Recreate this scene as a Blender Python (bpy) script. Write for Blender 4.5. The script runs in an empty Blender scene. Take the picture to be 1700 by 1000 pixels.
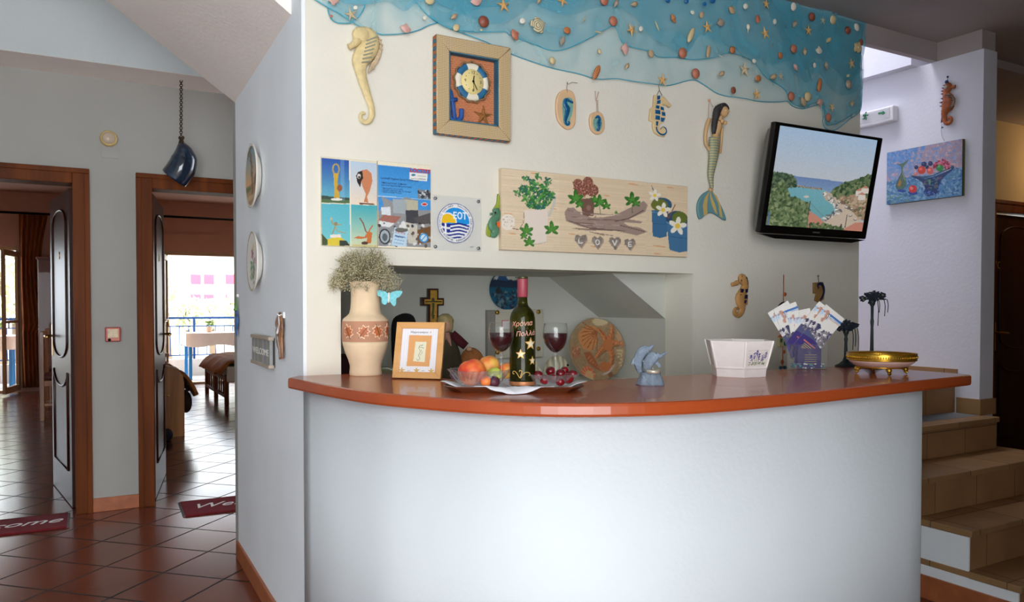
import bpy, math, random
import numpy as np
from mathutils import Vector, Matrix, Euler
R = math.radians
sc = bpy.context.scene
C = sc.collection
random.seed(7)
rng = np.random.default_rng(3)

# ------------------------------------------------------------------ camera
FPX, CYP, PITCH, YAW, EYE = 1302.0, 536.0, R(1.24), R(29.5), 1.27
cd = bpy.data.cameras.new('camera')
cam = bpy.data.objects.new('camera', cd); C.objects.link(cam)
cam.location = (0, 0, EYE)
cam.rotation_euler = (R(90) - PITCH, 0, -YAW)
cd.sensor_width = 36.0
cd.lens = FPX / 1700 * 36.0
cd.shift_y = (CYP - 500) / 1700
cd.clip_start = .02; cd.clip_end = 400
sc.camera = cam

# ------------------------------------------------------------------ world, sun, daylight, exposure
sc.view_settings.view_transform = 'Standard'
sc.view_settings.look = 'None'
sc.view_settings.gamma = 1.0
sc.view_settings.use_curve_mapping = False
sc.view_settings.exposure = 0.14
w = bpy.data.worlds.new('sky'); sc.world = w; w.use_nodes = True
bg = w.node_tree.nodes['Background']
bg.inputs[0].default_value = (.86, .93, 1.0, 1); bg.inputs[1].default_value = 6

def lamp(name, kind, loc, energy, col=(1, 1, 1), rot=(0, 0, 0), size=1.0, size_y=None, radius=None):
    l = bpy.data.lights.new(name, kind); l.energy = energy; l.color = col
    if kind == 'AREA':
        l.shape = 'RECTANGLE'; l.size = size; l.size_y = size_y or size
    if kind == 'SUN': l.angle = R(1)
    if radius: l.shadow_soft_size = radius
    o = bpy.data.objects.new(name, l); C.objects.link(o); o.location = loc; o.rotation_euler = rot
    return o
lamp('sun', 'SUN', (0, 0, 8), 7, (1, .96, .9), (R(38), 0, R(160)))
# daylight of the glazed entrance behind the camera
lamp('entrance_daylight', 'AREA', (-.75, -1.45, 1.55), 54, (1, .98, .945), (R(90), 0, R(-14)), 2.4, 2.3)
# roof light over the open stair hall, left, and over the stair well, right
lamp('hall_rooflight', 'AREA', (-.6, 2.9, 4.55), 4, (.84, .93, 1.0), (0, 0, 0), 2.0, 3.2)
lamp('stairwell_rooflight', 'AREA', (3.55, 3.3, 4.4), 46, (.92, .93, 1.0), (0, 0, 0), .8, .8)
# lamp in the corridor to the wash room
lamp('corridor_lamp', 'POINT', (6.9, 3.05, 2.35), 5, (1, .62, .33), radius=.08)

# ------------------------------------------------------------------ pixel rays -> points on real planes
def ray(x, y):
    a = (x - 850) / FPX; b = -(y - CYP) / FPX
    f = math.cos(PITCH) + b * math.sin(PITCH); up = b * math.cos(PITCH) - math.sin(PITCH)
    return Vector((a * math.cos(YAW) + f * math.sin(YAW), -a * math.sin(YAW) + f * math.cos(YAW), up))
def at(x, y, u=None, v=None, z=None, p=None, n=None):
    d = ray(x, y); o = Vector((0, 0, EYE))
    if u is not None: t = u / d.x
    elif v is not None: t = v / d.y
    elif z is not None: t = (z - EYE) / d.z
    else: t = (Vector(p) - o).dot(n) / d.dot(n)
    return o + d * t

# ------------------------------------------------------------------ colours and materials
def lin1(c): return c / 12.92 if c <= .04045 else ((c + .055) / 1.055) ** 2.4
def lin(c):
    if isinstance(c, str): c = tuple(int(c[i:i + 2], 16) / 255 for i in (0, 2, 4))
    elif max(c) > 1.0: c = tuple(x / 255 for x in c)
    return tuple(lin1(x) for x in c[:3])
MATS = {}
def mat(name, col, rough=.6, metal=0, var=.06, vs=9, bump=0, bs=90, trans=0, ior=1.45, coat=0, spec=.5, emit=0, tl=0, alpha=1):
    if name in MATS: return MATS[name]
    m = bpy.data.materials.new(name); m.use_nodes = True; MATS[name] = m
    nt = m.node_tree; b = nt.nodes['Principled BSDF']; L = nt.links.new
    c = lin(col)
    if var:
        tc = nt.nodes.new('ShaderNodeTexCoord'); no = nt.nodes.new('ShaderNodeTexNoise')
        no.inputs['Scale'].default_value = vs; no.inputs['Detail'].default_value = 5
        cr = nt.nodes.new('ShaderNodeValToRGB')
        cr.color_ramp.elements[0].position = .3; cr.color_ramp.elements[1].position = .7
        cr.color_ramp.elements[0].color = tuple(x * (1 - var) for x in c) + (1,)
        cr.color_ramp.elements[1].color = tuple(min(1, x * (1 + var)) for x in c) + (1,)
        L(tc.outputs['Object'], no.inputs['Vector']); L(no.outputs['Fac'], cr.inputs['Fac']); L(cr.outputs['Color'], b.inputs['Base Color'])
    else: b.inputs['Base Color'].default_value = c + (1,)
    b.inputs['Roughness'].default_value = rough; b.inputs['Metallic'].default_value = metal
    b.inputs['IOR'].default_value = ior; b.inputs['Transmission Weight'].default_value = trans
    b.inputs['Coat Weight'].default_value = coat; b.inputs['Coat Roughness'].default_value = .08
    b.inputs['Specular IOR Level'].default_value = spec; b.inputs['Alpha'].default_value = alpha
    if emit:
        b.inputs['Emission Color'].default_value = c + (1,); b.inputs['Emission Strength'].default_value = emit
    if bump:
        tc = nt.nodes.new('ShaderNodeTexCoord'); no = nt.nodes.new('ShaderNodeTexNoise'); bp = nt.nodes.new('ShaderNodeBump')
        no.inputs['Scale'].default_value = bs; no.inputs['Detail'].default_value = 4
        bp.inputs['Strength'].default_value = bump; bp.inputs['Distance'].default_value = .01
        L(tc.outputs['Object'], no.inputs['Vector']); L(no.outputs['Fac'], bp.inputs['Height']); L(bp.outputs['Normal'], b.inputs['Normal'])
    return m

def tile_mat(name, col, grout, size, angle, origin, rough=.3, coat=.0, gw=.006, var=.25, axes='xy', h=None):
    m = bpy.data.materials.new(name); m.use_nodes = True; MATS[name] = m
    nt = m.node_tree; b = nt.nodes['Principled BSDF']; L = nt.links.new; N = nt.nodes.new
    tc = N('ShaderNodeTexCoord'); mp = N('ShaderNodeMapping')
    mp.inputs['Rotation'].default_value = (R(90), 0, 0) if axes == 'xz' else (0, 0, -angle)
    o = Matrix.Rotation(-angle, 3, 'Z') @ Vector(origin); mp.inputs['Location'].default_value = tuple(-o)
    br = N('ShaderNodeTexBrick'); br.offset = 0; br.squash = 1
    br.inputs['Scale'].default_value = 1; br.inputs['Brick Width'].default_value = size; br.inputs['Row Height'].default_value = h or size
    br.inputs['Mortar Size'].default_value = gw / 2; br.inputs['Mortar Smooth'].default_value = .1; br.inputs['Bias'].default_value = 0
    c = lin(col)
    br.inputs['Color1'].default_value = tuple(x * (.93 - var * .3) for x in c) + (1,); br.inputs['Color2'].default_value = tuple(x * (1.07 + var * .3) for x in c) + (1,)
    br.inputs['Mortar'].default_value = lin(grout) + (1,)
    no = N('ShaderNodeTexNoise'); no.inputs['Scale'].default_value = 5; no.inputs['Detail'].default_value = 3; no.inputs['Roughness'].default_value = .5
    cr = N('ShaderNodeValToRGB'); cr.color_ramp.elements[0].position = .32; cr.color_ramp.elements[1].position = .7
    cr.color_ramp.elements[0].color = (1 - var,) * 3 + (1,); cr.color_ramp.elements[1].color = (1 + var,) * 3 + (1,)
    mx = N('ShaderNodeMix'); mx.data_type = 'RGBA'; mx.blend_type = 'MULTIPLY'; mx.inputs['Factor'].default_value = 1
    L(tc.outputs['Object'], mp.inputs['Vector']); L(mp.outputs['Vector'], br.inputs['Vector']); L(tc.outputs['Object'], no.inputs['Vector'])
    L(no.outputs['Fac'], cr.inputs['Fac']); L(br.outputs['Color'], mx.inputs['A']); L(cr.outputs['Color'], mx.inputs['B']); L(mx.outputs['Result'], b.inputs['Base Color'])
    bp = N('ShaderNodeBump'); bp.invert = True; bp.inputs['Strength'].default_value = .25; bp.inputs['Distance'].default_value = .003
    L(br.outputs['Fac'], bp.inputs['Height']); L(bp.outputs['Normal'], b.inputs['Normal'])
    mr = N('ShaderNodeMapRange'); mr.inputs['To Min'].default_value = rough; mr.inputs['To Max'].default_value = .8
    L(br.outputs['Fac'], mr.inputs['Value']); L(mr.outputs['Result'], b.inputs['Roughness']); b.inputs['Specular IOR Level'].default_value = .4
    return m

def wood_mat(name, c1, c2, axis='z', scale=14, rough=.35, coat=.25, spec=.5):
    m = bpy.data.materials.new(name); m.use_nodes = True; MATS[name] = m
    nt = m.node_tree; b = nt.nodes['Principled BSDF']; L = nt.links.new; N = nt.nodes.new
    tc = N('ShaderNodeTexCoord'); mp = N('ShaderNodeMapping'); s = [1, 1, 1]; s['xyz'.index(axis)] = .08
    mp.inputs['Scale'].default_value = s
    no = N('ShaderNodeTexNoise'); no.inputs['Scale'].default_value = scale; no.inputs['Detail'].default_value = 6; no.inputs['Distortion'].default_value = .6
    cr = N('ShaderNodeValToRGB'); cr.color_ramp.elements[0].position = .3; cr.color_ramp.elements[1].position = .72
    cr.color_ramp.elements[0].color = lin(c1) + (1,); cr.color_ramp.elements[1].color = lin(c2) + (1,)
    L(tc.outputs['Object'], mp.inputs['Vector']); L(mp.outputs['Vector'], no.inputs['Vector']); L(no.outputs['Fac'], cr.inputs['Fac']); L(cr.outputs['Color'], b.inputs['Base Color'])
    b.inputs['Roughness'].default_value = rough; b.inputs['Coat Weight'].default_value = coat; b.inputs['Specular IOR Level'].default_value = spec
    return m

def glass_mat(name, tint=(1, 1, 1), base=.03, haze=0, bump=0):
    # clear glass: mirror by the Fresnel law over a see-through body, with an optional trace of white
    if name in MATS: return MATS[name]
    m = bpy.data.materials.new(name); m.use_nodes = True; MATS[name] = m; nt = m.node_tree; L = nt.links.new; N = nt.nodes.new
    nt.nodes.remove(nt.nodes['Principled BSDF']); out = nt.nodes['Material Output']
    tr = N('ShaderNodeBsdfTransparent'); tr.inputs[0].default_value = tuple(tint) + (1,)
    gl = N('ShaderNodeBsdfGlossy'); gl.inputs['Roughness'].default_value = .03; lw = N('ShaderNodeLayerWeight'); fr = N('ShaderNodeMath'); fr.operation = 'POWER'; fr.inputs[1].default_value = 5; L(lw.outputs['Facing'], fr.inputs[0])
    ad = N('ShaderNodeMath'); ad.operation = 'ADD'; ad.inputs[1].default_value = base; ad.use_clamp = True; mx = N('ShaderNodeMixShader')
    if bump:
        tc = N('ShaderNodeTexCoord'); no = N('ShaderNodeTexNoise'); no.inputs['Scale'].default_value = 90; bp = N('ShaderNodeBump'); bp.inputs['Strength'].default_value = bump; bp.inputs['Distance'].default_value = .01
        L(tc.outputs['Object'], no.inputs['Vector']); L(no.outputs['Fac'], bp.inputs['Height']); L(bp.outputs['Normal'], gl.inputs['Normal']); L(bp.outputs['Normal'], lw.inputs['Normal'])
    L(fr.outputs[0], ad.inputs[0]); L(ad.outputs[0], mx.inputs[0]); L(tr.outputs[0], mx.inputs[1]); L(gl.outputs[0], mx.inputs[2])
    if haze:
        df = N('ShaderNodeBsdfDiffuse'); df.inputs[0].default_value = (.9, .92, .93, 1); m2 = N('ShaderNodeMixShader'); m2.inputs[0].default_value = haze
        L(mx.outputs[0], m2.inputs[1]); L(df.outputs[0], m2.inputs[2]); L(m2.outputs[0], out.inputs[0])
    else: L(mx.outputs[0], out.inputs[0])
    return m
def attr_mat(name, rough=.45, emit=0, coat=0):
    m = bpy.data.materials.new(name); m.use_nodes = True; MATS[name] = m
    nt = m.node_tree; b = nt.nodes['Principled BSDF']; a = nt.nodes.new('ShaderNodeAttribute'); a.attribute_name = 'Col'
    if emit:
        b.inputs['Base Color'].default_value = (.01, .01, .01, 1)
        nt.links.new(a.outputs['Color'], b.inputs['Emission Color']); b.inputs['Emission Strength'].default_value = emit
    else: nt.links.new(a.outputs['Color'], b.inputs['Base Color'])
    b.inputs['Roughness'].default_value = rough; b.inputs['Coat Weight'].default_value = coat
    return m

# ------------------------------------------------------------------ mesh builder
def catmull(pts, n=6):
    P = [np.array(p, float) for p in pts]
    if len(P) < 3: return [tuple(p) for p in P]
    P = [2 * P[0] - P[1]] + P + [2 * P[-1] - P[-2]]; out = []
    for i in range(1, len(P) - 2):
        for k in range(n):
            t = k / n
            out.append(.5 * (2 * P[i] + (P[i + 1] - P[i - 1]) * t + (2 * P[i - 1] - 5 * P[i] + 4 * P[i + 1] - P[i + 2]) * t * t + (-P[i - 1] + 3 * P[i] - 3 * P[i + 1] + P[i + 2]) * t ** 3))
    out.append(P[-2])
    return [tuple(p) for p in out]
def closed(pts, n=4):
    k = len(pts); P = [np.array(p, float) for p in pts]; out = []
    for i in range(k):
        a, b, c, d = P[i - 1], P[i], P[(i + 1) % k], P[(i + 2) % k]
        for j in range(n):
            t = j / n
            out.append(tuple(.5 * (2 * b + (c - a) * t + (2 * a - 5 * b + 4 * c - d) * t * t + (-a + 3 * b - 3 * c + d) * t ** 3)))
    return out

class MB:
    def __init__(s): s.v = []; s.f = []; s.m = []; s.sm = []
    def add(s, vs, fs, mi=0, smooth=True, M=None):
        o = len(s.v)
        for p in vs:
            p = Vector(p)
            s.v.append(tuple(M @ p) if M is not None else tuple(p))
        for f in fs:
            s.f.append([i + o for i in f]); s.m.append(mi); s.sm.append(smooth)
        return s
    def box(s, x0, x1, y0, y1, z0, z1, mi=0, M=None):
        v = [(x, y, z) for z in (z0, z1) for y in (y0, y1) for x in (x0, x1)]
        return s.add(v, [(0, 2, 3, 1), (4, 5, 7, 6), (0, 1, 5, 4), (2, 6, 7, 3), (0, 4, 6, 2), (1, 3, 7, 5)], mi, False, M)
    def bar(s, a, b, w, h=None, mi=0, up=(0, 0, 1)):
        a, b = Vector(a), Vector(b); d = (b - a); L = d.length; d.normalize(); h = h or w
        x = d.cross(Vector(up));
        if x.length < 1e-4: x = d.cross(Vector((1, 0, 0)))
        x.normalize(); y = x.cross(d)
        M = Matrix((x, d, y)).transposed().to_4x4(); M.translation = a
        return s.box(-w / 2, w / 2, 0, L, -h / 2, h / 2, mi, M)
    def tube(s, pts, r, n=8, mi=0, cap=True, flat=1.0, ridge=0, flat_axis=2):
        P = [Vector(p) for p in pts]; k = len(P); rs = list(np.interp(np.linspace(0, 1, k), np.linspace(0, 1, len(r)), r)) if hasattr(r, '__len__') else [r] * k
        T = [(P[min(i + 1, k - 1)] - P[max(i - 1, 0)]).normalized() for i in range(k)]
        ref = Vector((0, 0, 1)) if abs(T[0].z) < .9 else Vector((1, 0, 0))
        N = (ref - T[0] * ref.dot(T[0])).normalized(); vs = []
        for i in range(k):
            N = (N - T[i] * N.dot(T[i])).normalized(); B = T[i].cross(N)
            rr = rs[i] * (1 + ridge * (i % 2))
            for j in range(n):
                a = 2 * math.pi * j / n; o = (N * math.cos(a) + B * math.sin(a)) * rr
                if flat != 1: o[flat_axis] *= flat
                vs.append(P[i] + o)
        fs = [(i * n + j, i * n + (j + 1) % n, (i + 1) * n + (j + 1) % n, (i + 1) * n + j) for i in range(k - 1) for j in range(n)]
        if cap: fs += [tuple(range(n - 1, -1, -1)), tuple((k - 1) * n + j for j in range(n))]
        return s.add(vs, fs, mi)
    def lathe(s, prof, n=32, mi=0, M=None, mod=None, smooth=True, mis=None):
        k = len(prof); vs = []
        for i, (r, z) in enumerate(prof):
            for j in range(n):
                a = 2 * math.pi * j / n; q = mod(i, j, a, r, z) if mod else (r, z)
                vs.append((q[0] * math.cos(a), q[0] * math.sin(a), q[1]))
        for i in range(k - 1):
            fs = [(i * n + j, i * n + (j + 1) % n, (i + 1) * n + (j + 1) % n, (i + 1) * n + j) for j in range(n)]
            if i == 0 and prof[0][0] > 1e-6: fs.append(tuple(range(n - 1, -1, -1)))
            if i == k - 2 and prof[-1][0] > 1e-6 : fs.append(tuple((k - 1) * n + j for j in range(n)))
            if i == 0: o = len(s.v); s.add(vs, fs, mis[i] if mis else mi, smooth, M)
            else:
                for f in fs: s.f.append([q + o for q in f]); s.m.append(mis[i] if mis else mi); s.sm.append(smooth)
        return s
    def lathe_open(s, prof, n=32, mi=0, M=None, mod=None):
        k = len(prof); vs = []
        for i, (r, z) in enumerate(prof):
            for j in range(n):
                a = 2 * math.pi * j / n; q = mod(i, j, a, r, z) if mod else (r, z)
                vs.append((q[0] * math.cos(a), q[0] * math.sin(a), q[1]))
        return s.add(vs, [(i * n + j, i * n + (j + 1) % n, (i + 1) * n + (j + 1) % n, (i + 1) * n + j) for i in range(k - 1) for j in range(n)], mi, True, M)
    def prism(s, poly, z0, z1, mi=0, M=None, bev=0, smooth=False, mi_side=None):
        # outline in xy, thickness in z; bev rounds the z1 edge
        P = [Vector((p[0], p[1])) for p in poly]; n = len(P)
        area = sum(P[i].x * P[(i + 1) % n].y - P[(i + 1) % n].x * P[i].y for i in range(n))
        if area < 0: P.reverse()
        ms = mi if mi_side is None else mi_side
        rings = [(0, z0), (0, z1)] if not bev else [(0, z0), (0, z1 - bev * .8), (bev * .35, z1 - bev * .25), (bev, z1)]
        vs = []
        for off, z in rings:
            for i in range(n):
                e1 = (P[i] - P[i - 1]); e2 = (P[(i + 1) % n] - P[i])
                nn = Vector((-e1.y, e1.x)).normalized() + Vector((-e2.y, e2.x)).normalized()
                if nn.length > 1e-6: nn.normalize()
                q = P[i] + nn * off; vs.append((q.x, q.y, z))
        k = len(rings); sf = [(a * n + i, a * n + (i + 1) % n, (a + 1) * n + (i + 1) % n, (a + 1) * n + i) for a in range(k - 1) for i in range(n)]
        o = len(s.v); s.add(vs, sf, ms, smooth or bool(bev), M)
        s.f.append([o + i for i in range(n - 1, -1, -1)]); s.m.append(ms); s.sm.append(False)
        s.f.append([o + (k - 1) * n + i for i in range(n)]); s.m.append(mi); s.sm.append(False)
        return s
    def ell(s, c, r, nu=14, nv=9, mi=0, M=None, fn=None):
        if not hasattr(r, '__len__'): r = (r, r, r)
        vs = []
        for i in range(nv + 1):
            t = math.pi * i / nv
            for j in range(nu):
                a = 2 * math.pi * j / nu; d = Vector((math.sin(t) * math.cos(a), math.sin(t) * math.sin(a), math.cos(t)))
                k = fn(d, t, a) if fn else 1
                vs.append((c[0] + r[0] * d.x * k, c[1] + r[1] * d.y * k, c[2] + r[2] * d.z * k))
        return s.add(vs, [(i * nu + j, (i + 1) * nu + j, (i + 1) * nu + (j + 1) % nu, i * nu + (j + 1) % nu) for i in range(nv) for j in range(nu)], mi, True, M)
    def grid(s, fn, nx, ny, mi=0, smooth=True, M=None, back=None):
        vs = [fn(i / nx, j / ny) for j in range(ny + 1) for i in range(nx + 1)]
        return s.add(vs, [(j * (nx + 1) + i, j * (nx + 1) + i + 1, (j + 1) * (nx + 1) + i + 1, (j + 1) * (nx + 1) + i) for j in range(ny) for i in range(nx)], mi, smooth, M)
    def mesh(s, name, mats):
        me = bpy.data.meshes.new(name); me.from_pydata(s.v, [], s.f)
        for m in (mats if isinstance(mats, (list, tuple)) else [mats]): me.materials.append(m)
        me.polygons.foreach_set('material_index', s.m); me.polygons.foreach_set('use_smooth', s.sm); me.update()
        return me
    def build(s, name, mats, parent=None, bevel=0, solid=0, loc=None, rot=None, sharp=None):
        o = bpy.data.objects.new(name, s.mesh(name, mats)); C.objects.link(o)
        if parent is not None: o.parent = parent
        if loc is not None: o.location = loc
        if rot is not None: o.rotation_euler = rot
        if solid:
            md = o.modifiers.new('solid', 'SOLIDIFY'); md.thickness = solid; md.offset = 0
        if bevel:
            md = o.modifiers.new('bevel', 'BEVEL'); md.width = bevel; md.segments = 2; md.limit_method = 'ANGLE'; md.angle_limit = R(40)
        return o

def tag(o, label, cat, group=None):
    o['label'] = label; o['category'] = cat
    if group: o['group'] = group
    return o
def thing(name, label, cat, loc=(0, 0, 0), rot=(0, 0, 0), group=None):
    o = bpy.data.objects.new(name, None); C.objects.link(o); o.empty_display_size = .05
    o.location = loc; o.rotation_euler = rot
    return tag(o, label, cat, group)
def struct(name, mb, m, bevel=0, parent=None):
    o = mb.build(name, m, parent, bevel)
    if parent is None: o['kind'] = 'structure'
    return o
def copy_tree(o, parent=None):
    c = o.copy(); C.objects.link(c)
    if parent is not None: c.parent = parent
    for ch in [x for x in C.objects if x.parent == o]: copy_tree(ch, c)
    return c
def text(body, size, m, parent, name='lettering', loc=(0, 0, 0), rot=0, ext=.0004, align='CENTER', shear=0, spacing=1, sx=1, tilt=None, bold=0, label=None):
    cu = bpy.data.curves.new(name, 'FONT'); cu.body = body; cu.size = size; cu.extrude = ext; cu.align_x = align; cu.align_y = 'CENTER'
    cu.shear = shear; cu.space_character = spacing; cu.resolution_u = 3; cu.offset = bold
    t = bpy.data.objects.new('t', cu); C.objects.link(t)
    dg = bpy.context.evaluated_depsgraph_get()
    me = bpy.data.meshes.new_from_object(t.evaluated_get(dg)); bpy.data.objects.remove(t); bpy.data.curves.remove(cu)
    me.name = name; me.materials.clear(); me.materials.append(m)
    M = Matrix.Translation(loc) @ (tilt.to_4x4() if tilt else Matrix.Rotation(rot, 4, 'Z')) @ Matrix.Diagonal((sx, 1, 1, 1))
    me.transform(M)
    if parent is None: return me
    o = bpy.data.objects.new(name, me); C.objects.link(o); o.parent = parent
    if label: o['label'] = label
    return o

# ------------------------------------------------------------------ flat pictures (printed or painted) as coloured grids
class Art:
    def __init__(s, nx, ny, corners=None, bg=(255, 255, 255)):
        s.nx, s.ny = nx, ny; s.c = np.zeros((ny, nx, 3)); s.c[:] = np.array(bg) / 255
        s.X, s.Y = np.meshgrid((np.arange(nx) + .5) / nx, (np.arange(ny) + .5) / ny)
        if corners is None: s.Hm = None
        else:   # TL TR BR BL in drawing coordinates -> unit square
            A = []; b = []
            for (x, y), (X, Y) in zip(corners, [(0, 0), (1, 0), (1, 1), (0, 1)]):
                A += [[x, y, 1, 0, 0, 0, -X * x, -X * y], [0, 0, 0, x, y, 1, -Y * x, -Y * y]]; b += [X, Y]
            h = np.linalg.solve(np.array(A, float), np.array(b, float)); s.Hm = np.append(h, 1).reshape(3, 3)
    def t(s, pts):
        p = np.array(pts, float)
        if s.Hm is None: return p
        q = np.c_[p, np.ones(len(p))] @ s.Hm.T
        return q[:, :2] / q[:, 2:]
    def put(s, mask, col, a=1.0):
        s.c[mask] = s.c[mask] * (1 - a) + np.array(col, float) / 255 * a
    def poly(s, pts, col, a=1.0):
        p = s.t(pts); x, y = s.X, s.Y; m = np.zeros(x.shape, bool); n = len(p)
        for i in range(n):
            x0, y0 = p[i]; x1, y1 = p[(i + 1) % n]
            if abs(y1 - y0) < 1e-12: continue
            m ^= ((y0 > y) != (y1 > y)) & (x < (x1 - x0) * (y - y0) / (y1 - y0) + x0)
        s.put(m, col, a); return m
    def ell(s, cx, cy, rx, ry, col, ang=0, a=1.0):
        t = np.linspace(0, 2 * np.pi, 20)[:-1]; ca, sa = math.cos(ang), math.sin(ang)
        ex, ey = rx * np.cos(t), ry * np.sin(t)
        return s.poly(np.c_[cx + ex * ca - ey * sa, cy + ex * sa + ey * ca], col, a)
    def line(s, pts, w, col, a=1.0):
        for (x0, y0), (x1, y1) in zip(pts[:-1], pts[1:]):
            d = math.hypot(x1 - x0, y1 - y0) or 1; nx_, ny_ = -(y1 - y0) / d * w / 2, (x1 - x0) / d * w / 2
            s.poly([(x0 + nx_, y0 + ny_), (x1 + nx_, y1 + ny_), (x1 - nx_, y1 - ny_), (x0 - nx_, y0 - ny_)], col, a)
    def grad(s, pts, c0, c1, horiz=False):
        m = s.poly(pts, c0); Z = s.X if horiz else s.Y
        if not m.any(): return m
        z = Z[m]; f = ((z - z.min()) / max(1e-6, z.max() - z.min()))[:, None]
        s.c[m] = (np.array(c0) * (1 - f) + np.array(c1) * f) / 255; return m
    def blobs(s, pts, n, rx, ry, cols, ang=3.14, seed=1, a=1.0):
        # n little dabs scattered inside a polygon
        r = random.Random(seed); xs = [p[0] for p in pts]; ys = [p[1] for p in pts]; k = 0; tries = 0
        while k < n and tries < n * 30:
            tries += 1; x, y = r.uniform(min(xs), max(xs)), r.uniform(min(ys), max(ys)); ins = False
            for i in range(len(pts)):
                (x0, y0), (x1, y1) = pts[i], pts[(i + 1) % len(pts)]
                if (y0 > y) != (y1 > y) and x < (x1 - x0) * (y - y0) / (y1 - y0) + x0: ins = not ins
            if ins:
                q = r.uniform(.6, 1.3); s.ell(x, y, rx * q, ry * q, r.choice(cols), r.uniform(-ang, ang), a); k += 1
    def noise(s, amp, sx=1, sy=1, seed=1):
        r = np.random.default_rng(seed); g = r.normal(0, 1, (max(2, s.ny // sy), max(2, s.nx // sx)))
        yi = (np.arange(s.ny) * g.shape[0] / s.ny).astype(int); xi = (np.arange(s.nx) * g.shape[1] / s.nx).astype(int)
        s.c = np.clip(s.c + (g[yi][:, xi] * amp)[:, :, None], 0, 1)
    def flower(s, x, y, r, col, cen, n=5, a0=0):
        for k in range(n):
            t = a0 + 2 * math.pi * k / n; s.ell(x + r * .6 * math.cos(t), y + r * .6 * math.sin(t), r * .5, r * .28, col, t)
        s.ell(x, y, r * .25, r * .25, cen)
    def ivy(s, x, y, r, col, a0=-1.57):
        for k in (-2, -1, 0, 1, 2):
            t = a0 + k * 1.05; q = r * (1 - .12 * abs(k)); s.ell(x + q * .55 * math.cos(t), y + q * .55 * math.sin(t), q * .55, q * .26, col, t)
    def mesh(s, name, m, w, h, z=0, off=(0, 0), quad=None):
        # upright in local xy, lower left corner at off
        me = bpy.data.meshes.new(name); nx, ny = s.nx, s.ny
        gx, gy = np.meshgrid(np.linspace(0, 1, nx), np.linspace(1, 0, ny))
        co = np.stack([off[0] + gx * w, off[1] + gy * h, np.full_like(gx, z)], -1).reshape(-1, 3)
        idx = np.arange(nx * ny).reshape(ny, nx)
        fs = np.stack([idx[1:, :-1], idx[1:, 1:], idx[:-1, 1:], idx[:-1, :-1]], -1).reshape(-1, 4)
        return s._mk(me, co, fs, s.c.reshape(-1, 3), m)
    def disc(s, name, m, r, prof, rings=26, seg=72):
        # round plate: prof(t)->z for t in 0..1
        me = bpy.data.meshes.new(name); co = [(0, 0, prof(0))]; fs = []
        for i in range(1, rings + 1):
            for j in range(seg):
                a = 2 * math.pi * j / seg; t = i / rings; co.append((r * t * math.cos(a), r * t * math.sin(a), prof(t)))
        for j in range(seg): fs.append((0, 1 + j, 1 + (j + 1) % seg, 1 + (j + 1) % seg))
        co = np.array(co); quads = [(1 + i * seg + j, 1 + (i + 1) * seg + j, 1 + (i + 1) * seg + (j + 1) % seg, 1 + i * seg + (j + 1) % seg) for i in range(rings - 1) for j in range(seg)]
        tris = [(0, 1 + j, 1 + (j + 1) % seg) for j in range(seg)]
        xi = np.clip(((co[:, 0] / r * .5 + .5) * s.nx).astype(int), 0, s.nx - 1); yi = np.clip(((.5 - co[:, 1] / r * .5) * s.ny).astype(int), 0, s.ny - 1)
        me.from_pydata(co.tolist(), [], tris + quads); return s._col(me, s.c[yi, xi], m)
    def _mk(s, me, co, fs, col, m):
        me.vertices.add(len(co)); me.vertices.foreach_set('co', co.ravel()); n = len(fs)
        me.loops.add(n * 4); me.loops.foreach_set('vertex_index', fs.ravel().astype(np.int32))
        me.polygons.add(n); me.polygons.foreach_set('loop_start', np.arange(0, n * 4, 4, dtype=np.int32))
        me.update(calc_edges=True); me.validate()
        return s._col(me, col, m)
    def _col(s, me, col, m):
        c = np.where(col <= .04045, col / 12.92, ((col + .055) / 1.055) ** 2.4)
        a = me.color_attributes.new('Col', 'FLOAT_COLOR', 'POINT')
        a.data.foreach_set('color', np.c_[c, np.ones(len(c))].astype(np.float32).ravel()); me.materials.append(m); me.update(); return me
def link(me, name, parent=None, loc=None, rot=None):
    o = bpy.data.objects.new(name, me); C.objects.link(o)
    if parent is not None: o.parent = parent
    if loc is not None: o.location = loc
    if rot is not None: o.rotation_euler = rot
    return o

# ================================================================== THE SETTING
VM, UL0, VL0, UL1, VL1 = 2.69, .700, 2.69, .735, 4.10     # front wall plane; left flank wall runs from (UL0,VL0) to (UL1,VL1)
ZC, UE, VH = 1.03, 3.612, 5.44                           # counter height, right end of front wall, far hall wall
ZCE, UR = 2.75, 4.27                                      # ceiling, wall beside the stairs
white = mat('white_plaster', (232, 227, 213), .85, var=.03, vs=3, bump=.14, bs=70)
blue = mat('pale_blue_plaster', (240, 245, 250), .8, var=.03, vs=3, bump=.12, bs=60)
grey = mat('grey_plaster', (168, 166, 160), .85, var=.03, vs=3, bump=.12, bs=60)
upper = mat('upper_plaster', (196, 200, 200), .85, var=.02, vs=3, bump=.2, bs=60)
lilac = mat('lilac_plaster', (246, 236, 228), .85, var=.03, vs=3, bump=.25, bs=60)
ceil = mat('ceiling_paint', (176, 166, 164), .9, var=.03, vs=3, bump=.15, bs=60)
stairw = mat('stairwell_plaster', (226, 226, 236), .85, var=.02, vs=3, bump=.12, bs=60)
cream = mat('cream_plaster', (214, 196, 150), .85, var=.03, vs=3)
peach = mat('peach_plaster', (205, 160, 138), .85, var=.03, vs=3)
roomceil = mat('room_ceiling_paint', (190, 160, 150), .9, var=.02, vs=3)
darkw = wood_mat('dark_wood', '260b05', '3f160a', 'z', 12, .35, 0, .3)
framew = wood_mat('frame_wood', '4e2409', '783c14', 'z', 12, .5, 0, .12)
pinew = wood_mat('honey_wood', 'a5642c', 'c98a4a', 'z', 16, .4, .2)
brass = mat('brass', (190, 150, 75), .28, 1, var=.1)
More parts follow.
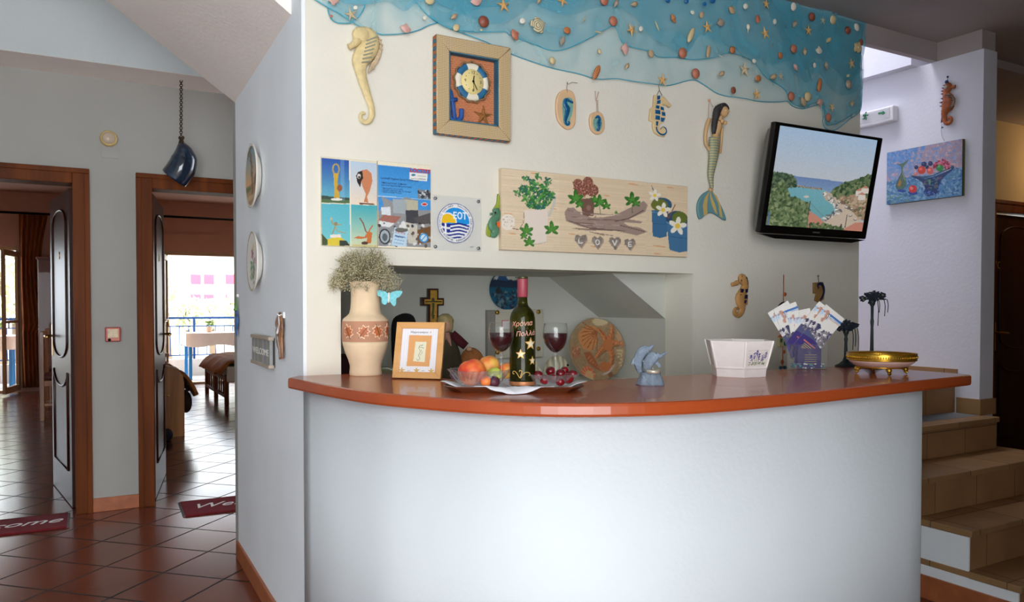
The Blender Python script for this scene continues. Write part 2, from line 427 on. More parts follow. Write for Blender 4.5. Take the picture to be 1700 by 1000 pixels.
terra = mat('terracotta_skirting', (168, 98, 62), .4, var=.15, vs=14)
floor_m = tile_mat('terracotta_floor', (112, 56, 38), (30, 16, 12), .333, R(45), (-.09, 4.51, 0), .2, gw=.012, var=.0)
stair_m = tile_mat('stair_tile', (158, 122, 84), (104, 82, 60), .32, 0, (3.25, 1.66, 0), .4, gw=.005, var=.14)
riser_m = tile_mat('stair_riser_tile', (150, 112, 76), (100, 78, 58), .32, 0, (3.0, 0, .01), .45, gw=.005, var=.14, axes='xz')

struct('floor', MB().box(-7, 9, -1.6, 13.62, -.12, 0), floor_m)
c_ = MB().box(.62, 9, -1.6, VM + .02, ZCE, ZCE + .15).box(UE - .02, 9, VM, VM, ZCE, ZCE + .1)
struct('ceiling', c_, ceil)
struct('ceiling_corridor', MB().box(4.39, 9, 2.69, 3.6, 2.70, 2.85), ceil)
struct('ceiling_hall', MB().box(-7, .62, -1.6, 5.6, 4.6, 4.7), upper)
struct('ceiling_stairwell', MB().box(.62, 5.0, VM, 5.6, 4.6, 4.7), upper)
# walls behind and beside the camera, with the open entrance
struct('wall_entrance', MB().box(-7, -2.05, -1.62, -1.52, 0, 4.7).box(.55, 9, -1.62, -1.52, 0, 4.7).box(-2.05, .55, -1.62, -1.52, 2.75, 4.7), white)
struct('wall_hall_side', MB().box(-2.5, -2.4, -1.52, 5.44, 0, 4.6), upper)
struct('wall_far_right', MB().box(8.9, 9.0, -1.52, 3.6, 0, 2.8), cream)
struct('wall_above_ceiling', MB().box(.62, .70, -1.52, VM - .02, ZCE + .15, 4.6), upper)

# front wall with the recess opening
NL, NR, NT, NB = .832, 2.463, 1.416, .90
wm = MB().box(UL0 + .012, NL, VM, VM + .187, 0, 4.6).box(NL, NR, VM, VM + .187, NT, 4.6).box(NR, UE, VM, VM + .187, 0, 4.6).box(NL, NR, VM, VM + .187, 0, NB)
struct('wall_front', wm, white)
# recess under the stairs
VS, VB, US, ZS0, ZS1 = VM + .187, 3.415, 2.112, 1.195, 1.436
al = MB().box(NL - .05, NR + .06, VB, VB + .06, .8, 1.7)                       # back
al.box(NL - .06, NL, VS, VB, .8, 1.7)                                         # left side
al.box(NR, NR + .06, VS, VB, .8, 1.7)                                         # right side
al.box(NL - .05, NR, VS, VB, NT, NT + .06)                                    # top
al.prism([(US - .12, ZS1 + .085), (NR + .02, ZS0), (NR + .02, 1.7), (US - .12, 1.7)], 0, VB - VS - .002, 0, Matrix(((1, 0, 0, 0), (0, 0, 1, VS + .001), (0, 1, 0, 0), (0, 0, 0, 1))))
struct('wall_recess', al, mat('recess_plaster', (206, 206, 196), .85, var=.03, vs=3, bump=.12, bs=60))
struct('trim_1', MB().box(NL - .05, NR + .05, VM + .02, VB, NB - .03, NB), white)   # sill of the recess

# left flank wall (slightly out of square) and its back
fl = MB().prism([(UL0, VL0 + .002), (UL0 + .13, VL0 + .002), (UL1 + .13, VL1), (UL1, VL1)], 0, 4.6)
struct('wall_left', fl, blue)
FLN = Vector((-(VL1 - VL0), UL1 - UL0, 0)).normalized()
struct('baseboard_left', MB().prism([(UL0 - .012, VL0 + .02), (UL0 + .001, VL0 + .02), (UL1 + .001, VL1), (UL1 - .012, VL1 + .005)], 0, .085), terra, .003)
struct('wall_left_return', MB().box(.74, 3.0, 4.10, 4.2, 0, 4.6), grey)

# hall end wall with two door openings, the dropped soffit and the bright wall above it
DT = 2.03
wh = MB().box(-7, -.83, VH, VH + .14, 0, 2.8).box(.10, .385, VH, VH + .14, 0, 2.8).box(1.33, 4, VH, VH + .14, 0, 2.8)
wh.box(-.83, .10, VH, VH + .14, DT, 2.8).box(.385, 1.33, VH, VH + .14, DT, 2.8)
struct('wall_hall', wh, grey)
struct('ceiling_soffit', MB().box(-7, 3, 5.10, VH + .002, 2.66, 2.80), lilac)
struct('wall_upper', MB().box(-7, 3, 5.099, 5.3, 2.661, 4.6), upper)
struct('baseboard_hall', MB().box(.118, .378, VH - .014, VH, 0, .085), terra, .003)
# underside of the upper stair flight
sl = MB(); k_ = .70
pr = [(.76, 2.27), (-1.9, 2.27 + k_ * 2.66), (-1.9, 2.52 + k_ * 2.66), (.76, 2.52)]
sl.prism(pr, 0, 1.27, 0, Matrix(((1, 0, 0, 0), (0, 0, 1, 2.845), (0, 1, 0, 0), (0, 0, 0, 1))))
struct('ceiling_stair_flight', sl, lilac)

# beam, wall by the stairs, stairwell walls
struct('trim_2', MB().box(UE - .001, 4.39, VM, VM + .035, 2.645, ZCE + .02), ceil)
struct('trim_3', MB().box(UR, UR + .125, 2.44, VM, 2.646, ZCE + .01), ceil)
struct('wall_light_block', MB().box(1.3, 1.4, -1.5, .12, 0, ZCE), white)  # unseen wall, added to keep entrance light off the stairs and right side
struct('wall_right', MB().box(UR, UR + .125, 2.43, 4.3, 0, 2.645), stairw)
struct('wall_stairwell_upper', MB().box(UR - .07, UR + .125, 2.80, 4.6, 2.646, 4.6), stairw)
struct('wall_stairwell_back', MB().box(2.4, 4.5, 4.3, 4.4, 0, 4.6), stairw)
struct('wall_behind_front', MB().box(2.52, UE, VM + .187, VM + .25, 0, 4.6), stairw)
struct('wall_stairwell_left', MB().box(2.52, 2.6, 3.5, 4.3, 0, 4.6), stairw)
struct('wall_over_beam', MB().box(UE, 4.5, VM + .004, VM + .035, ZCE + .02, 4.6), stairw)
struct('wall_corridor', MB().box(4.395, 6.14, 3.45, 3.56, 0, 2.8).box(7.1, 9, 3.45, 3.56, 0, 2.8).box(6.14, 7.1, 3.45, 3.56, 2.02, 2.8), cream)

# tiled stairs beside the counter
st = thing('staircase', 'brown tiled staircase rising between the counter and the stairwell wall', 'stairs', (3.24, 1.66, 0))
VN = [1.665, 1.862, 2.09, 2.335, 2.55]
for i, vn in enumerate(VN):
    z1 = .17 * (i + 1); ur = 4.37 if i < 3 else (UR + .02 if i == 3 else UR - .002)
    v1 = VN[i + 1] if i + 1 < len(VN) else 4.28
    vend = 2.428 if ur > UR else v1 + .03
    b = MB().box(0, ur - 3.24, vn + .012 - 1.66, (2.425 if i < 4 else 4.29) - 1.66, max(0, z1 - .17), z1 - .028, 1)
    b.box(-.012, ur - 3.24 + .004, vn - 1.66, (2.425 if i < 4 else 4.29) - 1.66, z1 - .028, z1, 0)
    b.build('step', [stair_m, riser_m], st, .004)
sw = MB()
for i, vn in enumerate(VN):
    sw.box(-.010, -.001, vn + .012 - 1.66, (VN[i + 1] + .012 if i < 4 else 4.28) - 1.66, .10, .17 * (i + 1) - .029)
sw.build('side_face', blue, st)
MB().box(-.02, -.002, .01, 2.6, 0, .10).build('skirting', terra, st)
struct('baseboard_right', MB().box(UR - .012, UR, 2.43, 2.55, .68, .765).box(UR - .012, UR + .137, 2.418, 2.43, .68, .765).box(UR - .012, UR, 2.55, 4.2, .85, .92), stair_m)

# ------------------------------------------------------------------ reception counter
def off_curve(pts, d):
    P = [Vector(p) for p in pts]; out = []
    for i in range(len(P)):
        t = (P[min(i + 1, len(P) - 1)] - P[max(i - 1, 0)]).normalized(); out.append(P[i] + Vector((-t.y, t.x)) * d)
    return out
front = catmull([(.632, 2.635), (.688, 2.262), (.765, 2.0), (.978, 1.672), (1.285, 1.512), (1.682, 1.484), (2.11, 1.516), (2.735, 1.572)], 8)
rc = thing('reception_counter', 'curved pale blue reception counter with a glossy orange-brown wooden top', 'counter', (0, 0, 0))
back = [(2.74, 2.0), (2.70, 2.07), (1.9, 2.07), (1.40, 2.06), (1.24, 2.12), (1.10, 2.28), (1.02, VM - .002), (UL0 + .002, VM - .002), (UL0 - .012, VM + .02)]
fr = [tuple(p) for p in front[:-1]] + [(2.71, 1.571), (2.735, 1.585), (2.745, 1.62)]
top = MB().prism([(p[0], p[1]) for p in fr] + back, ZC - .036, ZC)
top_m = wood_mat('counter_wood', 'a0451f', 'ab4d24', 'x', 6, .26, .25)
top.build('countertop', top_m, rc, .008)
bc = [p for p in off_curve(front, .055)]
bo = [(UL0 - .001, VM - .001), (UL0 + .001, 2.60), (UL0 + .006, 2.50), (UL0 + .017, 2.38)] + [tuple(p) for p in bc if p[1] < 2.3 and p[0] < 2.49 and p[0] > UL0 + .004] + [(2.50, 1.612)]
bi = [(p[0] + .02, p[1]) for p in [(2.50, 1.72)]] + [tuple(p) for p in off_curve([Vector(q) for q in bo], .10)][::-1]
bod = MB().prism(bo + [(2.50, 1.73)] + [tuple(p) for p in off_curve([Vector(q) for q in bo[:-1]], .10)][::-1], 0, ZC - .037, smooth=True)
bod.build('counter_body', mat('counter_plaster', (214, 220, 224), .8, var=.02, vs=3, bump=.08, bs=60), rc)

# ------------------------------------------------------------------ doors
def door_frame(name, u0, u1, v, zt, m):
    f = MB(); w_ = .092
    for a, b in ((u0, u0 + w_), (u1 - w_, u1)): f.box(a, b, v - .018, v + .158, 0, zt)
    f.box(u0 + w_, u1 - w_, v - .018, v + .158, zt - w_, zt)
    for a, b in ((u0, u0 + .03), (u1 - .03, u1)): f.box(a, b, v - .026, v - .018, 0, zt - .03)
    f.box(u0, u1, v - .026, v - .018, zt - .03, zt)
    return struct(name, f, m, .006)
def door_leaf(parent, w_, h_, m, number=None, side=1):
    # leaf lies in local xz, hinge at x=0; raised mouldings on both faces
    lf = MB().box(0, w_, -.02, .02, .005, h_)
    o = lf.build('leaf', m, parent, .003)
    mo = MB(); x0, x1 = .13, w_ - .13
    for sy in (-1, 1):
        y = sy * .022
        def ring(pts): mo.tube(pts + [pts[0]], .008, 6, cap=False)
        n = 10; cx = (x0 + x1) / 2; rx = (x1 - x0) / 2
        up = [(x0, y, .98 + .06)] + [(cx - rx * math.cos(math.pi * k / n), y, 1.80 + .10 * math.sin(math.pi * k / n)) for k in range(n + 1)] + [(cx + rx * math.cos(math.pi * k / n), y, 1.03 - .10 * math.sin(math.pi * k / n)) for k in range(n + 1)]
        lo = [(cx - rx * math.cos(math.pi * k / n), y, .84 - .10 * math.sin(math.pi * k / n)) for k in range(n + 1)] + [(x1, y, .22), (x0, y, .22)]
        ring(up); ring(lo)
    mo.build('panel_moulding', m, o)
    hd = MB(); hx = w_ - .06
    for sy in (-1, 1):
        hd.box(hx - .02, hx + .02, sy * .02 - .004, sy * .02 + .004, .92, 1.14)
        hd.tube([(hx, sy * .02, 1.06), (hx, sy * .065, 1.06), (hx - .03, sy * .07, 1.06), (hx - .12, sy * .066, 1.055)], .009, 8)
    hd.build('handle', brass, parent, .002)
    if number:
        for sy in (-1, 1):
            text(number, .07, brass, parent, 'number', (w_ * .5, sy * .0215, 1.60), ext=.002, tilt=(Euler((R(90), 0, 0 if sy < 0 else R(180))).to_matrix()))
door_frame('door_1', -.93, .12, VH, 2.10, framew)
door_frame('door_2', .375, 1.43, VH, 2.10, framew)
d1 = thing('door_leaf', 'dark brown panelled door, open, left of the grey wall with the red call point', 'door', (.030, 5.60, 0), (0, 0, R(98)))
door_leaf(d1, .83, 2.0, darkw, '1')
d2 = thing('door_leaf', 'dark brown panelled door, open, behind the right doorway under the hanging bell', 'door', (.466, 5.60, 0), (0, 0, R(80)))
door_leaf(d2, .83, 2.0, darkw, '2')
door_frame('door_3', 6.14, 7.1, 3.45, 2.09, framew)
struct('wall_washroom', MB().box(6.0, 7.3, 3.9, 3.95, 0, 2.8), cream)
d3 = thing('door_leaf', 'dark brown panelled washroom door lettered WC in the corridor', 'door', (7.0, 3.50, 0), (0, 0, R(180)))
door_leaf(d3, .76, 1.985, darkw)
text('WC', .085, mat('gold_letter', (200, 160, 70), .35, .8), d3, 'lettering', (.69, .0215, 1.585), ext=.002, tilt=Euler((R(90), 0, R(180))).to_matrix(), spacing=1.2)

# ================================================================== THE TWO BEDROOMS AND THE BALCONY OUTSIDE
VR0, VR1 = VH + .14, 13.6
struct('wall_room_partition', MB().box(.20, .30, VR0, VR1, 0, 3.0), peach)
struct('wall_room_left', MB().box(-4.1, -4.0, VR0, VR1, 0, 3.0), peach)
struct('wall_room_right', MB().box(4.4, 4.5, VR0, VR1, 0, 3.0), peach)
struct('wall_room_front', MB().box(-7, 4.5, VR0 - .02, VR0 + .001, 2.66, 3.0), peach)
struct('ceiling_room', MB().box(-4.1, 4.5, VR0 - .02, 13.75, 2.94, 3.04), roomceil)
struct('wall_balcony', MB().box(-4.1, -3.2, VR1, VR1 + .15, 0, 3.0).box(-.60, 1.33, VR1, VR1 + .15, 0, 3.0).box(4.0, 4.5, VR1, VR1 + .15, 0, 3.0).box(-3.2, -.6, VR1, VR1 + .15, 2.13, 3.0).box(1.33, 4.0, VR1, VR1 + .15, 2.13, 3.0), peach)
beige = mat('window_frame_paint', (188, 160, 128), .5)
struct('window_1', MB().box(-3.2, -.6, VR1 - .012, VR1 + .1, 2.08, 2.14).box(-.66, -.6, VR1 - .012, VR1 + .1, 0, 2.08).box(-3.2, -.6, VR1, VR1 + .12, -.01, .03), beige, .004)
struct('window_2', MB().box(1.33, 4.0, VR1 - .012, VR1 + .1, 2.08, 2.14).box(1.33, 1.39, VR1 - .012, VR1 + .1, 0, 2.08).box(1.33, 4.0, VR1, VR1 + .12, -.01, .03), beige, .004)
struct('trim_4', MB().box(-3.25, -.56, VR1 - .05, VR1, 2.14, 2.42), peach)
struct('trim_5', MB().box(1.28, 4.05, VR1 - .05, VR1, 2.14, 2.42), peach)
glass = glass_mat('window_glass')
def casement(label, hinge, ang):
    t = thing('casement_door', label, 'balcony door', hinge, (0, 0, R(ang)))
    MB().box(0, .06, -.02, .02, .03, 2.06).box(.56, .62, -.02, .02, .03, 2.06).box(.06, .56, -.02, .02, .03, .12).box(.06, .56, -.02, .02, 1.98, 2.06).box(.06, .56, -.018, .018, 1.02, 1.06).build('frame', beige, t, .004)
    MB().box(.06, .56, -.003, .003, .12, 1.98).build('pane', glass, t)
    MB().tube([(.59, .02, 1.05), (.59, .06, 1.05), (.59, .06, .95)], .01, 6).build('handle', brass, t)
casement('glazed balcony door standing open beside the brown curtain of the left room', (-.64, VR1 - .02, 0), -104)
casement('glazed balcony door standing open at the left edge of the right room window', (1.37, VR1 - .02, 0), -100)
black = mat('black_metal', (20, 18, 18), .4, .6, var=0)
t = tag(MB().tube([(-3.3, VR1 - .12, 2.62), (.18, VR1 - .12, 2.62)], .018, 8).ell((.17, VR1 - .12, 2.62), .03).build('curtain_rod', black), 'black curtain rod above the curtain in the left room', 'curtain rod')
t = tag(MB().tube([(.305, VR1 - .12, 2.68), (4.395, VR1 - .12, 2.68)], .018, 8).build('curtain_rod', black), 'black curtain rod above the window of the right room', 'curtain rod')
curt = mat('brown_curtain', (150, 82, 34), .85, var=.2, vs=5)
def cur(x, y):
    wd = .36 - .10 * math.sin(min(1, (1 - y) * 1.6) * math.pi) if y > .35 else .27
    return (-.61 + .02 * (1 - y) + x * wd, VR1 - .13 + .035 * math.sin(x * 34 + 1.3 * math.sin(y * 3)) , .07 + y * 2.53)
tag(MB().grid(cur, 70, 22).build('curtain', curt, solid=.004), 'brown drape gathered beside the balcony door of the left room', 'curtain')
wr = thing('wardrobe', 'reddish wooden wardrobe beyond the open left door, beside the curtain', 'wardrobe', (-.37, 12.9, 0))
ww = wood_mat('wardrobe_wood', '6a3a28', '8a5138', 'z', 8, .4, .2)
MB().box(0, .55, .02, .5, 0, 1.93).box(-.02, .57, 0, .52, 1.93, 1.96).build('carcass', ww, wr, .004)
for k in (0, 1):
    dr = MB().box(.01 + k * .27, .265 + k * .27, 0, .02, .05, 1.91).build('door', ww, wr, .004)
    MB().ell((.24 + k * .06, -.012, 1.0), .014).build('knob', brass, dr)
cush = mat('mauve_seat_fabric', (120, 78, 74), .8, var=.15)
def chair(name_label, loc, rz):
    c = thing('dining_chair', name_label, 'chair', loc, (0, 0, R(rz)))
    for x, h in ((-.2, .98), (.2, .44)):
        for y in (-.2, .2): MB().bar((x, y, 0), (x, y, h), .042, .042).build('leg', pinew, c, .004)
    b = MB().box(-.215, -.185, -.18, .18, .90, .97).box(-.215, -.185, -.18, .18, .52, .56)
    for k in range(4): b.box(-.21, -.19, -.13 + k * .08, -.11 + k * .08, .56, .90)
    b.build('backrest', pinew, c, .004)
    a = MB().box(-.2, .2, -.21, -.185, .38, .44).box(-.2, .2, .185, .21, .38, .44).box(.185, .21, -.2, .2, .38, .44).box(-.2, .2, -.205, -.19, .16, .19).box(-.2, .2, .19, .205, .16, .19)
    for k in range(4):
        for y in (-.198, .198): a.box(-.13 + k * .08, -.115 + k * .08, y - .006, y + .006, .19, .38)
    a.build('apron', pinew, c, .003)
    MB().ell((0, 0, .475), (.225, .225, .05), 20, 8, fn=lambda d, t, a: 1 / max(abs(math.cos(a)), abs(math.sin(a))) ** .6).build('seat', cush, c)
chair('honey wood dining chair with mauve cushion, nearer of two behind the open left door', (-.06, 10.25, 0), 0)
chair('honey wood dining chair with mauve cushion, farther of two behind the open left door', (.0 - .04, 11.5, 0), 0)
quilt = mat('golden_brown_quilt', (166, 104, 46), .85, var=.25, vs=7, bump=.6, bs=9)
def bed(label, u0, u1, v0, v1, z, drop, endpanel=False):
    b = thing('bed', label, 'bed', (u0, v0, 0)); L, W = v1 - v0, u1 - u0
    MB().box(.02, W, .02, L - .02, .30, z - .06).build('mattress', mat('mattress_white', (220, 210, 195), .9), b, .02)
    q = MB().grid(lambda x, y: (-.07 + x * (W + .1), -.02 + y * (L + .04), z - drop * (max(0, 1 - x / .07) ** 1.5) + .018 * math.sin(x * 19 + y * 7) * math.sin(y * 17)), 40, 40)
    q.build('quilt', quilt, b, solid=.03)
    for y in (.03, L * .5, L - .05): MB().box(0, .05, y, y + .05, 0, .40).build('leg', framew, b, .004)
    r = MB().box(.005, .045, .05, L, .32, .37).box(.005, .045, .05, L, .10, .14)
    k = .12
    while k < L: r.box(.015, .035, k, k + .025, .14, .32); k += .16
    r.build('side_rail', framew, b, .003)
    return b
bed('double bed with golden brown quilt at the right of the right room', 1.71, 3.6, 10.35, 12.05, .56, .16)
b = thing('daybed', 'honey wood daybed with curved end panel just inside the right room', 'bed', (.42, 8.2, 0))
ep = [(0, 0), (.555, 0), (.555, .52), (.54, .60), (.49, .66), (.42, .69), (.34, .70), (.34, .78), (.0, .78)]
MB().prism(ep, 0, .03, 0, Matrix(((1, 0, 0, 0), (0, 0, 1, 0), (0, 1, 0, 0), (0, 0, 0, 1))), .006).build('end_panel', pinew, b)
MB().box(0, .42, -.03, .09, .78, .81).build('shelf', pinew, b, .004)
MB().ell((.41, -.002, .40), (.012, .004, .012), 10, 6).build('bolt', brass, b)
MB().box(.03, .56, .04, 1.9, .25, .52).build('mattress', mat('mattress_white', (220, 210, 195), .9), b, .02)
MB().grid(lambda x, y: (.02 + x * .66, .05 + y * 1.8, .60 - .22 * max(0, (x - .8) / .2) ** 1.4 + .015 * math.sin(x * 15 + y * 23)), 30, 40).build('blanket', quilt, b, solid=.03)
tag(MB().ell((1.02, 8.55, .30), (.07, .2, .11), fn=lambda d, t, a: 1 + .08 * math.sin(5 * a)).tube([(1.02, 8.4, .38), (1.03, 8.45, .5), (1.03, 8.62, .5), (1.02, 8.68, .38)], .012, 6).build('cloth_bag', mat('dark_bag_cloth', (58, 36, 30), .9)), 'dark cloth bag hanging at the side of the daybed', 'bag')
tag(MB().ell((.80, 8.02, .055), (.05, .13, .055), 14, 8, fn=lambda d, t, a: 1 - .25 * (d.y > .3) * (d.z > 0)).build('slipper', mat('navy_slipper', (34, 36, 52), .8)), 'dark slipper on the floor before the daybed end panel', 'slipper')

# balcony
pale = mat('balcony_concrete', (215, 212, 205), .8)
bluep = mat('blue_railing_paint', (28, 74, 140), .4, var=.08)
struct('floor_balcony', MB().box(-6, 7, 13.62, 15.6, -.12, -.005), pale)
struct('wall_parapet', MB().box(-6, 7, 15.3, 15.42, -.12, .30), pale)
struct('ceiling_balcony', MB().box(-6, 7, 13.7, 15.6, 2.75, 2.9), pale)
rl = thing('balcony_railing', 'blue metal railing along the balcony outside the two bedrooms', 'railing', (-6, 15.35, .30))
zr = at(330, 527, v=15.35).z
MB().box(0, 13, -.03, .03, zr - .33, zr - .29).build('top_rail', bluep, rl, .004)
MB().box(0, 13, -.015, .015, zr - .47, zr - .45).box(0, 13, -.015, .015, .06, .08).build('rail', bluep, rl)
for k in range(9): MB().box(k * 1.6 - .02, k * 1.6 + .02, -.02, .02, 0, zr - .33).build('post', bluep, rl)
bl = MB()
for k in range(84): bl.box(k * .155 - .007, k * .155 + .007, -.007, .007, .08, zr - .47)
bl.build('balusters', bluep, rl)['kind'] = 'stuff'
tbl = mat('light_blue_legs', (40, 130, 200), .5)
cloth = mat('white_tablecloth', (236, 236, 238), .9, var=.03)
def table(label, u0, u1):
    zt = at(330, 553, v=14.55).z
    t = thing('balcony_table', label, 'table', (u0, 14.3, 0)); W = u1 - u0
    MB().box(0, W, 0, .7, zt - .03, zt - .004).build('tabletop', tbl, t)
    for x in (.06, W - .06):
        for y in (.06, .64): MB().box(x - .025, x + .025, y - .025, y + .025, 0, zt - .03).build('leg', tbl, t)
    g = MB(); per = [(-.02, -.02), (W + .02, -.02), (W + .02, .72), (-.02, .72)]
    g.box(-.02, W + .02, -.02, .72, zt - .002, zt + .004)
    pts = []
    for i in range(4):
        a, c = per[i], per[(i + 1) % 4]; n = 14
        for k in range(n): pts.append((a[0] + (c[0] - a[0]) * k / n, a[1] + (c[1] - a[1]) * k / n))
    n = len(pts); vs = [(p[0], p[1], zt) for p in pts] + [(p[0] * 1.01, p[1] + .02 * math.sin(i * 1.9), zt - .22 - .02 * math.sin(i * .8)) for i, p in enumerate(pts)]
    g.add(vs, [(i, (i + 1) % n, n + (i + 1) % n, n + i) for i in range(n)])
    g.build('tablecloth', cloth, t)
    return zt
zt = table('table with white cloth and blue legs on the balcony behind the right room', 1.75, 3.0)
table('table with white cloth and blue legs on the balcony behind the left room', -2.2, -.72)
def pot(label, u, v, z):
    p = thing('flower_pot', label, 'flower pot', (u, v, z))
    MB().lathe([(.04, 0), (.055, .09), (.06, .10), (.05, .10), (.04, .02), (0, .02)], 16).build('pot', mat('clay_pot', (200, 165, 140), .8), p)
    r = random.Random(3); f = MB()
    for k in range(26): f.ell((r.gauss(0, .03), r.gauss(0, .03), .13 + r.random() * .07), (.022, .022, .012), 6, 4)
    f.build('plant', mat('pot_plant_green', (120, 150, 80), .8), p)
pot('small potted plant on the balcony table behind the right room', 2.15, 14.6, zt + .004)
pot('small potted plant on the balcony table behind the left room', -.95, 14.6, zt + .004)

# beyond the balcony
ground = mat('street_ground', (170, 168, 150), .9)
struct('floor_street', MB().box(-60, 60, 15.6, 120, -4.2, -4.0), ground)
bd = thing('apartment_building', 'white apartment building with pink shuttered windows across the street', 'building', (0, 52, -4))
MB().box(-2, 22, 0, 8, 0, 11.5).box(-2.4, 22.4, -.4, 8.4, 11.5, 11.9).build('wall', mat('white_facade', (240, 236, 232), .9), bd)
pink = mat('pink_shutter', (230, 90, 112), .7)
for zy in (464, 497):
    for px in (325, 347, 383, 405, 427):
        p = at(px, zy, v=51.9); MB().box(p.x - .29, p.x + .29, -.10, .02, p.z + 4 - .30, p.z + 4 + .30).build('window', pink, bd)
leaf = mat('sunlit_foliage', (222, 226, 186), .9, var=.15, vs=2.5)
def tree(label, u, v, h, r, seed):
    t = thing('tree', label, 'tree', (u, v, -4), group='trees beyond the balcony'); rr = random.Random(seed)
    MB().tube([(0, 0, 0), (.1, 0, h * .4), (0, .05, h * .75)], [.22, .16, .08], 8).build('trunk', mat('tree_bark', (120, 100, 80), .9), t)
    f = MB()
    for k in range(420):
        d = Vector((rr.gauss(0, 1), rr.gauss(0, 1), rr.gauss(0, 1))).normalized() * (r * rr.uniform(.45, 1) ); c = d + Vector((0, 0, h * .72))
        s = rr.uniform(.08, .17); M = Matrix.Translation(c) @ Euler((rr.random() * 6, rr.random() * 6, rr.random() * 6)).to_matrix().to_4x4()
        f.add([(-s, 0, 0), (0, -s * .5, .05), (s, 0, 0), (0, s * .5, .05)], [(0, 1, 2, 3)], 0, False, M)
    f.build('crown', leaf, t)
for i, (px, v, y, r, lab) in enumerate([(-6, 21, 470, .9, 'bushy tree seen over the railing through the left room'), (24, 25, 492, .75, 'bushy tree seen behind the open casement of the left room'), (272, 26, 478, .8, 'bushy tree seen at the left edge of the right room window'), (312, 30, 520, .6, 'low bushy tree seen below the pink windows, left of the middle one'), (350, 34, 522, .7, 'low bushy tree seen below the pink windows of the white building'), (392, 28, 518, .6, 'low bushy tree seen just left of the flank wall edge')]):
    p = at(px, y, v=v); tree(lab, p.x, v, (p.z + 4) / .72 , r, i)

# ================================================================== THINGS ON THE FRONT WALL
FWD = Vector((math.sin(YAW), math.cos(YAW), 0))
class Fr:   # a spot on a wall: local x right, y up, z out of the wall
    def __init__(s, px, py, kind='m', off=.002):
        if kind == 'm': s.p0 = Vector((0, VM, 0)); s.n = Vector((0, -1, 0)); az = 0
        elif kind == 'f': s.p0 = Vector((UL0, VL0, 0)); s.n = FLN; az = math.atan2(VL0 - VL1, UL0 - UL1)
        elif kind == 'r': s.p0 = Vector((UR, 0, 0)); s.n = Vector((-1, 0, 0)); az = R(-90)
        elif kind == 'h': s.p0 = Vector((0, VH, 0)); s.n = Vector((0, -1, 0)); az = 0
        elif kind == 'b': s.p0 = Vector((0, VB, 0)); s.n = Vector((0, -1, 0)); az = 0
        s.rot = Euler((R(90), 0, az)); s.X = Vector((math.cos(az), math.sin(az), 0))
        s.o = at(px, py, p=s.p0 + s.n * off, n=s.n); s.s = s.o.dot(FWD) / FPX     # metres per pixel here
    def l(s, px, py, off=.002):
        d = at(px, py, p=s.p0 + s.n * off, n=s.n) - s.o
        return (d.dot(s.X), d.z)
    def pts(s, P, off=.002): return [s.l(x, y, off) for x, y in P]
    def P3(s, P, z, off=.002): return [s.l(x, y, off) + (z,) for x, y in P]
    def thing(s, name, label, cat, group=None): return thing(name, label, cat, s.o, s.rot, group)
    def turned(s, a): return (s.rot.to_matrix() @ Matrix.Rotation(a, 3, 'Z')).to_euler()
def zc(ox, oy, k): return lambda P: [(ox + x / k, oy + y / k) for x, y in P]   # crop coordinates -> photo

# ------------------------------------------------------------------ turquoise tulle with its shells
def tulle(name, col, a0, a1, sc_=5):
    m = bpy.data.materials.new(name); m.use_nodes = True; nt = m.node_tree; b = nt.nodes['Principled BSDF']; L = nt.links.new; N = nt.nodes.new
    tc = N('ShaderNodeTexCoord'); mp = N('ShaderNodeMapping'); mp.inputs['Scale'].default_value = (1, .75, 1); mp.inputs['Rotation'].default_value = (0, 0, .5)
    no = N('ShaderNodeTexNoise'); no.inputs['Scale'].default_value = sc_; no.inputs['Detail'].default_value = 2.5; no.inputs['Distortion'].default_value = 1.6
    mr = N('ShaderNodeMapRange'); mr.inputs['From Min'].default_value = .3; mr.inputs['From Max'].default_value = .72; mr.inputs['To Min'].default_value = a0; mr.inputs['To Max'].default_value = a1
    L(tc.outputs['Object'], mp.inputs['Vector']); L(mp.outputs['Vector'], no.inputs['Vector']); L(no.outputs['Fac'], mr.inputs['Value']); L(mr.outputs['Result'], b.inputs['Alpha'])
    b.inputs['Base Color'].default_value = lin(col) + (1,); b.inputs['Roughness'].default_value = .7; b.inputs['Specular IOR Level'].default_value = .2
    return m
tul1 = tulle('pale_tulle', (140, 206, 222), .20, .44, 4)
tul2 = tulle('turquoise_tulle', (104, 190, 214), .24, .56, 3.2)
hemm = mat('tulle_hem', (84, 184, 208), .7, alpha=.75)
NF = Fr(980, 60)
net = NF.thing('fishing_net', 'turquoise tulle net draped along the top of the wall, pinned with shells and starfish', 'decorative net')
TOPY = ZCE - .012 - NF.o.z
def drape(bottom, x0, x1, z, m, seed, topy=None, hem=True):
    B = catmull(NF.pts(bottom), 4); n = len(B); rr = random.Random(seed); ph = [rr.uniform(0, 6) for _ in range(4)]
    topl = [NF.l(x0, 0)[0] + (NF.l(x1, 20)[0] - NF.l(x0, 0)[0]) * i / (n - 1) for i in range(n)]
    ty = TOPY if topy is None else topy; rows = 16; vs = []
    for j in range(rows + 1):
        t = j / rows
        for i in range(n):
            x = B[i][0] + (topl[i] - B[i][0]) * t ** 1.3; y = B[i][1] + (ty - B[i][1]) * t
            zz = z + .006 * math.sin(x * 9 + y * 7 + ph[0]) + .004 * math.sin(x * 23 - y * 13 + ph[1]) + .003 * math.sin(y * 31 + x * 5 + ph[2])
            vs.append((x, y, max(.003, zz)))
    mb = MB().add(vs, [(j * n + i, j * n + i + 1, (j + 1) * n + i + 1, (j + 1) * n + i) for j in range(rows) for i in range(n - 1)])
    o = mb.build('drape', m, net)
    if hem: MB().tube([(vs[i][0], vs[i][1], vs[i][2]) for i in range(n)], .0022, 5).build('hem', hemm, o)
    return o
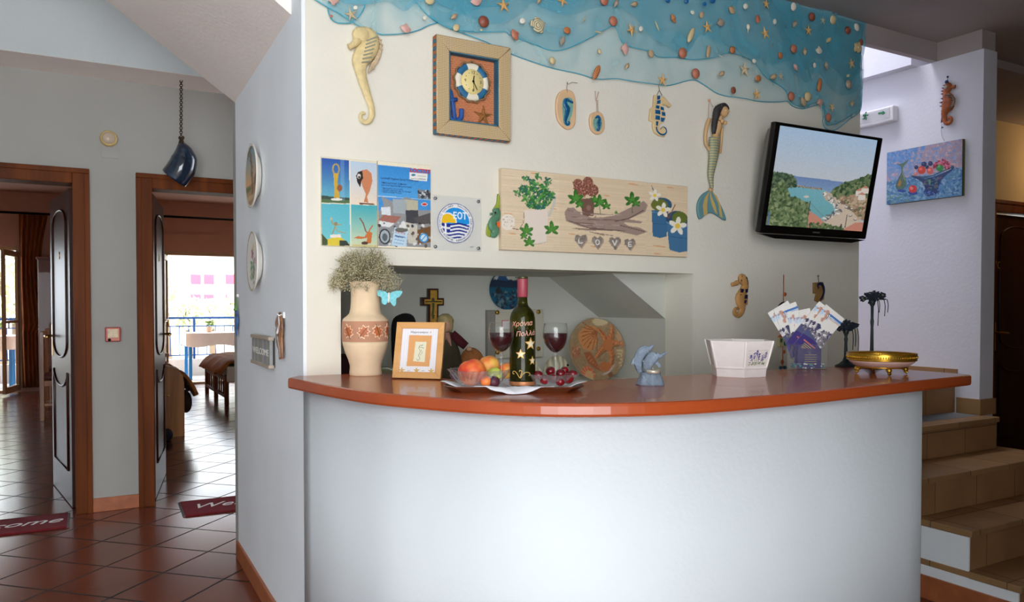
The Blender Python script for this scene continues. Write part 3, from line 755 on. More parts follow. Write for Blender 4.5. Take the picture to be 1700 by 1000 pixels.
outer = [(684, 0), (711, 30), (733, 43), (757, 53), (787, 65), (852, 92), (906, 111), (960, 123), (979, 130), (995, 133), (1022, 132), (1049, 137), (1076, 141), (1103, 143), (1120, 140), (1149, 133), (1166, 141), (1193, 157), (1225, 164), (1260, 169), (1290, 170), (1305, 169), (1314, 176), (1330, 181), (1343, 178), (1354, 175), (1362, 178), (1367, 187), (1363, 199), (1367, 211), (1378, 217), (1389, 214), (1404, 200), (1420, 189), (1427, 176), (1428, 141), (1425, 120), (1427, 88), (1430, 50)]
drape(outer, 690, 1434, .010, tul1, 1)
drape([(519, 0), (542, 15), (558, 24), (583, 40), (606, 51), (628, 58), (638, 59), (670, 57), (694, 51), (711, 43), (735, 36), (770, 22), (800, 14), (840, 12)], 512, 850, .012, tul1, 2)
drape([(544, 0), (543, 16), (547, 30), (556, 38), (567, 40), (584, 38), (600, 20), (606, 0)], 544, 610, .015, tul1, 3)
drape([(711, 30), (733, 46), (757, 54), (780, 57), (815, 55), (838, 54), (846, 60), (879, 73), (906, 83), (922, 85), (941, 81), (968, 69), (995, 54), (1012, 46), (1020, 51), (1030, 73), (1049, 81), (1074, 87), (1090, 96), (1120, 96), (1147, 101), (1179, 98), (1206, 90), (1245, 104), (1270, 130), (1300, 150), (1312, 170), (1330, 178), (1352, 172), (1366, 190), (1368, 208), (1385, 205), (1410, 190), (1424, 175), (1426, 120), (1427, 60)], 660, 1432, .018, tul2, 4)
drape([(555, 0), (575, 10), (610, 12), (640, 8), (668, 22), (690, 6), (720, 10), (760, 25), (800, 40), (830, 42), (862, 24), (880, 8), (905, 20), (940, 28), (975, 18), (1010, 12), (1045, 30), (1070, 60), (1095, 78), (1120, 94), (1140, 84), (1160, 60), (1200, 78), (1240, 92), (1275, 110), (1300, 104), (1330, 118), (1350, 98), (1380, 118), (1400, 140), (1424, 120)], 560, 1432, .024, tul2, 5, hem=False)
drape([(1270, 28), (1290, 70), (1300, 110), (1330, 140), (1352, 120), (1372, 150), (1395, 160), (1424, 150)], 1262, 1430, .028, tul2, 6, hem=False)

def unit_star(thin):
    mb = MB(); vs = [(0, 0, .30)]
    for k in range(10):
        a = math.pi * k / 5 + math.pi / 2; r = 1.0 if k % 2 == 0 else .30 * thin
        vs.append((r * math.cos(a), r * math.sin(a), .10 if k % 2 == 0 else .07))
    for k in range(10):
        a = math.pi * k / 5 + math.pi / 2; r = 1.0 if k % 2 == 0 else .32 * thin
        vs.append((r * math.cos(a), r * math.sin(a), 0))
    fs = [(0, 1 + k, 1 + (k + 1) % 10) for k in range(10)] + [(1 + k, 11 + k, 11 + (k + 1) % 10, 1 + (k + 1) % 10) for k in range(10)] + [tuple(range(20, 10, -1))]
    return mb.add(vs, fs, 0, False)
def unit_limpet():
    return MB().lathe([(1, 0), (.97, .12), (.82, .32), (.5, .50), (.16, .60), (0, .62)], 40, mod=lambda i, j, a, r, z: (r * (1 + .035 * math.sin(j * math.pi)) * (1 + .05 * (j % 2)), z * (1 + .06 * (j % 2))))
def unit_scallop():
    vs = [(0, -.85, .10)]; n = 27; m = 7
    for i in range(1, m + 1):
        t = i / m
        for j in range(n):
            a = R(35 + 110 * j / (n - 1)); q = 1 + .04 * (j % 2)
            rr = t * 1.75 * q * (1 - .16 * abs(j / (n - 1) - .5) * 2); vs.append((rr * math.cos(a), -.85 + rr * math.sin(a), .08 + .42 * math.sin(math.pi * min(1, t * .92)) * math.sin(math.pi * (j + 1) / (n + 1)) ** .5 + .05 * (j % 2)))
    fs = [(0, 1 + j, 2 + j) for j in range(n - 1)] + [(1 + i * n + j, 1 + (i + 1) * n + j, 2 + (i + 1) * n + j, 2 + i * n + j) for i in range(m - 1) for j in range(n - 1)]
    mb = MB().add(vs, fs)
    k = len(mb.v); rim = [mb.v[0]] + [mb.v[1 + i * n] for i in range(m)] + [mb.v[1 + (m - 1) * n + j] for j in range(1, n)] + [mb.v[1 + i * n + n - 1] for i in range(m - 2, -1, -1)]
    c = len(rim); mb.add([(p[0], p[1], 0) for p in rim] + rim, [(i, (i + 1) % c, c + (i + 1) % c, c + i) for i in range(c)] + [tuple(range(c))], 0, False)
    return mb.box(-.32, .32, -.95, -.72, 0, .16)
def unit_clam(): return MB().ell((0, 0, .22), (1, .78, .34), 20, 10, fn=lambda d, t, a: 1 - .12 * (d.x > 0) * abs(d.x))
def unit_conch():
    prof = [(0, -1.05), (.10, -1.0), (.22, -.75), (.42, -.35), (.52, -.05), (.47, .14), (.40, .16), (.42, .30), (.33, .44), (.27, .46), (.28, .58), (.20, .70), (.15, .72), (.15, .82), (.06, .98), (0, 1.02)]
    M = Matrix.Translation((0, 0, .36)) @ Matrix.Rotation(R(90), 4, 'Y')
    return MB().lathe(prof, 20, M=M, mod=lambda i, j, a, r, z: (r * (1 + .07 * math.sin(5 * a + i)), z))
def unit_mussel(): return MB().ell((0, 0, .18), (1, .36, .24), 22, 12, fn=lambda d, t, a: 1 - .16 * d.x)
def unit_razor(): return MB().ell((0, 0, .06), (1, .16, .08), 14, 8)
def unit_drop(): return MB().ell((.1, 0, .2), (.62, .42, .28), 16, 10).tube([(-.4, 0, .16), (-.75, 0, .12), (-1.05, .02, .08)], [.16, .09, .05], 8)
def unit_broken(): return MB().ell((0, 0, .12), (1, .92, .2), 30, 10, fn=lambda d, t, a: 1 + .10 * math.sin(5 * a + 1) + .07 * math.sin(9 * a) - .25 * (math.cos(a - 3.6) > .8)).ell((.05, .05, .3), (.2, .2, .1))
def unit_pebble(): return MB().ell((0, 0, .3), (1, .8, .45), 12, 8, fn=lambda d, t, a: 1 + .08 * math.sin(4 * a))
def ribbed(name, c1, c2, scale=6, wave='RINGS'):
    m = bpy.data.materials.new(name); m.use_nodes = True; nt = m.node_tree; b = nt.nodes['Principled BSDF']; L = nt.links.new; N = nt.nodes.new
    tc = N('ShaderNodeTexCoord'); wv = N('ShaderNodeTexWave'); wv.wave_type = wave; wv.inputs['Scale'].default_value = scale; wv.inputs['Distortion'].default_value = 4; wv.inputs['Detail'].default_value = 3
    if wave == 'RINGS': wv.rings_direction = 'Z'
    cr = N('ShaderNodeValToRGB'); cr.color_ramp.elements[0].color = lin(c1) + (1,); cr.color_ramp.elements[1].color = lin(c2) + (1,)
    L(tc.outputs['Object'], wv.inputs['Vector']); L(wv.outputs['Fac'], cr.inputs['Fac']); L(cr.outputs['Color'], b.inputs['Base Color']); b.inputs['Roughness'].default_value = .45
    MATS[name] = m; return m
SM = dict(star=ribbed('starfish_orange', (206, 146, 78), (236, 190, 120), 3), pstar=ribbed('starfish_pale', (186, 166, 132), (226, 204, 166), 3),
    red=ribbed('limpet_red', (158, 78, 58), (214, 142, 112), 2.5), brn=ribbed('limpet_brown', (120, 62, 48), (168, 96, 72), 2.5), pink=ribbed('scallop_pink', (180, 84, 84), (242, 216, 200), 3),
    white=ribbed('clam_white', (226, 216, 196), (246, 240, 226), 2), tan=ribbed('shell_tan', (150, 112, 76), (224, 200, 160), 3), orange=ribbed('shell_orange', (160, 84, 44), (216, 146, 92), 1.6),
    dark=ribbed('shell_dark', (62, 42, 34), (226, 208, 184), 4), yel=ribbed('shell_yellow', (196, 172, 120), (234, 216, 170), 2.5), big=ribbed('shell_blotched', (150, 132, 96), (230, 222, 188), 1.2),
    blu=mat('blue_glass_pebble', (40, 120, 190), .12, var=.1, trans=.4))
UN = dict(star=(unit_star(1.0), 'starfish'), limpet=(unit_limpet(), 'limpet_shell'), scallop=(unit_scallop(), 'scallop_shell'), clam=(unit_clam(), 'clam_shell'), conch=(unit_conch(), 'conch_shell'), mussel=(unit_mussel(), 'mussel_shell'), razor=(unit_razor(), 'razor_shell'), drop=(unit_drop(), 'whelk_shell'), broken=(unit_broken(), 'broken_shell'), pebble=(unit_pebble(), 'glass_pebble'))
SHELLS = [
('scallop', 553, 1, 8, 0, 'pink', 'red striped scallop at the top left end of the net'),
('star', 583, 24, 11, 20, 'pstar', 'greyish starfish on the net above the big cream seahorse'),
('clam', 590, 13, 4, 40, 'white', 'tiny white clam touching the greyish starfish above the seahorse'),
('clam', 550, 27, 3, 0, 'red', 'tiny pinkish shell in the small net loop left of the cream seahorse'),
('scallop', 673.5, 47, 8, 170, 'pink', 'pink speckled scallop at the net hem between cream seahorse and clock'),
('clam', 705, 30, 4, 30, 'white', 'tiny white shell at the net crossing left above the clock'),
('clam', 713, 1, 9, 15, 'yel', 'cream clam at the top picture edge left above the clock'),
('conch', 753, 28, 8, 40, 'tan', 'greyish tan conch on the net just above the clock frame, leftmost there'),
('clam', 757, 46, 7, 50, 'yel', 'cream clam at the net hem above the clock, under the greyish tan conch'),
('scallop', 790, 1, 9, 200, 'pink', 'pink scallop at the top picture edge above the clock'),
('star', 836, 9, 12, 10, 'star', 'large orange starfish on the net right above the clock'),
('limpet', 803, 36, 9.5, 0, 'brn', 'dark red limpet on the net above the middle of the clock'),
('clam', 799, 50, 2.5, 0, 'yel', 'tiny cream shell below the dark red limpet above the clock'),
('clam', 867, 35, 6, 35, 'white', 'white oval clam left of the large broken shell'),
('broken', 891.5, 43, 14, 20, 'big', 'large broken cream shell with brown spot on the net'),
('scallop', 855, 57.5, 8, 120, 'red', 'red ribbed scallop beside the upper right corner of the clock frame'),
('conch', 894, 2, 6, 60, 'tan', 'tan conch at the top edge above the large broken shell'),
('star', 934, 1, 10, 30, 'star', 'orange starfish at the top edge right of the large broken shell'),
('razor', 970, 32, 6, 60, 'yel', 'small cream sliver shell left of the tilted red limpet'),
('clam', 941, 51, 7.5, 0, 'orange', 'brown rounded clam right of the large broken shell'),
('conch', 932, 69, 9, 250, 'dark', 'black and white striped conch below the brown rounded clam'),
('limpet', 917, 101, 6, 0, 'yel', 'cream round limpet low on the net above the oval seahorse pendant'),
('limpet', 1003, 1, 8, 0, 'red', 'red limpet at the top edge of the net left of the brown conches'),
('conch', 1021.5, 6, 8, 60, 'dark', 'brown and white conch near the top edge, beside the red limpet'),
('conch', 1052, 7.5, 8, 20, 'tan', 'brown conch near the top edge above the starfish and white oval'),
('pebble', 1108, 1, 5, 0, 'blu', 'leftmost blue glass pebble at the top edge of the net'),
('pebble', 1139, 2, 5, 40, 'blu', 'second blue glass pebble from the left at the top edge'),
('pebble', 1169, 7, 4, 40, 'blu', 'lowest blue glass pebble at the top edge of the net'),
('pebble', 1182, 1, 6, 20, 'blu', 'rightmost and longest blue glass pebble at the top edge'),
('limpet', 1018, 35, 8, 0, 'red', 'tilted red limpet where the dark tulle is gathered left of centre'),
('star', 1048.5, 49.5, 10, 35, 'star', 'orange starfish touching a small white oval clam in mid net'),
('clam', 1063.5, 48, 5, 60, 'white', 'small white oval clam right of the mid net starfish'),
('razor', 1090.5, 43, 9, -60, 'yel', 'thin diagonal razor shell between white oval and orange conch'),
('conch', 1116, 32, 8, -60, 'orange', 'orange pointed conch left of the long yellow mussel'),
('clam', 1149, 21, 4.5, 0, 'white', 'round white clam under the blue glass pebbles'),
('clam', 1164, 25, 6, 70, 'tan', 'tan oval shell right of the round white clam under the blue pebbles'),
('star', 1174, 45, 10, 15, 'star', 'orange starfish between the long mussel and the dark fan scallop'),
('mussel', 1146, 57.5, 14, 65, 'yel', 'long yellow mussel standing diagonal left of a starfish'),
('scallop', 1196, 37, 7, 200, 'dark', 'dark red fan scallop right of the starfish under the blue pebbles'),
('razor', 993.7, 53.5, 8, 0, 'yel', 'horizontal yellow sliver shell left of the tilted red limpet'),
('scallop', 1037, 81, 8, 270, 'pink', 'white scallop with pink stripes on the edge of the dark tulle'),
('clam', 1080, 89, 7, 110, 'tan', 'tan speckled clam on the dark tulle edge above the hanging blue seahorse'),
('limpet', 1133, 88, 8.5, 0, 'red', 'pink radial limpet on the dark tulle edge, left of the big brown cone'),
('mussel', 1175, 84.5, 11, 80, 'tan', 'big brown speckled oval shell right of the pink radial limpet'),
('razor', 1196.5, 93, 5, -10, 'white', 'small white sliver right of the big brown speckled shell'),
('clam', 995, 85.5, 4.5, 110, 'yel', 'small cream shell above the long orange mussel'),
('mussel', 989.7, 119, 14, 65, 'orange', 'long orange mussel at the hem above the oval pendants'),
('conch', 1040, 110, 6.5, 60, 'tan', 'small tan conch low on the pale tulle below the pink striped scallop'),
('star', 1100, 133, 10, 0, 'star', 'orange starfish at the hem above the hanging blue seahorse'),
('limpet', 1155, 122, 8, 0, 'red', 'red limpet at the hem peak above the mermaid'),
('conch', 1196.7, 123, 7.5, 35, 'tan', 'cream pointed conch right of the limpet above the mermaid'),
('scallop', 1215, 16.5, 6.5, 150, 'tan', 'brown scallop in the upper right part of the net'),
('clam', 1237, 11, 6, 30, 'white', 'white oval clam at the top, right of the brown scallop'),
('star', 1272, 6.6, 8, 0, 'star', 'orange starfish highest on the right part of the net'),
('clam', 1316, 11.5, 7.5, 80, 'white', 'white upright oval clam near the ceiling'),
('scallop', 1258, 32, 6, 90, 'red', 'red scallop below the highest starfish'),
('clam', 1285.6, 36, 5, 70, 'white', 'faint white clam half hidden in the tulle, left of the dark conch'),
('drop', 1241, 46, 8, 90, 'white', 'white drop shaped whelk left of a bright starfish'),
('star', 1270, 55.4, 10, 20, 'star', 'bright orange starfish right of the white drop shaped whelk'),
('conch', 1317.5, 40, 7.5, 60, 'dark', 'dark brown conch in the upper right net'),
('limpet', 1347.6, 27.5, 7, 0, 'brn', 'dark red limpet near the ceiling line'),
('star', 1366, 34, 6, 0, 'pstar', 'small tan starfish between dark red limpet and cream round scallop'),
('limpet', 1382, 33, 7.5, 0, 'yel', 'cream round shell near the ceiling line'),
('limpet', 1407, 50.6, 6.5, 0, 'brn', 'brown limpet in the upper right corner of the net'),
('clam', 1421, 46, 7, -50, 'white', 'white oval clam in the extreme upper right corner'),
('star', 1342, 50.6, 8, 5, 'star', 'orange starfish below the dark red limpet near the ceiling'),
('razor', 1282, 75, 6, 60, 'dark', 'thin dark razor shell below the bright starfish'),
('limpet', 1216, 83, 6, 0, 'orange', 'small orange limpet above the pale large starfish'),
('limpet', 1317.5, 81, 7, 0, 'red', 'red limpet in the middle of the right part of the net'),
('conch', 1334, 86, 6.5, 90, 'tan', 'cream upright conch right of the red limpet'),
('scallop', 1359, 83.5, 6.5, 180, 'white', 'white scallop in the middle of the swirled tulle'),
('conch', 1373.6, 67, 7, 45, 'yel', 'yellow knobbly conch above the white scallop'),
('broken', 1423, 80, 10, 60, 'yel', 'large yellow brown shell at the right edge of the net'),
('limpet', 1429, 70, 5, 0, 'brn', 'brown barnacle on the large shell at the right edge of the net'),
('clam', 1294.6, 93, 6, -60, 'orange', 'brown oval clam between the dark razor shell and red limpet'),
('star', 1236, 115.5, 12, 0, 'pstar', 'large pale starfish in the right part of the net'),
('clam', 1251.5, 101.6, 4.5, 0, 'white', 'faint white clam above right of the large pale starfish'),
('star', 1413, 105.6, 9, 20, 'star', 'orange starfish close to the right edge of the net'),
('clam', 1351.6, 108.5, 4.5, 90, 'white', 'small round white clam below the white scallop'),
('conch', 1370, 110, 7, -70, 'dark', 'black and white conch right of the small round white clam'),
('conch', 1319, 112.6, 6.5, -50, 'pink', 'pink conch under the red limpet'),
('clam', 1258, 130.5, 7, 15, 'orange', 'glossy brown clam right below the large pale starfish'),
('conch', 1282, 128, 8.5, 25, 'tan', 'brown and white fat conch right of the glossy brown clam'),
('star', 1296, 127, 6, 10, 'pstar', 'small pale starfish beside the fat brown and white conch'),
('clam', 1216.7, 150, 6.5, 80, 'brn', 'dark red clam low on the net right of the mermaid'),
('star', 1256.5, 157, 9, 10, 'star', 'orange starfish at the hem above the television, leftmost there'),
('limpet', 1313.7, 160, 7, 0, 'red', 'bright red limpet in the net lobe above the television'),
('limpet', 1340.6, 160.5, 7.5, 0, 'yel', 'yellow round shell in the net lobe above the television'),
('scallop', 1333.5, 169, 6.5, 120, 'tan', 'tan scallop half under the yellow round shell above the television'),
('mussel', 1359, 140, 12, 80, 'orange', 'long brown mussel above the net lobe of the television'),
('scallop', 1361, 170.5, 6.5, 20, 'pink', 'pale pink scallop right of the yellow round shell above the television'),
('star', 1381, 178, 7, 40, 'star', 'narrow orange starfish above the lowest red limpet'),
('limpet', 1375, 195, 6.5, 0, 'red', 'lowest red limpet in the net tail over the television'),
('limpet', 1408.8, 140, 7, 0, 'dark', 'dark mottled round shell near the right edge of the net'),
('conch', 1406.6, 126, 4.5, 30, 'yel', 'tiny pale conch above the dark mottled round shell'),
('conch', 1412.7, 171.6, 5.5, 90, 'tan', 'small tan conch near the lower right edge of the net'),
]
SH = {}
for kind, px, py, r_, ang, mk, lab in SHELLS:
    f = Fr(px, py, 'm', .036); key = (kind, mk)
    if key not in SH: SH[key] = UN[kind][0].mesh(UN[kind][1], SM[mk])
    o = link(SH[key], UN[kind][1], None, f.o, f.turned(R(ang))); s_ = r_ * f.s * (1.1 if kind == 'star' else 1.0); o.scale = (s_,) * 3
    tag(o, lab, 'starfish' if kind == 'star' else 'pebble' if kind == 'pebble' else 'shell', 'shells and starfish on the net')

# ------------------------------------------------------------------ big cream seahorse
z3 = zc(500, 0, 3.696); z7 = zc(800, 230, 3.953)
f = Fr(605, 130); sh = f.thing('seahorse_figure', 'large cream seahorse figure with curled tail hanging left of the clock', 'wall figure')
crm = mat('cream_seahorse_glaze', (226, 204, 150), .5, var=.12, vs=40, bump=.3, bs=200)
bpath = z3([(352, 232), (372, 222), (402, 232), (418, 265), (405, 305), (375, 345), (352, 385), (352, 430), (362, 480), (376, 530), (396, 590), (416, 650), (424, 700), (412, 742), (386, 756), (362, 744), (354, 718), (366, 700), (384, 706)])
br = [40, 46, 52, 54, 56, 58, 50, 36, 30, 27, 23, 20, 18, 16, 14, 12, 10, 9, 7]
P = catmull(f.P3(bpath, .018), 5); rr = [x / 3.696 * f.s for x in np.interp(np.linspace(0, 1, len(P)), np.linspace(0, 1, len(br)), br)]
MB().tube(P, rr, 12, ridge=.07, flat=.5).ell(P[2], (.034, .03, .022)).tube(f.P3(z3([(345, 250), (320, 275), (300, 290), (284, 298)]), .018), [.017, .013, .010, .012], 10).build('body', crm, sh)
fin = catmull(f.pts(z3([(395, 195), (440, 200), (470, 235), (488, 290), (480, 350), (455, 400), (425, 440), (405, 452), (420, 400), (450, 350), (455, 290), (440, 240)])), 3)
fn_ = MB().prism(fin, .006, .016, 0, None, .003)
for a, b in zip(z3([(455, 240), (460, 270), (463, 300), (455, 335), (440, 370), (425, 400)]), z3([(485, 255), (492, 285), (490, 315), (478, 355), (460, 395), (438, 435)])): fn_.bar(f.l(*a) + (.017,), f.l(*b) + (.017,), .004)
fn_.build('fin', mat('seahorse_fin_glaze', (206, 184, 150), .5, var=.2, vs=60), sh)
rg = MB()
for k in range(7): rg.bar(f.l(*z3([(352 + 5 * k, 400 - 22 * k)])[0]) + (.036,), f.l(*z3([(404 + 7 * k, 392 - 25 * k)])[0]) + (.036,), .004)
rg.build('ridges', mat('seahorse_grey_ridge', (150, 150, 130), .6), sh)
e = f.l(*z3([(344, 232)])[0]); MB().ell(e + (.033,), (.004, .004, .004)).build('eye', black, sh)

# ------------------------------------------------------------------ shadow-box clock
zk = zc(720, 50, 5.263)
f = Fr(786, 147, 'm', .002); ck = f.thing('wall_clock', 'nautical shadow-box clock with lifebuoy dial in a woven wicker frame', 'clock')
TL, TR, BR, BL = [f.l(*q, .042) for q in zk([(33, 45), (675, 152), (668, 965), (20, 905)])]
cx, cy = (TL[0] + TR[0] + BL[0] + BR[0]) / 4, (TL[1] + TR[1] + BL[1] + BR[1]) / 4
W2, H2 = (TR[0] - TL[0] + BR[0] - BL[0]) / 4, (TL[1] - BL[1] + TR[1] - BR[1]) / 4; bw = .052
wick = bpy.data.materials.new('wicker'); wick.use_nodes = True
nt = wick.node_tree; tc = nt.nodes.new('ShaderNodeTexCoord'); cr = nt.nodes.new('ShaderNodeValToRGB'); mm = nt.nodes.new('ShaderNodeMath'); mm.operation = 'ADD'
w1 = nt.nodes.new('ShaderNodeTexWave'); w1.bands_direction = 'X'; w1.inputs['Scale'].default_value = 55; w1.inputs['Distortion'].default_value = 1.5
w2 = nt.nodes.new('ShaderNodeTexWave'); w2.bands_direction = 'Y'; w2.inputs['Scale'].default_value = 55; w2.inputs['Distortion'].default_value = 1.5
cr.color_ramp.elements[0].color = lin((122, 98, 66)) + (1,); cr.color_ramp.elements[1].color = lin((222, 196, 152)) + (1,); cr.color_ramp.elements[1].position = .75
m2 = nt.nodes.new('ShaderNodeMath'); m2.operation = 'MULTIPLY'; m2.inputs[1].default_value = .5
for x in (w1, w2): nt.links.new(tc.outputs['Object'], x.inputs['Vector'])
nt.links.new(w1.outputs['Fac'], mm.inputs[0]); nt.links.new(w2.outputs['Fac'], mm.inputs[1]); nt.links.new(mm.outputs[0], m2.inputs[0]); nt.links.new(m2.outputs[0], cr.inputs['Fac']); nt.links.new(cr.outputs['Color'], nt.nodes['Principled BSDF'].inputs['Base Color']); nt.nodes['Principled BSDF'].inputs['Roughness'].default_value = .75
fm = MB()
def trap(a, b, c, d): fm.prism([(cx + p[0], cy + p[1]) for p in (a, b, c, d)], .004, .044, 0, None, .006)
trap((-W2, H2), (W2, H2), (W2 - bw, H2 - bw), (-W2 + bw, H2 - bw)); trap((-W2, -H2), (W2, -H2), (W2 - bw, -H2 + bw), (-W2 + bw, -H2 + bw))
trap((-W2, -H2), (-W2 + bw, -H2 + bw), (-W2 + bw, H2 - bw), (-W2, H2)); trap((W2, -H2), (W2 - bw, -H2 + bw), (W2 - bw, H2 - bw), (W2, H2))
fo = fm.build('frame', wick, ck)
teal = mat('teal_paint', (44, 104, 130), .6, var=.15); iw, ih = W2 - bw, H2 - bw
ed = MB()
for k in range(26):
    t = -1 + 2 * (k + .5) / 26
    for x, y, q in ((cx + t * W2, cy + H2, 0), (cx + t * W2, cy - H2, 0), (cx - W2, cy + t * H2, 1), (cx + W2, cy + t * H2, 1)):
        dx, dy = (W2 / 30, .0025) if q == 0 else (.0025, H2 / 30); ed.box(x - dx, x + dx, y - dy, y + dy, .012, .036, k % 2)
ed.build('edge_binding', [teal, mat('rust_binding', (170, 100, 60), .7)], fo)
MB().box(cx - iw, cx - iw + .004, cy - ih, cy + ih, .006, .040).box(cx + iw - .004, cx + iw, cy - ih, cy + ih, .006, .040).box(cx - iw, cx + iw, cy + ih - .004, cy + ih, .006, .040).box(cx - iw, cx + iw, cy - ih, cy - ih + .004, .006, .040).build('lining', teal, ck)
MB().box(cx - iw, cx + iw, cy - ih, cy + ih, .002, .008).build('back_panel', mat('salmon_panel', (196, 120, 78), .8), ck)
nn = MB(); st_ = .0085; a = -iw
rows = int(2 * ih / st_)
for r_ in range(rows):
    y = cy - ih + r_ * st_; x = cx - iw; pts = []
    k = 0
    while x < cx + iw: pts.append((x, y + (st_ * .45 if (k + r_) % 2 else 0), .0095)); x += st_; k += 1
    nn.tube(pts, .0008, 3, cap=False)
nn.build('netting', mat('cream_netting', (236, 196, 160), .8), ck)
lc = f.l(*zk([(340, 452)])[0], .03); lr = abs(f.l(*zk([(490, 470)])[0], .03)[0] - lc[0]) * .97
def arc_ring(mb, r0, th, a0, a1, z, n, mi):
    vs = []; q = 10
    for i in range(n + 1):
        a = a0 + (a1 - a0) * i / n
        for j in range(q):
            b = 2 * math.pi * j / q; rad = r0 + th * math.cos(b); vs.append((lc[0] + rad * math.cos(a), lc[1] + rad * math.sin(a), z + th * .7 * math.sin(b)))
    mb.add(vs, [(i * q + j, (i + 1) * q + j, (i + 1) * q + (j + 1) % q, i * q + (j + 1) % q) for i in range(n) for j in range(q)], mi)
lb = MB(); th = lr * .19
for k in range(8):
    arc_ring(lb, lr - th, th, R(-22 + 45 * k), R(23 + 45 * k), .022, 6, 0 if k % 2 == 0 else 1)
lbo = lb.build('lifebuoy', [mat('lifebuoy_white', (236, 228, 206), .6), mat('lifebuoy_blue', (44, 108, 150), .55, var=.15)], ck)
MB().tube([(lc[0] + (lr * 1.04 + .004 * math.sin(k * 1.7)) * math.cos(k * math.pi / 24), lc[1] + (lr * 1.04 + .004 * math.sin(k * 1.7)) * math.sin(k * math.pi / 24), .024) for k in range(49)], .0035, 6).build('rope', mat('brown_rope', (140, 110, 76), .9), lbo)
dr = lr * .66
dial = MB().lathe([(dr, .010), (dr, .028), (dr * .95, .032), (0, .032)], 40, M=Matrix.Translation((lc[0], lc[1], 0))).build('dial', mat('dial_yellow', (238, 218, 150), .5), ck)
ink = mat('black_ink', (24, 20, 18), .5, var=0)
for t_, x, y in (('12', 0, .70), ('3', .68, 0), ('6', 0, -.70), ('9', -.70, 0)): text(t_, dr * .34, ink, dial, 'numeral', (lc[0] + dr * x, lc[1] + dr * y, .0325))
dm = MB()
for k in range(12):
    if k % 3: dm.ell((lc[0] + dr * .72 * math.cos(k * math.pi / 6), lc[1] + dr * .72 * math.sin(k * math.pi / 6), .0325), .0016, 6, 4)
dm.build('hour_dots', ink, dial)
hd = MB(); z_ = .035
for q, ln, wd in ((82, .46, .0035), (-62, .68, .003), (-86, .75, .0014)): hd.bar((lc[0], lc[1], z_), (lc[0] + dr * ln * math.cos(R(q)), lc[1] + dr * ln * math.sin(R(q)), z_), wd, .0012)
hd.ell((lc[0], lc[1], z_), (.005, .005, .002)); hd.build('hands', black, dial)
anc = MB(); A3 = lambda P, z: f.P3(zk(P), z, .03)
anc.tube(A3([(150, 530), (165, 600), (178, 690), (190, 800)], .025), .0085, 8, flat=.7).tube(A3([(132, 615), (205, 605)], .026), .0075, 8).tube(catmull(A3([(135, 700), (140, 760), (190, 795), (240, 765), (245, 690)], .026), 4), .0095, 8)
anc.tube(catmull(A3([(140, 560), (132, 540), (150, 525), (160, 548)], .026), 4), .0045, 6).build('anchor', mat('anchor_blue', (44, 88, 160), .6, var=.2), ck)
fs_ = f.l(*zk([(438, 750)])[0], .02); so = link(UN['star'][0].mesh('starfish', mat('starfish_brown', (164, 110, 56), .8, var=.2, bump=.4)), 'starfish', ck, (fs_[0], fs_[1], .012)); so.scale = (.042,) * 3

# ------------------------------------------------------------------ small hanging ceramics
tanc = mat('tan_ceramic', (224, 186, 144), .5, var=.08); bluc = mat('blue_glaze', (24, 92, 140), .2, var=.35, vs=60, coat=.5); dkbl = mat('dark_blue_glaze', (16, 50, 92), .2, var=.2, coat=.5); tealg = mat('teal_wash', (120, 172, 160), .4, var=.2, vs=40)
cord = mat('grey_cord', (120, 110, 95), .9); pcord = mat('pink_cord', (206, 150, 124), .9)
zp = zc(910, 130, 8.095)
def spath(mb, f, P, rad, z, k, flat=.45, n=5, ridge=.05):
    Q = catmull(f.P3(P, z), n); rr = np.interp(np.linspace(0, 1, len(Q)), np.linspace(0, 1, len(rad)), rad) / k * f.s
    return mb.tube(Q, list(rr), 10, ridge=ridge, flat=flat)
f = Fr(938, 183); t = f.thing('seahorse_pendant', 'large oval tan ceramic pendant with blue seahorse, left of the small oval one', 'wall ornament')
MB().prism(closed(f.pts(zp([(240, 160), (320, 200), (352, 330), (352, 560), (330, 650), (265, 695), (190, 660), (115, 560), (92, 400), (110, 250), (165, 175)])), 4), 0, .012, 0, None, .004).build('plaque', tanc, t)
MB().prism(closed(f.pts(zp([(180, 290), (300, 290), (300, 480), (270, 560), (270, 640), (195, 630), (170, 460)])), 4), .012, .0135).build('wash', tealg, t)
mb = MB(); spath(mb, f, zp([(232, 300), (205, 310), (205, 370), (232, 420), (225, 480), (205, 560), (205, 610), (235, 635), (258, 610), (240, 590)]), [18, 26, 34, 40, 34, 22, 18, 15, 12, 9], .016, 8.095)
spath(mb, f, zp([(225, 300), (260, 320), (305, 340)]), [22, 16, 14], .016, 8.095); mb.build('seahorse', bluc, t)
MB().tube(f.P3(zp([(238, 200), (228, 150), (235, 60), (245, 90), (300, 65), (370, 75)]), .012), .0012, 5).build('cord', cord, t)
f = Fr(989, 203); t = f.thing('seahorse_pendant', 'small oval tan ceramic pendant with blue seahorse on a pink cord', 'wall ornament')
MB().prism(closed(f.pts(zp([(640, 455), (705, 480), (738, 570), (740, 680), (700, 745), (630, 755), (570, 700), (545, 600), (560, 490)])), 4), 0, .012, 0, None, .004).build('plaque', tanc, t)
MB().prism(closed(f.pts(zp([(620, 515), (685, 540), (700, 640), (670, 715), (610, 710), (580, 600)])), 4), .012, .0135).build('wash', tealg, t)
mb = MB(); spath(mb, f, zp([(605, 545), (640, 525), (660, 560), (645, 620), (655, 670), (645, 710), (622, 690)]), [9, 20, 20, 26, 16, 12, 8], .016, 8.095); spath(mb, f, zp([(682, 600), (676, 650)]), [6, 6], .015, 8.095); mb.build('seahorse', bluc, t)
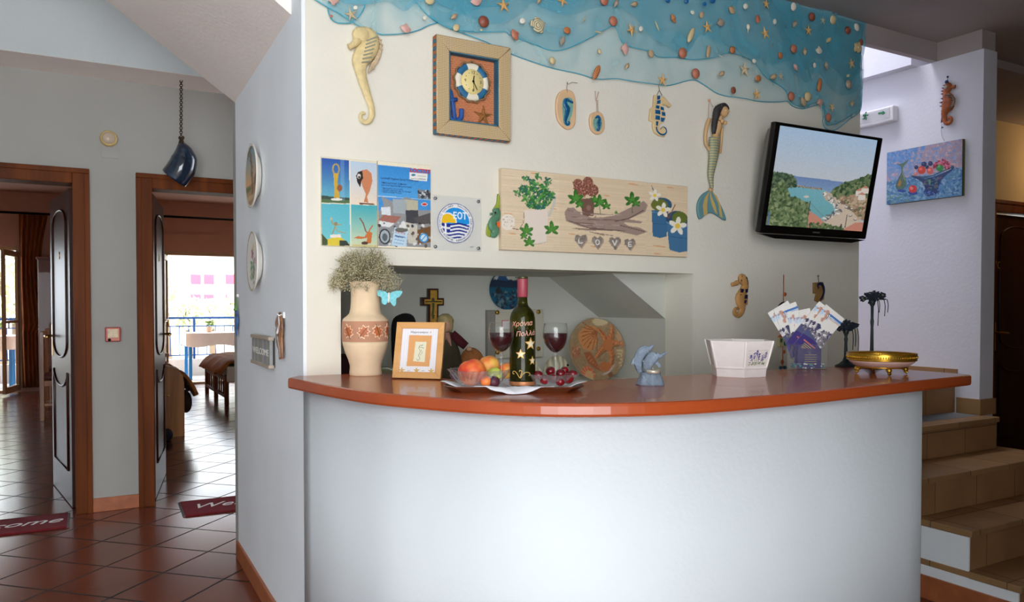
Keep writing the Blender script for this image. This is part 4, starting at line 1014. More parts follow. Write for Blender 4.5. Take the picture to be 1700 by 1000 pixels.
MB().tube(f.P3(zp([(635, 480), (633, 320), (620, 300), (612, 180)]), .010), .001, 5).tube(f.P3(zp([(652, 480), (650, 300), (625, 310), (660, 190)]), .010), .001, 5).build('cord', pcord, t)
f = Fr(1094, 185); t = f.thing('seahorse_ornament', 'cut-out blue and cream ceramic seahorse hanging under the net hem', 'wall ornament')
MB().prism(f.pts(zp([(1410, 230), (1480, 240), (1545, 260), (1600, 330), (1640, 370), (1615, 400), (1560, 365), (1520, 360), (1540, 430), (1560, 540), (1530, 600), (1490, 620), (1470, 670), (1490, 690), (1530, 650), (1570, 680), (1575, 740), (1550, 790), (1480, 780), (1420, 740), (1390, 660), (1395, 590), (1345, 570), (1360, 410), (1395, 390)])), 0, .012, 0, None, .003).build('body', mat('cream_ceramic', (226, 200, 150), .5), t)
mb = MB()
for q in ([(1440, 245), (1480, 240), (1475, 290), (1440, 300)], [(1440, 310), (1485, 300), (1480, 350), (1435, 355)], [(1425, 370), (1470, 380), (1465, 420), (1420, 410)], [(1485, 390), (1520, 400), (1530, 440), (1485, 430)], [(1415, 430), (1480, 440), (1480, 495), (1415, 485)], [(1500, 460), (1545, 465), (1550, 515), (1505, 510)], [(1420, 505), (1475, 515), (1475, 570), (1415, 560)], [(1490, 535), (1545, 545), (1520, 595), (1490, 590)], [(1425, 585), (1455, 590), (1445, 650), (1425, 640)]):
    mb.prism(f.pts(zp(q)), .011, .0145, 0, None, .001)
spath(mb, f, zp([(1430, 660), (1440, 710), (1480, 755), (1530, 765), (1565, 730), (1555, 680), (1525, 665)]), [12, 12, 12, 12, 11, 9, 7], .012, 8.095); mb.build('inlay', bluc, t)
MB().tube(f.P3(zp([(1445, 235), (1478, 165), (1515, 235)]), .008), .0015, 5).tube(f.P3(zp([(1478, 165), (1470, 85)]), .008), .0012, 5).build('hanger', cord, t)

# mermaid
zm = zc(1150, 150, 4.545)
f = Fr(1179, 262); t = f.thing('mermaid_figure', 'painted mermaid figure with long dark hair and striped tail beside the television', 'wall figure')
skin = mat('painted_skin', (206, 166, 116), .6, var=.1); hair = mat('dark_painted_hair', (52, 48, 50), .6, var=.3, vs=40)
stripes = ribbed('striped_tail', (112, 142, 136), (196, 176, 116), 1, 'BANDS'); nt = stripes.node_tree; wv = [n for n in nt.nodes if n.type == 'TEX_WAVE'][0]; wv.bands_direction = 'Y'; wv.inputs['Scale'].default_value = 26; wv.inputs['Distortion'].default_value = .6
ZT = .03
mb = MB(); spath(mb, f, zm([(158, 250), (150, 300), (140, 345), (130, 380)]), [36, 34, 26, 28], ZT, 4.545, .7, 5, 0)
spath(mb, f, zm([(178, 205), (170, 240)]), [15, 16], ZT, 4.545, .9, 4, 0); mb.ell(f.l(*zm([(194, 174)])[0]) + (ZT + .006,), (.021, .026, .021))
mb.ell(f.l(*zm([(208, 178)])[0]) + (ZT + .022,), (.005, .006, .006))
for q in ((168, 250), (190, 262)): mb.ell(f.l(*zm([q])[0]) + (ZT + .016,), (.010, .010, .010))
spath(mb, f, zm([(102, 225), (85, 270), (72, 340), (75, 410), (105, 462)]), [15, 15, 13, 12, 11], ZT - .008, 4.545, .9, 5, 0)
spath(mb, f, zm([(196, 290), (190, 350), (186, 420), (180, 482)]), [10, 10, 10, 9], ZT - .006, 4.545, .9, 5, 0); mb.build('torso', skin, t)
mb = MB(); spath(mb, f, zm([(182, 135), (150, 160), (135, 220), (125, 290), (122, 340)]), [24, 30, 25, 22, 14], ZT + .002, 4.545, .8, 6, .12)
spath(mb, f, zm([(165, 130), (195, 128), (218, 148), (222, 172)]), [16, 18, 12, 8], ZT + .008, 4.545, .9, 5, .1); mb.build('hair', hair, t)
ey = MB()
for q in ((187, 172), (210, 170)): ey.ell(f.l(*zm([q])[0]) + (ZT + .0225,), (.005, .003, .004))
ey.build('eyes', mat('white_paint', (235, 235, 225), .5), t)
MB().ell(f.l(*zm([(201, 192)])[0]) + (ZT + .024,), (.004, .002, .003)).build('mouth', mat('red_lips', (176, 60, 50), .5), t)
mb = MB(); spath(mb, f, zm([(130, 365), (130, 430), (128, 500), (118, 570), (108, 640), (112, 700), (118, 745)]), [42, 44, 42, 34, 26, 18, 12], ZT - .004, 4.545, .6, 7, .04); mb.build('tail', stripes, t)
fs_ = MB().prism(catmull(f.pts(zm([(105, 760), (60, 790), (30, 840), (22, 900), (40, 975), (80, 945), (120, 928), (160, 940), (235, 985), (215, 910), (170, 820), (135, 765)])), 3), .004, .016, 0, None, .004)
fno = fs_.build('tail_fin', mat('fin_blue', (104, 150, 156), .6, var=.12), t)
mb = MB()
for q in ([(108, 765), (75, 810), (58, 870), (65, 950), (92, 938), (88, 870), (95, 810)], [(114, 765), (112, 810), (125, 870), (150, 925), (165, 938), (150, 870), (125, 810)], [(122, 765), (145, 800), (175, 860), (185, 955), (205, 965), (190, 870), (160, 800)]): mb.prism(f.pts(zm(q)), .015, .0175)
mb.build('stripe', mat('fin_yellow', (206, 176, 106), .6), fno)
MB().ell(f.l(*zm([(116, 755)])[0]) + (.018,), (.014, .009, .008)).build('knot', skin, t)
MB().tube(f.P3(zm([(108, 210), (108, 130), (112, 80), (140, 130)]), .012), .0012, 5).ell(f.l(*zm([(110, 80)])[0]) + (.012,), .006).build('cord', pcord, t)

# ------------------------------------------------------------------ television on its arm
tvp = [at(1285, 200, v=2.44), at(1458, 229, v=2.44), at(1443, 396, v=2.53), at(1268, 389, v=2.53)]
W_, H_ = tvp[1].x - tvp[0].x + .01, .5 * (tvp[0].z - tvp[3].z + tvp[1].z - tvp[2].z)
cen = sum(tvp, Vector()) / 4; tilt = math.atan2(.09, H_)
tv = thing('television', 'black flat television showing a harbour view, on a wall arm', 'television', cen, (R(90) + tilt * 1.0, 0, R(-1)))
tvb = mat('black_plastic', (10, 9, 10), .25, var=0); W2, H2 = W_ / 2, H_ / 2 / math.cos(tilt)
MB().box(-W2, W2, -H2, H2, -.03, 0).build('bezel', tvb, tv, .006)
MB().prism([(-W2 - .0, -H2 - .004), (W2, -H2 - .004), (W2 - .1, -H2 - .022), (-W2 + .1, -H2 - .022)], -.028, -.002).build('speaker_lip', tvb, tv)
MB().grid(lambda x, y: ((x - .5) * 2 * W2 * .995, (y - .5) * 2 * H2 * .99, -.03 - .085 * (1 - abs(2 * x - 1) ** 6) ** .5 * (1 - abs(2 * y - 1) ** 8) ** .5), 24, 18).build('back_shell', tvb, tv)
MB().box(-.1, .1, -.1, .1, -.13, -.11).bar((0, 0, -.12), (0, .06, -.20), .05).build('wall_arm', black, tv)
T = Art(210, 190, [(172, 80), (960, 215), (905, 918), (150, 885)], (178, 196, 212))
E_ = [(100, 20), (1040, 120), (1000, 960), (100, 940)]
T.grad([(100, 20), (1040, 120), (1040, 560), (100, 530)], (176, 203, 232), (205, 208, 214))
T.grad([(150, 470), (760, 545), (760, 640), (150, 620)], (116, 142, 190), (140, 170, 200))
T.grad([(140, 575), (400, 580), (580, 600), (640, 650), (740, 790), (600, 860), (140, 860)], (122, 182, 196), (112, 170, 176))
T.line([(360, 572), (450, 585), (570, 600)], 12, (150, 138, 120)); T.blobs([(370, 568), (570, 592), (570, 606), (370, 584)], 30, 6, 4, [(120, 110, 96), (180, 168, 150)], seed=4)
hillL = [(150, 465), (250, 468), (330, 492), (362, 540), (368, 575), (300, 590), (150, 612)]
T.poly(hillL, (72, 94, 72)); T.blobs(hillL, 160, 11, 8, [(60, 86, 62), (92, 112, 82), (50, 70, 54), (110, 126, 96)], seed=2)
quay = [(590, 610), (660, 640), (720, 690), (780, 740), (860, 800), (905, 860), (905, 918), (650, 900), (600, 850), (735, 780), (690, 730), (620, 670)]
T.poly(quay, (208, 190, 170)); T.poly([(570, 630), (600, 615), (660, 650), (700, 720), (740, 775), (615, 845), (600, 835), (700, 765), (660, 715), (600, 680)], (190, 176, 160))
T.blobs([(575, 625), (600, 620), (740, 770), (620, 840), (590, 820), (690, 760), (640, 700)], 60, 12, 6, [(236, 234, 228), (210, 205, 200), (120, 120, 120), (90, 100, 110)], seed=5)
rock = [(650, 640), (720, 600), (830, 600), (935, 640), (915, 840), (870, 820), (790, 740), (720, 690)]
T.poly(rock, (160, 136, 112)); T.blobs(rock, 120, 14, 9, [(176, 150, 122), (128, 106, 88), (110, 118, 84), (196, 172, 146)], seed=6)
hillR = [(645, 620), (690, 575), (760, 540), (850, 512), (945, 480), (945, 660), (900, 640), (850, 610), (800, 640), (740, 640), (660, 660)]
T.poly(hillR, (82, 104, 74)); T.blobs(hillR, 190, 13, 9, [(66, 92, 60), (104, 124, 86), (56, 76, 52), (126, 138, 100)], seed=7)
for x, y in ((860, 610), (900, 590), (880, 640)): T.poly([(x - 30, y), (x + 25, y), (x + 25, y + 40), (x - 30, y + 40)], (228, 218, 208)); T.poly([(x - 35, y), (x - 2, y - 22), (x + 30, y)], (196, 140, 116))
for x, y in ((770, 740), (805, 800), (845, 830), (810, 750), (710, 700)): T.ell(x, y, 14, 7, (110, 108, 108)); T.ell(x, y - 4, 8, 4, (230, 228, 224))
trL = [(150, 640), (200, 560), (240, 520), (290, 580), (320, 660), (370, 660), (420, 690), (470, 700), (500, 800), (500, 918), (140, 918)]
T.poly(trL, (98, 118, 82)); T.blobs(trL, 420, 15, 10, [(84, 106, 70), (122, 140, 98), (68, 88, 58), (146, 158, 116), (104, 126, 86)], seed=8)
T.poly([(480, 765), (560, 810), (640, 880), (640, 918), (490, 918)], (206, 142, 122)); T.poly([(740, 915), (850, 850), (910, 850), (910, 925)], (206, 140, 120))
T.blobs([(500, 870), (560, 850), (640, 870), (760, 890), (760, 925), (490, 925)], 90, 14, 9, [(90, 112, 74), (128, 142, 100), (70, 92, 62)], seed=9)
T.ell(450, 658, 22, 9, (214, 206, 196)); T.line([(485, 690), (482, 800)], 8, (84, 84, 80)); T.line([(780, 790), (772, 890)], 7, (110, 104, 96)); T.line([(742, 865), (742, 910)], 10, (70, 70, 66)); T.line([(490, 705), (600, 810)], 3, (120, 124, 120)); T.line([(170, 780), (168, 885)], 14, (96, 118, 160))
T.noise(.018, seed=3)
sm = attr_mat('screen_picture', .25, emit=.62)
scr = link(T.mesh('screen', sm, 2 * W2 * .905, 2 * H2 * .895, .0012, (-W2 * .925, -H2 * .85)), 'screen', tv)
text('SAMSUNG', .011, mat('grey_letter', (120, 120, 124), .4), tv, 'lettering', (0, -H2 * .93, .001))

# ------------------------------------------------------------------ posters, licence plate, canvas
paper = attr_mat('printed_paper', .35, coat=.2); cnv = attr_mat('printed_canvas', .6)
def panel(name, label, cat, corners, T, m, edge, th, k='m'):
    cxp = sum(c[0] for c in corners) / 4; cyp = sum(c[1] for c in corners) / 4
    f = Fr(cxp, cyp, k); q = f.pts(corners, th)
    w = (q[1][0] - q[0][0] + q[2][0] - q[3][0]) / 2; h = (q[0][1] - q[3][1] + q[1][1] - q[2][1]) / 2
    x0 = (q[0][0] + q[3][0]) / 2; y0 = (q[3][1] + q[2][1]) / 2
    t = f.thing(name, label, cat)
    MB().box(x0, x0 + w, y0, y0 + h, 0, th).build('board', edge, t, min(.002, th / 4))
    if T is not None: link(T.mesh('print', m, w - .002, h - .002, th + .0006, (x0 + .001, y0 + .001)), 'print', t)
    return f, t, x0, y0, w, h
z6 = zc(500, 230, 4.544)
K = [(155, 140), (578, 172), (565, 825), (143, 810)]
T = Art(130, 190, K, (236, 226, 200))
T.grad([(158, 150), (370, 165), (366, 490), (150, 488)], (40, 84, 166), (110, 190, 200)); T.poly([(150, 450), (366, 462), (366, 492), (150, 486)], (84, 110, 70)); T.poly([(150, 432), (220, 440), (366, 450), (366, 466), (150, 460)], (56, 78, 70))
T.poly([(300, 160), (330, 162), (326, 470), (296, 470)], (150, 190, 220), .35)
T.line([(250, 268), (240, 236), (248, 205), (266, 195), (284, 206), (290, 236), (282, 268), (262, 290)], 11, (186, 158, 80)); T.poly([(245, 262), (284, 266), (275, 330), (282, 400), (290, 450), (246, 450), (250, 400), (248, 320)], (206, 168, 60)); T.ell(290, 376, 20, 26, (150, 90, 60)); T.ell(265, 462, 44, 10, (230, 228, 220))
T.grad([(376, 170), (576, 184), (570, 500), (370, 490)], (186, 206, 226), (238, 218, 196))
T.poly([(462, 240), (500, 232), (534, 262), (540, 320), (520, 390), (496, 440), (505, 484), (470, 480), (488, 420), (462, 360), (450, 300)], (206, 132, 92)); T.poly([(464, 242), (470, 300), (456, 320), (446, 370), (424, 330), (416, 282), (432, 254)], (46, 34, 32)); T.ell(438, 285, 14, 18, (226, 222, 214)); T.ell(440, 292, 8, 10, (60, 40, 36)); T.poly([(435, 485), (545, 492), (558, 503), (440, 497)], (110, 70, 50))
T.grad([(150, 494), (366, 498), (362, 812), (145, 806)], (88, 180, 196), (120, 200, 206)); T.poly([(146, 720), (200, 780), (220, 806), (146, 806)], (70, 84, 50)); T.poly([(190, 760), (280, 740), (350, 790), (360, 812), (190, 808)], (220, 196, 60)); T.poly([(280, 770), (330, 770), (360, 812), (280, 810)], (50, 60, 56)); T.poly([(212, 728), (290, 724), (292, 748), (212, 750)], (236, 226, 214))
T.line([(222, 604), (228, 640), (250, 660), (240, 690), (228, 722)], 9, (170, 150, 100)); T.line([(250, 655), (300, 650)], 8, (176, 156, 106)); T.line([(250, 670), (266, 700), (330, 716)], 7, (176, 156, 106)); T.ell(222, 608, 8, 11, (200, 186, 150)); T.ell(255, 645, 14, 14, (150, 130, 90))
T.grad([(372, 500), (570, 506), (562, 808), (366, 806)], (70, 172, 184), (216, 218, 178)); T.poly([(372, 800), (562, 806), (562, 822), (372, 816)], (214, 200, 140))
T.line([(436, 600), (462, 640), (480, 700), (500, 720)], 9, (140, 76, 46)); T.line([(534, 655), (510, 690), (500, 720)], 9, (196, 104, 60)); T.poly([(495, 700), (530, 710), (518, 790), (480, 795), (490, 750), (440, 760), (386, 752), (420, 738), (470, 742)], (206, 116, 60)); T.ell(470, 790, 26, 12, (90, 60, 44))
T.line([(368, 160), (362, 812)], 4, (240, 232, 212)); T.noise(.012, seed=4)
panel('photo_poster', 'poster of four driftwood sculpture photographs at the left end of the wall', 'poster', z6(K), T, paper, mat('poster_edge', (206, 190, 150), .7), .006)
K2 = [(583, 170), (982, 205), (970, 840), (567, 825)]
T = Art(130, 190, K2, (240, 230, 206))
T.poly([(583, 200), (982, 238), (970, 822), (570, 810)], (70, 150, 216)); T.grad([(583, 200), (982, 238), (976, 460), (578, 432)], (58, 140, 212), (84, 164, 224)); T.poly([(578, 432), (976, 460), (976, 464), (578, 436)], (190, 214, 232))
T.poly([(822, 255), (956, 266), (954, 322), (820, 310)], (238, 236, 226)); T.ell(850, 275, 18, 8, (60, 130, 170)); T.line([(880, 280), (945, 288)], 4, (150, 160, 170)); T.line([(830, 300), (940, 308)], 4, (150, 160, 170))
T.poly([(602, 435), (700, 480), (790, 440), (880, 470), (880, 540), (975, 540), (970, 822), (572, 810), (576, 560), (620, 500)], (150, 150, 150)); T.poly([(690, 455), (790, 460), (788, 570), (690, 560)], (166, 176, 180)); T.poly([(790, 460), (880, 468), (878, 560), (790, 560)], (190, 184, 160)); T.poly([(785, 540), (880, 540), (880, 640), (785, 640)], (70, 70, 76)); T.poly([(600, 520), (670, 515), (672, 580), (602, 575)], (220, 226, 230)); T.poly([(620, 575), (750, 590), (700, 640), (576, 615)], (168, 110, 96)); T.poly([(580, 620), (700, 640), (660, 670), (580, 660)], (226, 226, 226))
T.poly([(840, 600), (972, 560), (972, 640), (880, 650)], (90, 84, 84)); T.poly([(870, 690), (972, 660), (972, 780), (870, 800)], (120, 84, 50)); T.poly([(780, 630), (870, 650), (866, 800), (800, 790)], (206, 200, 184))
T.blobs([(576, 640), (972, 620), (970, 815), (574, 805)], 60, 12, 9, [(60, 60, 64), (180, 186, 190), (100, 90, 84), (220, 220, 216)], seed=11)
T.ell(622, 740, 44, 60, (52, 56, 60)); T.ell(622, 740, 34, 48, (170, 180, 184)); T.ell(622, 745, 20, 30, (90, 100, 104))
T.poly([(700, 668), (800, 700), (782, 818), (668, 808)], (196, 220, 236)); T.ell(750, 690, 50, 18, (110, 110, 100)); T.poly([(735, 650), (785, 655), (790, 680), (730, 672)], (226, 226, 222)); T.ell(765, 648, 18, 26, (230, 230, 226))
T.line([(700, 735), (780, 748)], 10, (110, 160, 200)); T.line([(695, 760), (770, 775)], 6, (130, 170, 206)); T.line([(690, 785), (760, 798)], 6, (130, 170, 206))
T.poly([(880, 382), (978, 390), (976, 460), (878, 450)], (130, 134, 138)); T.blobs([(884, 388), (974, 396), (972, 455), (882, 446)], 24, 12, 7, [(60, 64, 70), (200, 204, 206)], seed=12)
T.ell(928, 495, 24, 13, (240, 236, 232)); T.ell(928, 495, 20, 9, (206, 60, 50)); T.ell(918, 750, 34, 36, (60, 150, 210)); T.ell(918, 750, 24, 26, (206, 226, 236)); T.line([(895, 775), (940, 725)], 8, (60, 150, 210)); T.noise(.02, seed=9)
f, t, x0, y0, w_, h_ = panel('product_poster', 'blue product poster with red LOCTITE heading, right of the sculpture poster', 'poster', z6(K2), T, paper, mat('poster_edge', (206, 190, 150), .7), .006)
redp = mat('red_print', (200, 40, 56), .5, var=0); navyp = mat('navy_print', (24, 44, 96), .5, var=0)
text('LOCTITE', .020, redp, t, 'heading', f.l(*z6([(893, 247)])[0], .007) + (.0072,), bold=.0006, sx=1.0, shear=.2)
text('Loctite® Hygiene Spray Professional', .0098, navyp, t, 'heading', f.l(*z6([(742, 310)])[0], .007) + (.0072,), ext=.0002)
text('Απολυμαντικό Σαπούνι', .0088, navyp, t, 'heading', f.l(*z6([(603, 333)])[0], .007) + (.0072,), ext=.0002, align='LEFT')
text('για Συστήματα Κλιματισμού', .0088, navyp, t, 'heading', f.l(*z6([(603, 351)])[0], .007) + (.0072,), ext=.0002, align='LEFT')
for i, s_ in enumerate(('• Απολυμαίνει την μονάδα', '• Αφαιρεί κακοσμίες από το σύστημα', '• Αφήνει ευχάριστη οσμή')):
    text(s_, .0066, navyp, t, 'heading', f.l(*z6([(603, 374 + 14 * i)])[0], .007) + (.0072,), ext=.0002, align='LEFT')
text('LOCTITE', .010, redp, t, 'heading', f.l(*z6([(744, 714)])[0], .007) + (.0074,), rot=R(-8), shear=.2)
text('Hygiene', .010, navyp, t, 'heading', f.l(*z6([(737, 740)])[0], .007) + (.0074,), rot=R(-8))

# acrylic licence plate EOT
K3 = z6([(990, 432), (1357, 448), (1355, 850), (985, 845)])
acr = glass_mat('clear_acrylic', (.98, .985, .99), .02, .12)
f, t, x0, y0, w_, h_ = panel('licence_plate', 'clear acrylic tourism plate with round blue EOT emblem beside the blue poster', 'sign', K3, None, None, acr, .006)
bolt = mat('steel_bolt', (150, 150, 150), .3, .9)
for bx in (.06, .94):
    for by in (.06, .94): MB().lathe([(.006, .004), (.006, .010), (.004, .012), (0, .012)], 14, M=Matrix.Translation((x0 + w_ * bx, y0 + h_ * by, 0))).build('bolt', bolt, t)
ec = f.l(*z6([(1163, 640)])[0], .007); er = abs(f.l(*z6([(1298, 640)])[0], .007)[0] - ec[0])
T = Art(240, 240, [(-1, -1), (1, -1), (1, 1), (-1, 1)], (240, 242, 244))
T.ell(0, 0, 1, 1, (40, 60, 140)); T.ell(0, 0, .965, .965, (242, 242, 240)); T.ell(0, 0, .775, .775, (242, 244, 246))
inn = (T.X * 2 - 1) ** 2 + (T.Y * 2 - 1) ** 2 < .77 ** 2; X_, Y_ = T.X * 2 - 1, T.Y * 2 - 1
T.put(inn & (Y_ < .04), (34, 150, 226)); sun_ = (X_ + .42) ** 2 + (Y_ + .02) ** 2
T.put(inn & (sun_ < .49 ** 2) & (Y_ < .0), (240, 244, 246)); T.put(inn & (sun_ < .42 ** 2) & (Y_ < .0), (246, 198, 40))
wav = .045 * np.sin(X_ * 5.2 + .6) + Y_
for k in range(5): T.put(inn & (wav > .02 + k * .17) & (wav < .105 + k * .17), (24, 46, 140))
fl_ = inn & (X_ < -.30) & (wav > .0) & (wav < .44); T.put(fl_, (24, 46, 140)); T.put(fl_ & (abs(wav - .22) < .045), (246, 246, 246)); T.put(fl_ & (abs(X_ + .55) < .05), (246, 246, 246))
link(T.disc('emblem', paper, er, lambda t_: 0, 60, 96), 'emblem', t, (ec[0], ec[1], .0075))
text('ΕΟΤ', er * .46, mat('white_print', (245, 248, 250), .5, var=0), t, 'lettering', (ec[0] + er * .24, ec[1] + er * .36, .0078), sx=.85, bold=er * .012)
def arc_text(body, r, a0, a1, size, m, parent, c, z, up=True):
    import bmesh
    bm = bmesh.new(); n = len(body)
    for i, ch in enumerate(body):
        if ch == ' ': continue
        a = R(a0 + (a1 - a0) * i / (n - 1)); me = text(ch, size, m, None, 'g', (0, 0, 0), ext=.0002)
        me.transform(Matrix.Translation((c[0] + r * math.cos(a), c[1] + r * math.sin(a), z)) @ Matrix.Rotation(a - R(90) if up else a + R(90), 4, 'Z')); bm.from_mesh(me); bpy.data.meshes.remove(me)
    me = bpy.data.meshes.new('lettering'); bm.to_mesh(me); bm.free(); me.materials.append(m); return link(me, 'lettering', parent)
arc_text('ΥΠΟΥΡΓΕΙΟ ΤΟΥΡΙΣΜΟΥ · MINISTRY OF TOURISM', er * .86, 196, -16, er * .135, navyp, t, ec, .0079)
arc_text('ΣΗΜΑ ΛΕΙΤΟΥΡΓΙΑΣ · AUTHORISED LICENCE', er * .87, 203, 337, er * .135, navyp, t, ec, .0079, False)
text('EOT', .008, navyp, t, 'mark', f.l(*z6([(1286, 820)])[0], .007) + (.0072,), ext=.0002)

# green ceramic seahorse beside the canvas
zg = zc(500, 230, 4.544)
f = Fr(819, 358); t = f.thing('seahorse_ornament', 'small green ceramic seahorse with orange crest, left of the wide canvas', 'wall ornament')
mb = MB(); spath(mb, f, zg([(1440, 560), (1465, 555), (1475, 585), (1440, 620), (1430, 660), (1450, 690), (1445, 725), (1420, 730)]), [22, 30, 26, 30, 36, 34, 28, 18], .012, 4.544); spath(mb, f, zg([(1430, 572), (1412, 574)]), [10, 9], .014, 4.544); mb.build('body', mat('green_glaze', (88, 136, 106), .35, var=.2), t)
MB().prism(closed(f.pts(zg([(1478, 420), (1494, 480), (1480, 540), (1455, 555), (1440, 540), (1470, 490)])), 3), 0, .012, 0, None, .003).build('weed', mat('lime_glaze', (150, 164, 60), .4, var=.2), t)
MB().prism(closed(f.pts(zg([(1405, 640), (1392, 720), (1420, 745), (1465, 735), (1470, 700), (1430, 700)])), 3), 0, .008, 0, None, .002).build('weed', mat('lime_glaze', (150, 164, 60), .4, var=.2), t)
MB().prism(f.pts(zg([(1452, 545), (1490, 540), (1496, 580), (1480, 585)])), 0, .016, 0, None, .003).prism(f.pts(zg([(1466, 640), (1490, 630), (1488, 672), (1464, 676)])), 0, .014, 0, None, .003).build('crest', mat('orange_glaze', (222, 104, 44), .4), t)
MB().ell(f.l(*zg([(1446, 564)])[0]) + (.02,), .004).build('eye', black, t)

# wide canvas print
KC = [(130, 200), (1357, 310), (1338, 775), (120, 735)]
T = Art(330, 150, KC, (232, 210, 178)); T.noise(.016, 40, 2, seed=5); T.noise(.01, 1, 1, seed=6)
T.poly([(505, 220), (1106, 280), (1100, 770), (505, 755)], (226, 200, 166), .35); T.poly([(1108, 285), (1360, 300), (1345, 785), (1100, 775)], (232, 204, 164), .4)
for x, y, l in ((140, 500, 60), (440, 465, 50), (170, 630, 50), (320, 235, 50), (1110, 705, 90), (1115, 755, 50), (560, 630, 50), (700, 710, 60), (1215, 320, 50), (960, 300, 70), (800, 376, 40)): T.ell(x + l / 2, y, l / 2, 5, (224, 160, 110), .12, .7)
for k in range(26): T.line([(140 + k * 47, 250 + (k * 83) % 480), (220 + k * 47, 256 + (k * 83) % 480)], 3, (206, 180, 146), .5)
T.line([(455, 370), (478, 392), (470, 440), (436, 515)], 16, (206, 204, 192)); T.poly([(275, 478), (432, 468), (424, 600), (414, 690), (290, 694), (282, 600)], (238, 222, 208)); T.line([(285, 690), (350, 698), (414, 684)], 5, (200, 186, 176)); T.line([(276, 480), (268, 560), (240, 600)], 3, (120, 96, 80)); T.line([(195, 595), (240, 605)], 5, (120, 80, 70))
T.ell(166, 555, 48, 52, (244, 232, 216)); T.blobs([(135, 520), (200, 520), (205, 590), (140, 590)], 30, 3, 3, [(196, 176, 160)], seed=2)
for k in range(12): T.line([(350, 470), (240 + k * 20, 330 + 25 * ((k * 7) % 5))], 5, (74, 120, 60))
bush = [(270, 330), (330, 290), (380, 300), (440, 340), (470, 390), (430, 450), (370, 475), (310, 460), (260, 400)]
T.blobs(bush, 210, 13, 7, [(50, 118, 50), (84, 150, 66), (36, 92, 60), (112, 172, 88), (40, 104, 96)], seed=3)
for x, y in ((288, 262), (375, 245), (440, 275), (235, 362), (462, 376), (270, 320), (330, 290), (420, 300)): T.blobs([(x - 18, y - 14), (x + 18, y - 14), (x + 18, y + 26), (x - 18, y + 26)], 14, 11, 5, [(60, 130, 70), (90, 156, 80), (40, 100, 90)], seed=x)
for x, y, r in ((288, 618, 52), (452, 606, 56), (305, 692, 44), (270, 650, 30)): T.ivy(x, y, r, (62, 122, 42)); T.ivy(x + 3, y - 4, r * .6, (84, 148, 58))
T.poly([(640, 400), (742, 392), (728, 512), (660, 512)], (120, 86, 74)); T.ell(698, 458, 16, 18, (150, 116, 104)); 
for x, y, r in ((632, 300, 32), (698, 288, 34), (650, 345, 46), (725, 342, 42)):
    T.ell(x, y, r, r, (116, 66, 54))
    for q in range(26): a = q * 2.4; d = r * (q / 26) ** .5; T.ell(x + d * math.cos(a), y + d * math.sin(a), r * .17, r * .12, [(176, 116, 96), (150, 92, 76), (196, 140, 118)][q % 3], a)
dw = [(538, 490), (560, 458), (600, 458), (650, 500), (720, 522), (800, 518), (860, 508), (940, 470), (1000, 440), (1062, 410), (1088, 436), (1070, 480), (1000, 512), (960, 530), (1050, 545), (1036, 556), (920, 552), (960, 575), (1030, 585), (1080, 612), (1010, 636), (870, 606), (740, 602), (640, 580), (548, 545)]
T.poly(dw, (164, 140, 128))
for k in range(22): y = 468 + k * 7; T.line([(560 + (k * 37) % 200, y + 6), (700 + (k * 53) % 240, y + 30 - (k % 5) * 6)], 5, [(126, 100, 90), (196, 174, 162), (106, 84, 76)][k % 3], .7)
T.line([(870, 545), (960, 525), (1060, 470)], 6, (96, 76, 70)); T.line([(560, 540), (700, 590), (900, 605)], 6, (110, 88, 80)); T.line([(900, 570), (1060, 610)], 5, (100, 80, 72))
for x, y, r in ((615, 405, 60), (640, 440, 36), (772, 428, 54), (815, 450, 34), (985, 412, 58), (1010, 430, 36), (740, 408, 34), (878, 490, 14)): T.ivy(x, y, r, (56, 116, 40)); T.ivy(x + 3, y - 3, r * .55, (84, 150, 58))
T.line([(770, 440), (775, 500)], 4, (90, 110, 60)); T.line([(985, 430), (985, 490)], 4, (80, 100, 50))
for x, y, s_, L_ in ((641, 678, 44, 'L'), (750, 686, 41, 'O'), (863, 688, 41, 'V'), (962, 697, 38, 'E')):
    hp = [(x, y + s_), (x - s_ * .92, y - s_ * .25), (x - s_ * .8, y - s_ * .85), (x - s_ * .35, y - s_ * 1.0), (x, y - s_ * .72), (x + s_ * .35, y - s_ * 1.0), (x + s_ * .85, y - s_ * .85), (x + s_ * .92, y - s_ * .25)]
    T.poly([(a + 5, b + 6) for a, b in hp], (170, 144, 120), .7); T.poly(hp, (146, 132, 122)); T.blobs(hp, 30, 8, 5, [(168, 156, 146), (120, 108, 98)], seed=int(x), a=.6)
    d = s_ * .5; w4 = (232, 228, 220)
    for ln in {'L': [[(x - d * .5, y - d), (x - d * .6, y + d * .5), (x + d * .6, y + d * .4)]], 'O': [[(x + d * .6 * math.cos(a * .524), y - d * .2 + d * .8 * math.sin(a * .524)) for a in range(13)]], 'V': [[(x - d * .7, y - d), (x, y + d * .7), (x + d * .7, y - d)]], 'E': [[(x + d * .6, y - d), (x - d * .5, y - d * .9), (x - d * .5, y + d * .6), (x + d * .6, y + d * .5)], [(x - d * .5, y - d * .1), (x + d * .4, y - d * .15)]]}[L_]: T.line(ln, 7, w4)
T.poly([(1112, 470), (1222, 470), (1206, 640), (1160, 652), (1114, 640)], (62, 112, 152)); T.ell(1180, 432, 68, 46, (52, 92, 124)); T.ell(1165, 435, 56, 40, (112, 120, 48)); T.line([(1112, 480), (1190, 492)], 5, (110, 156, 190))
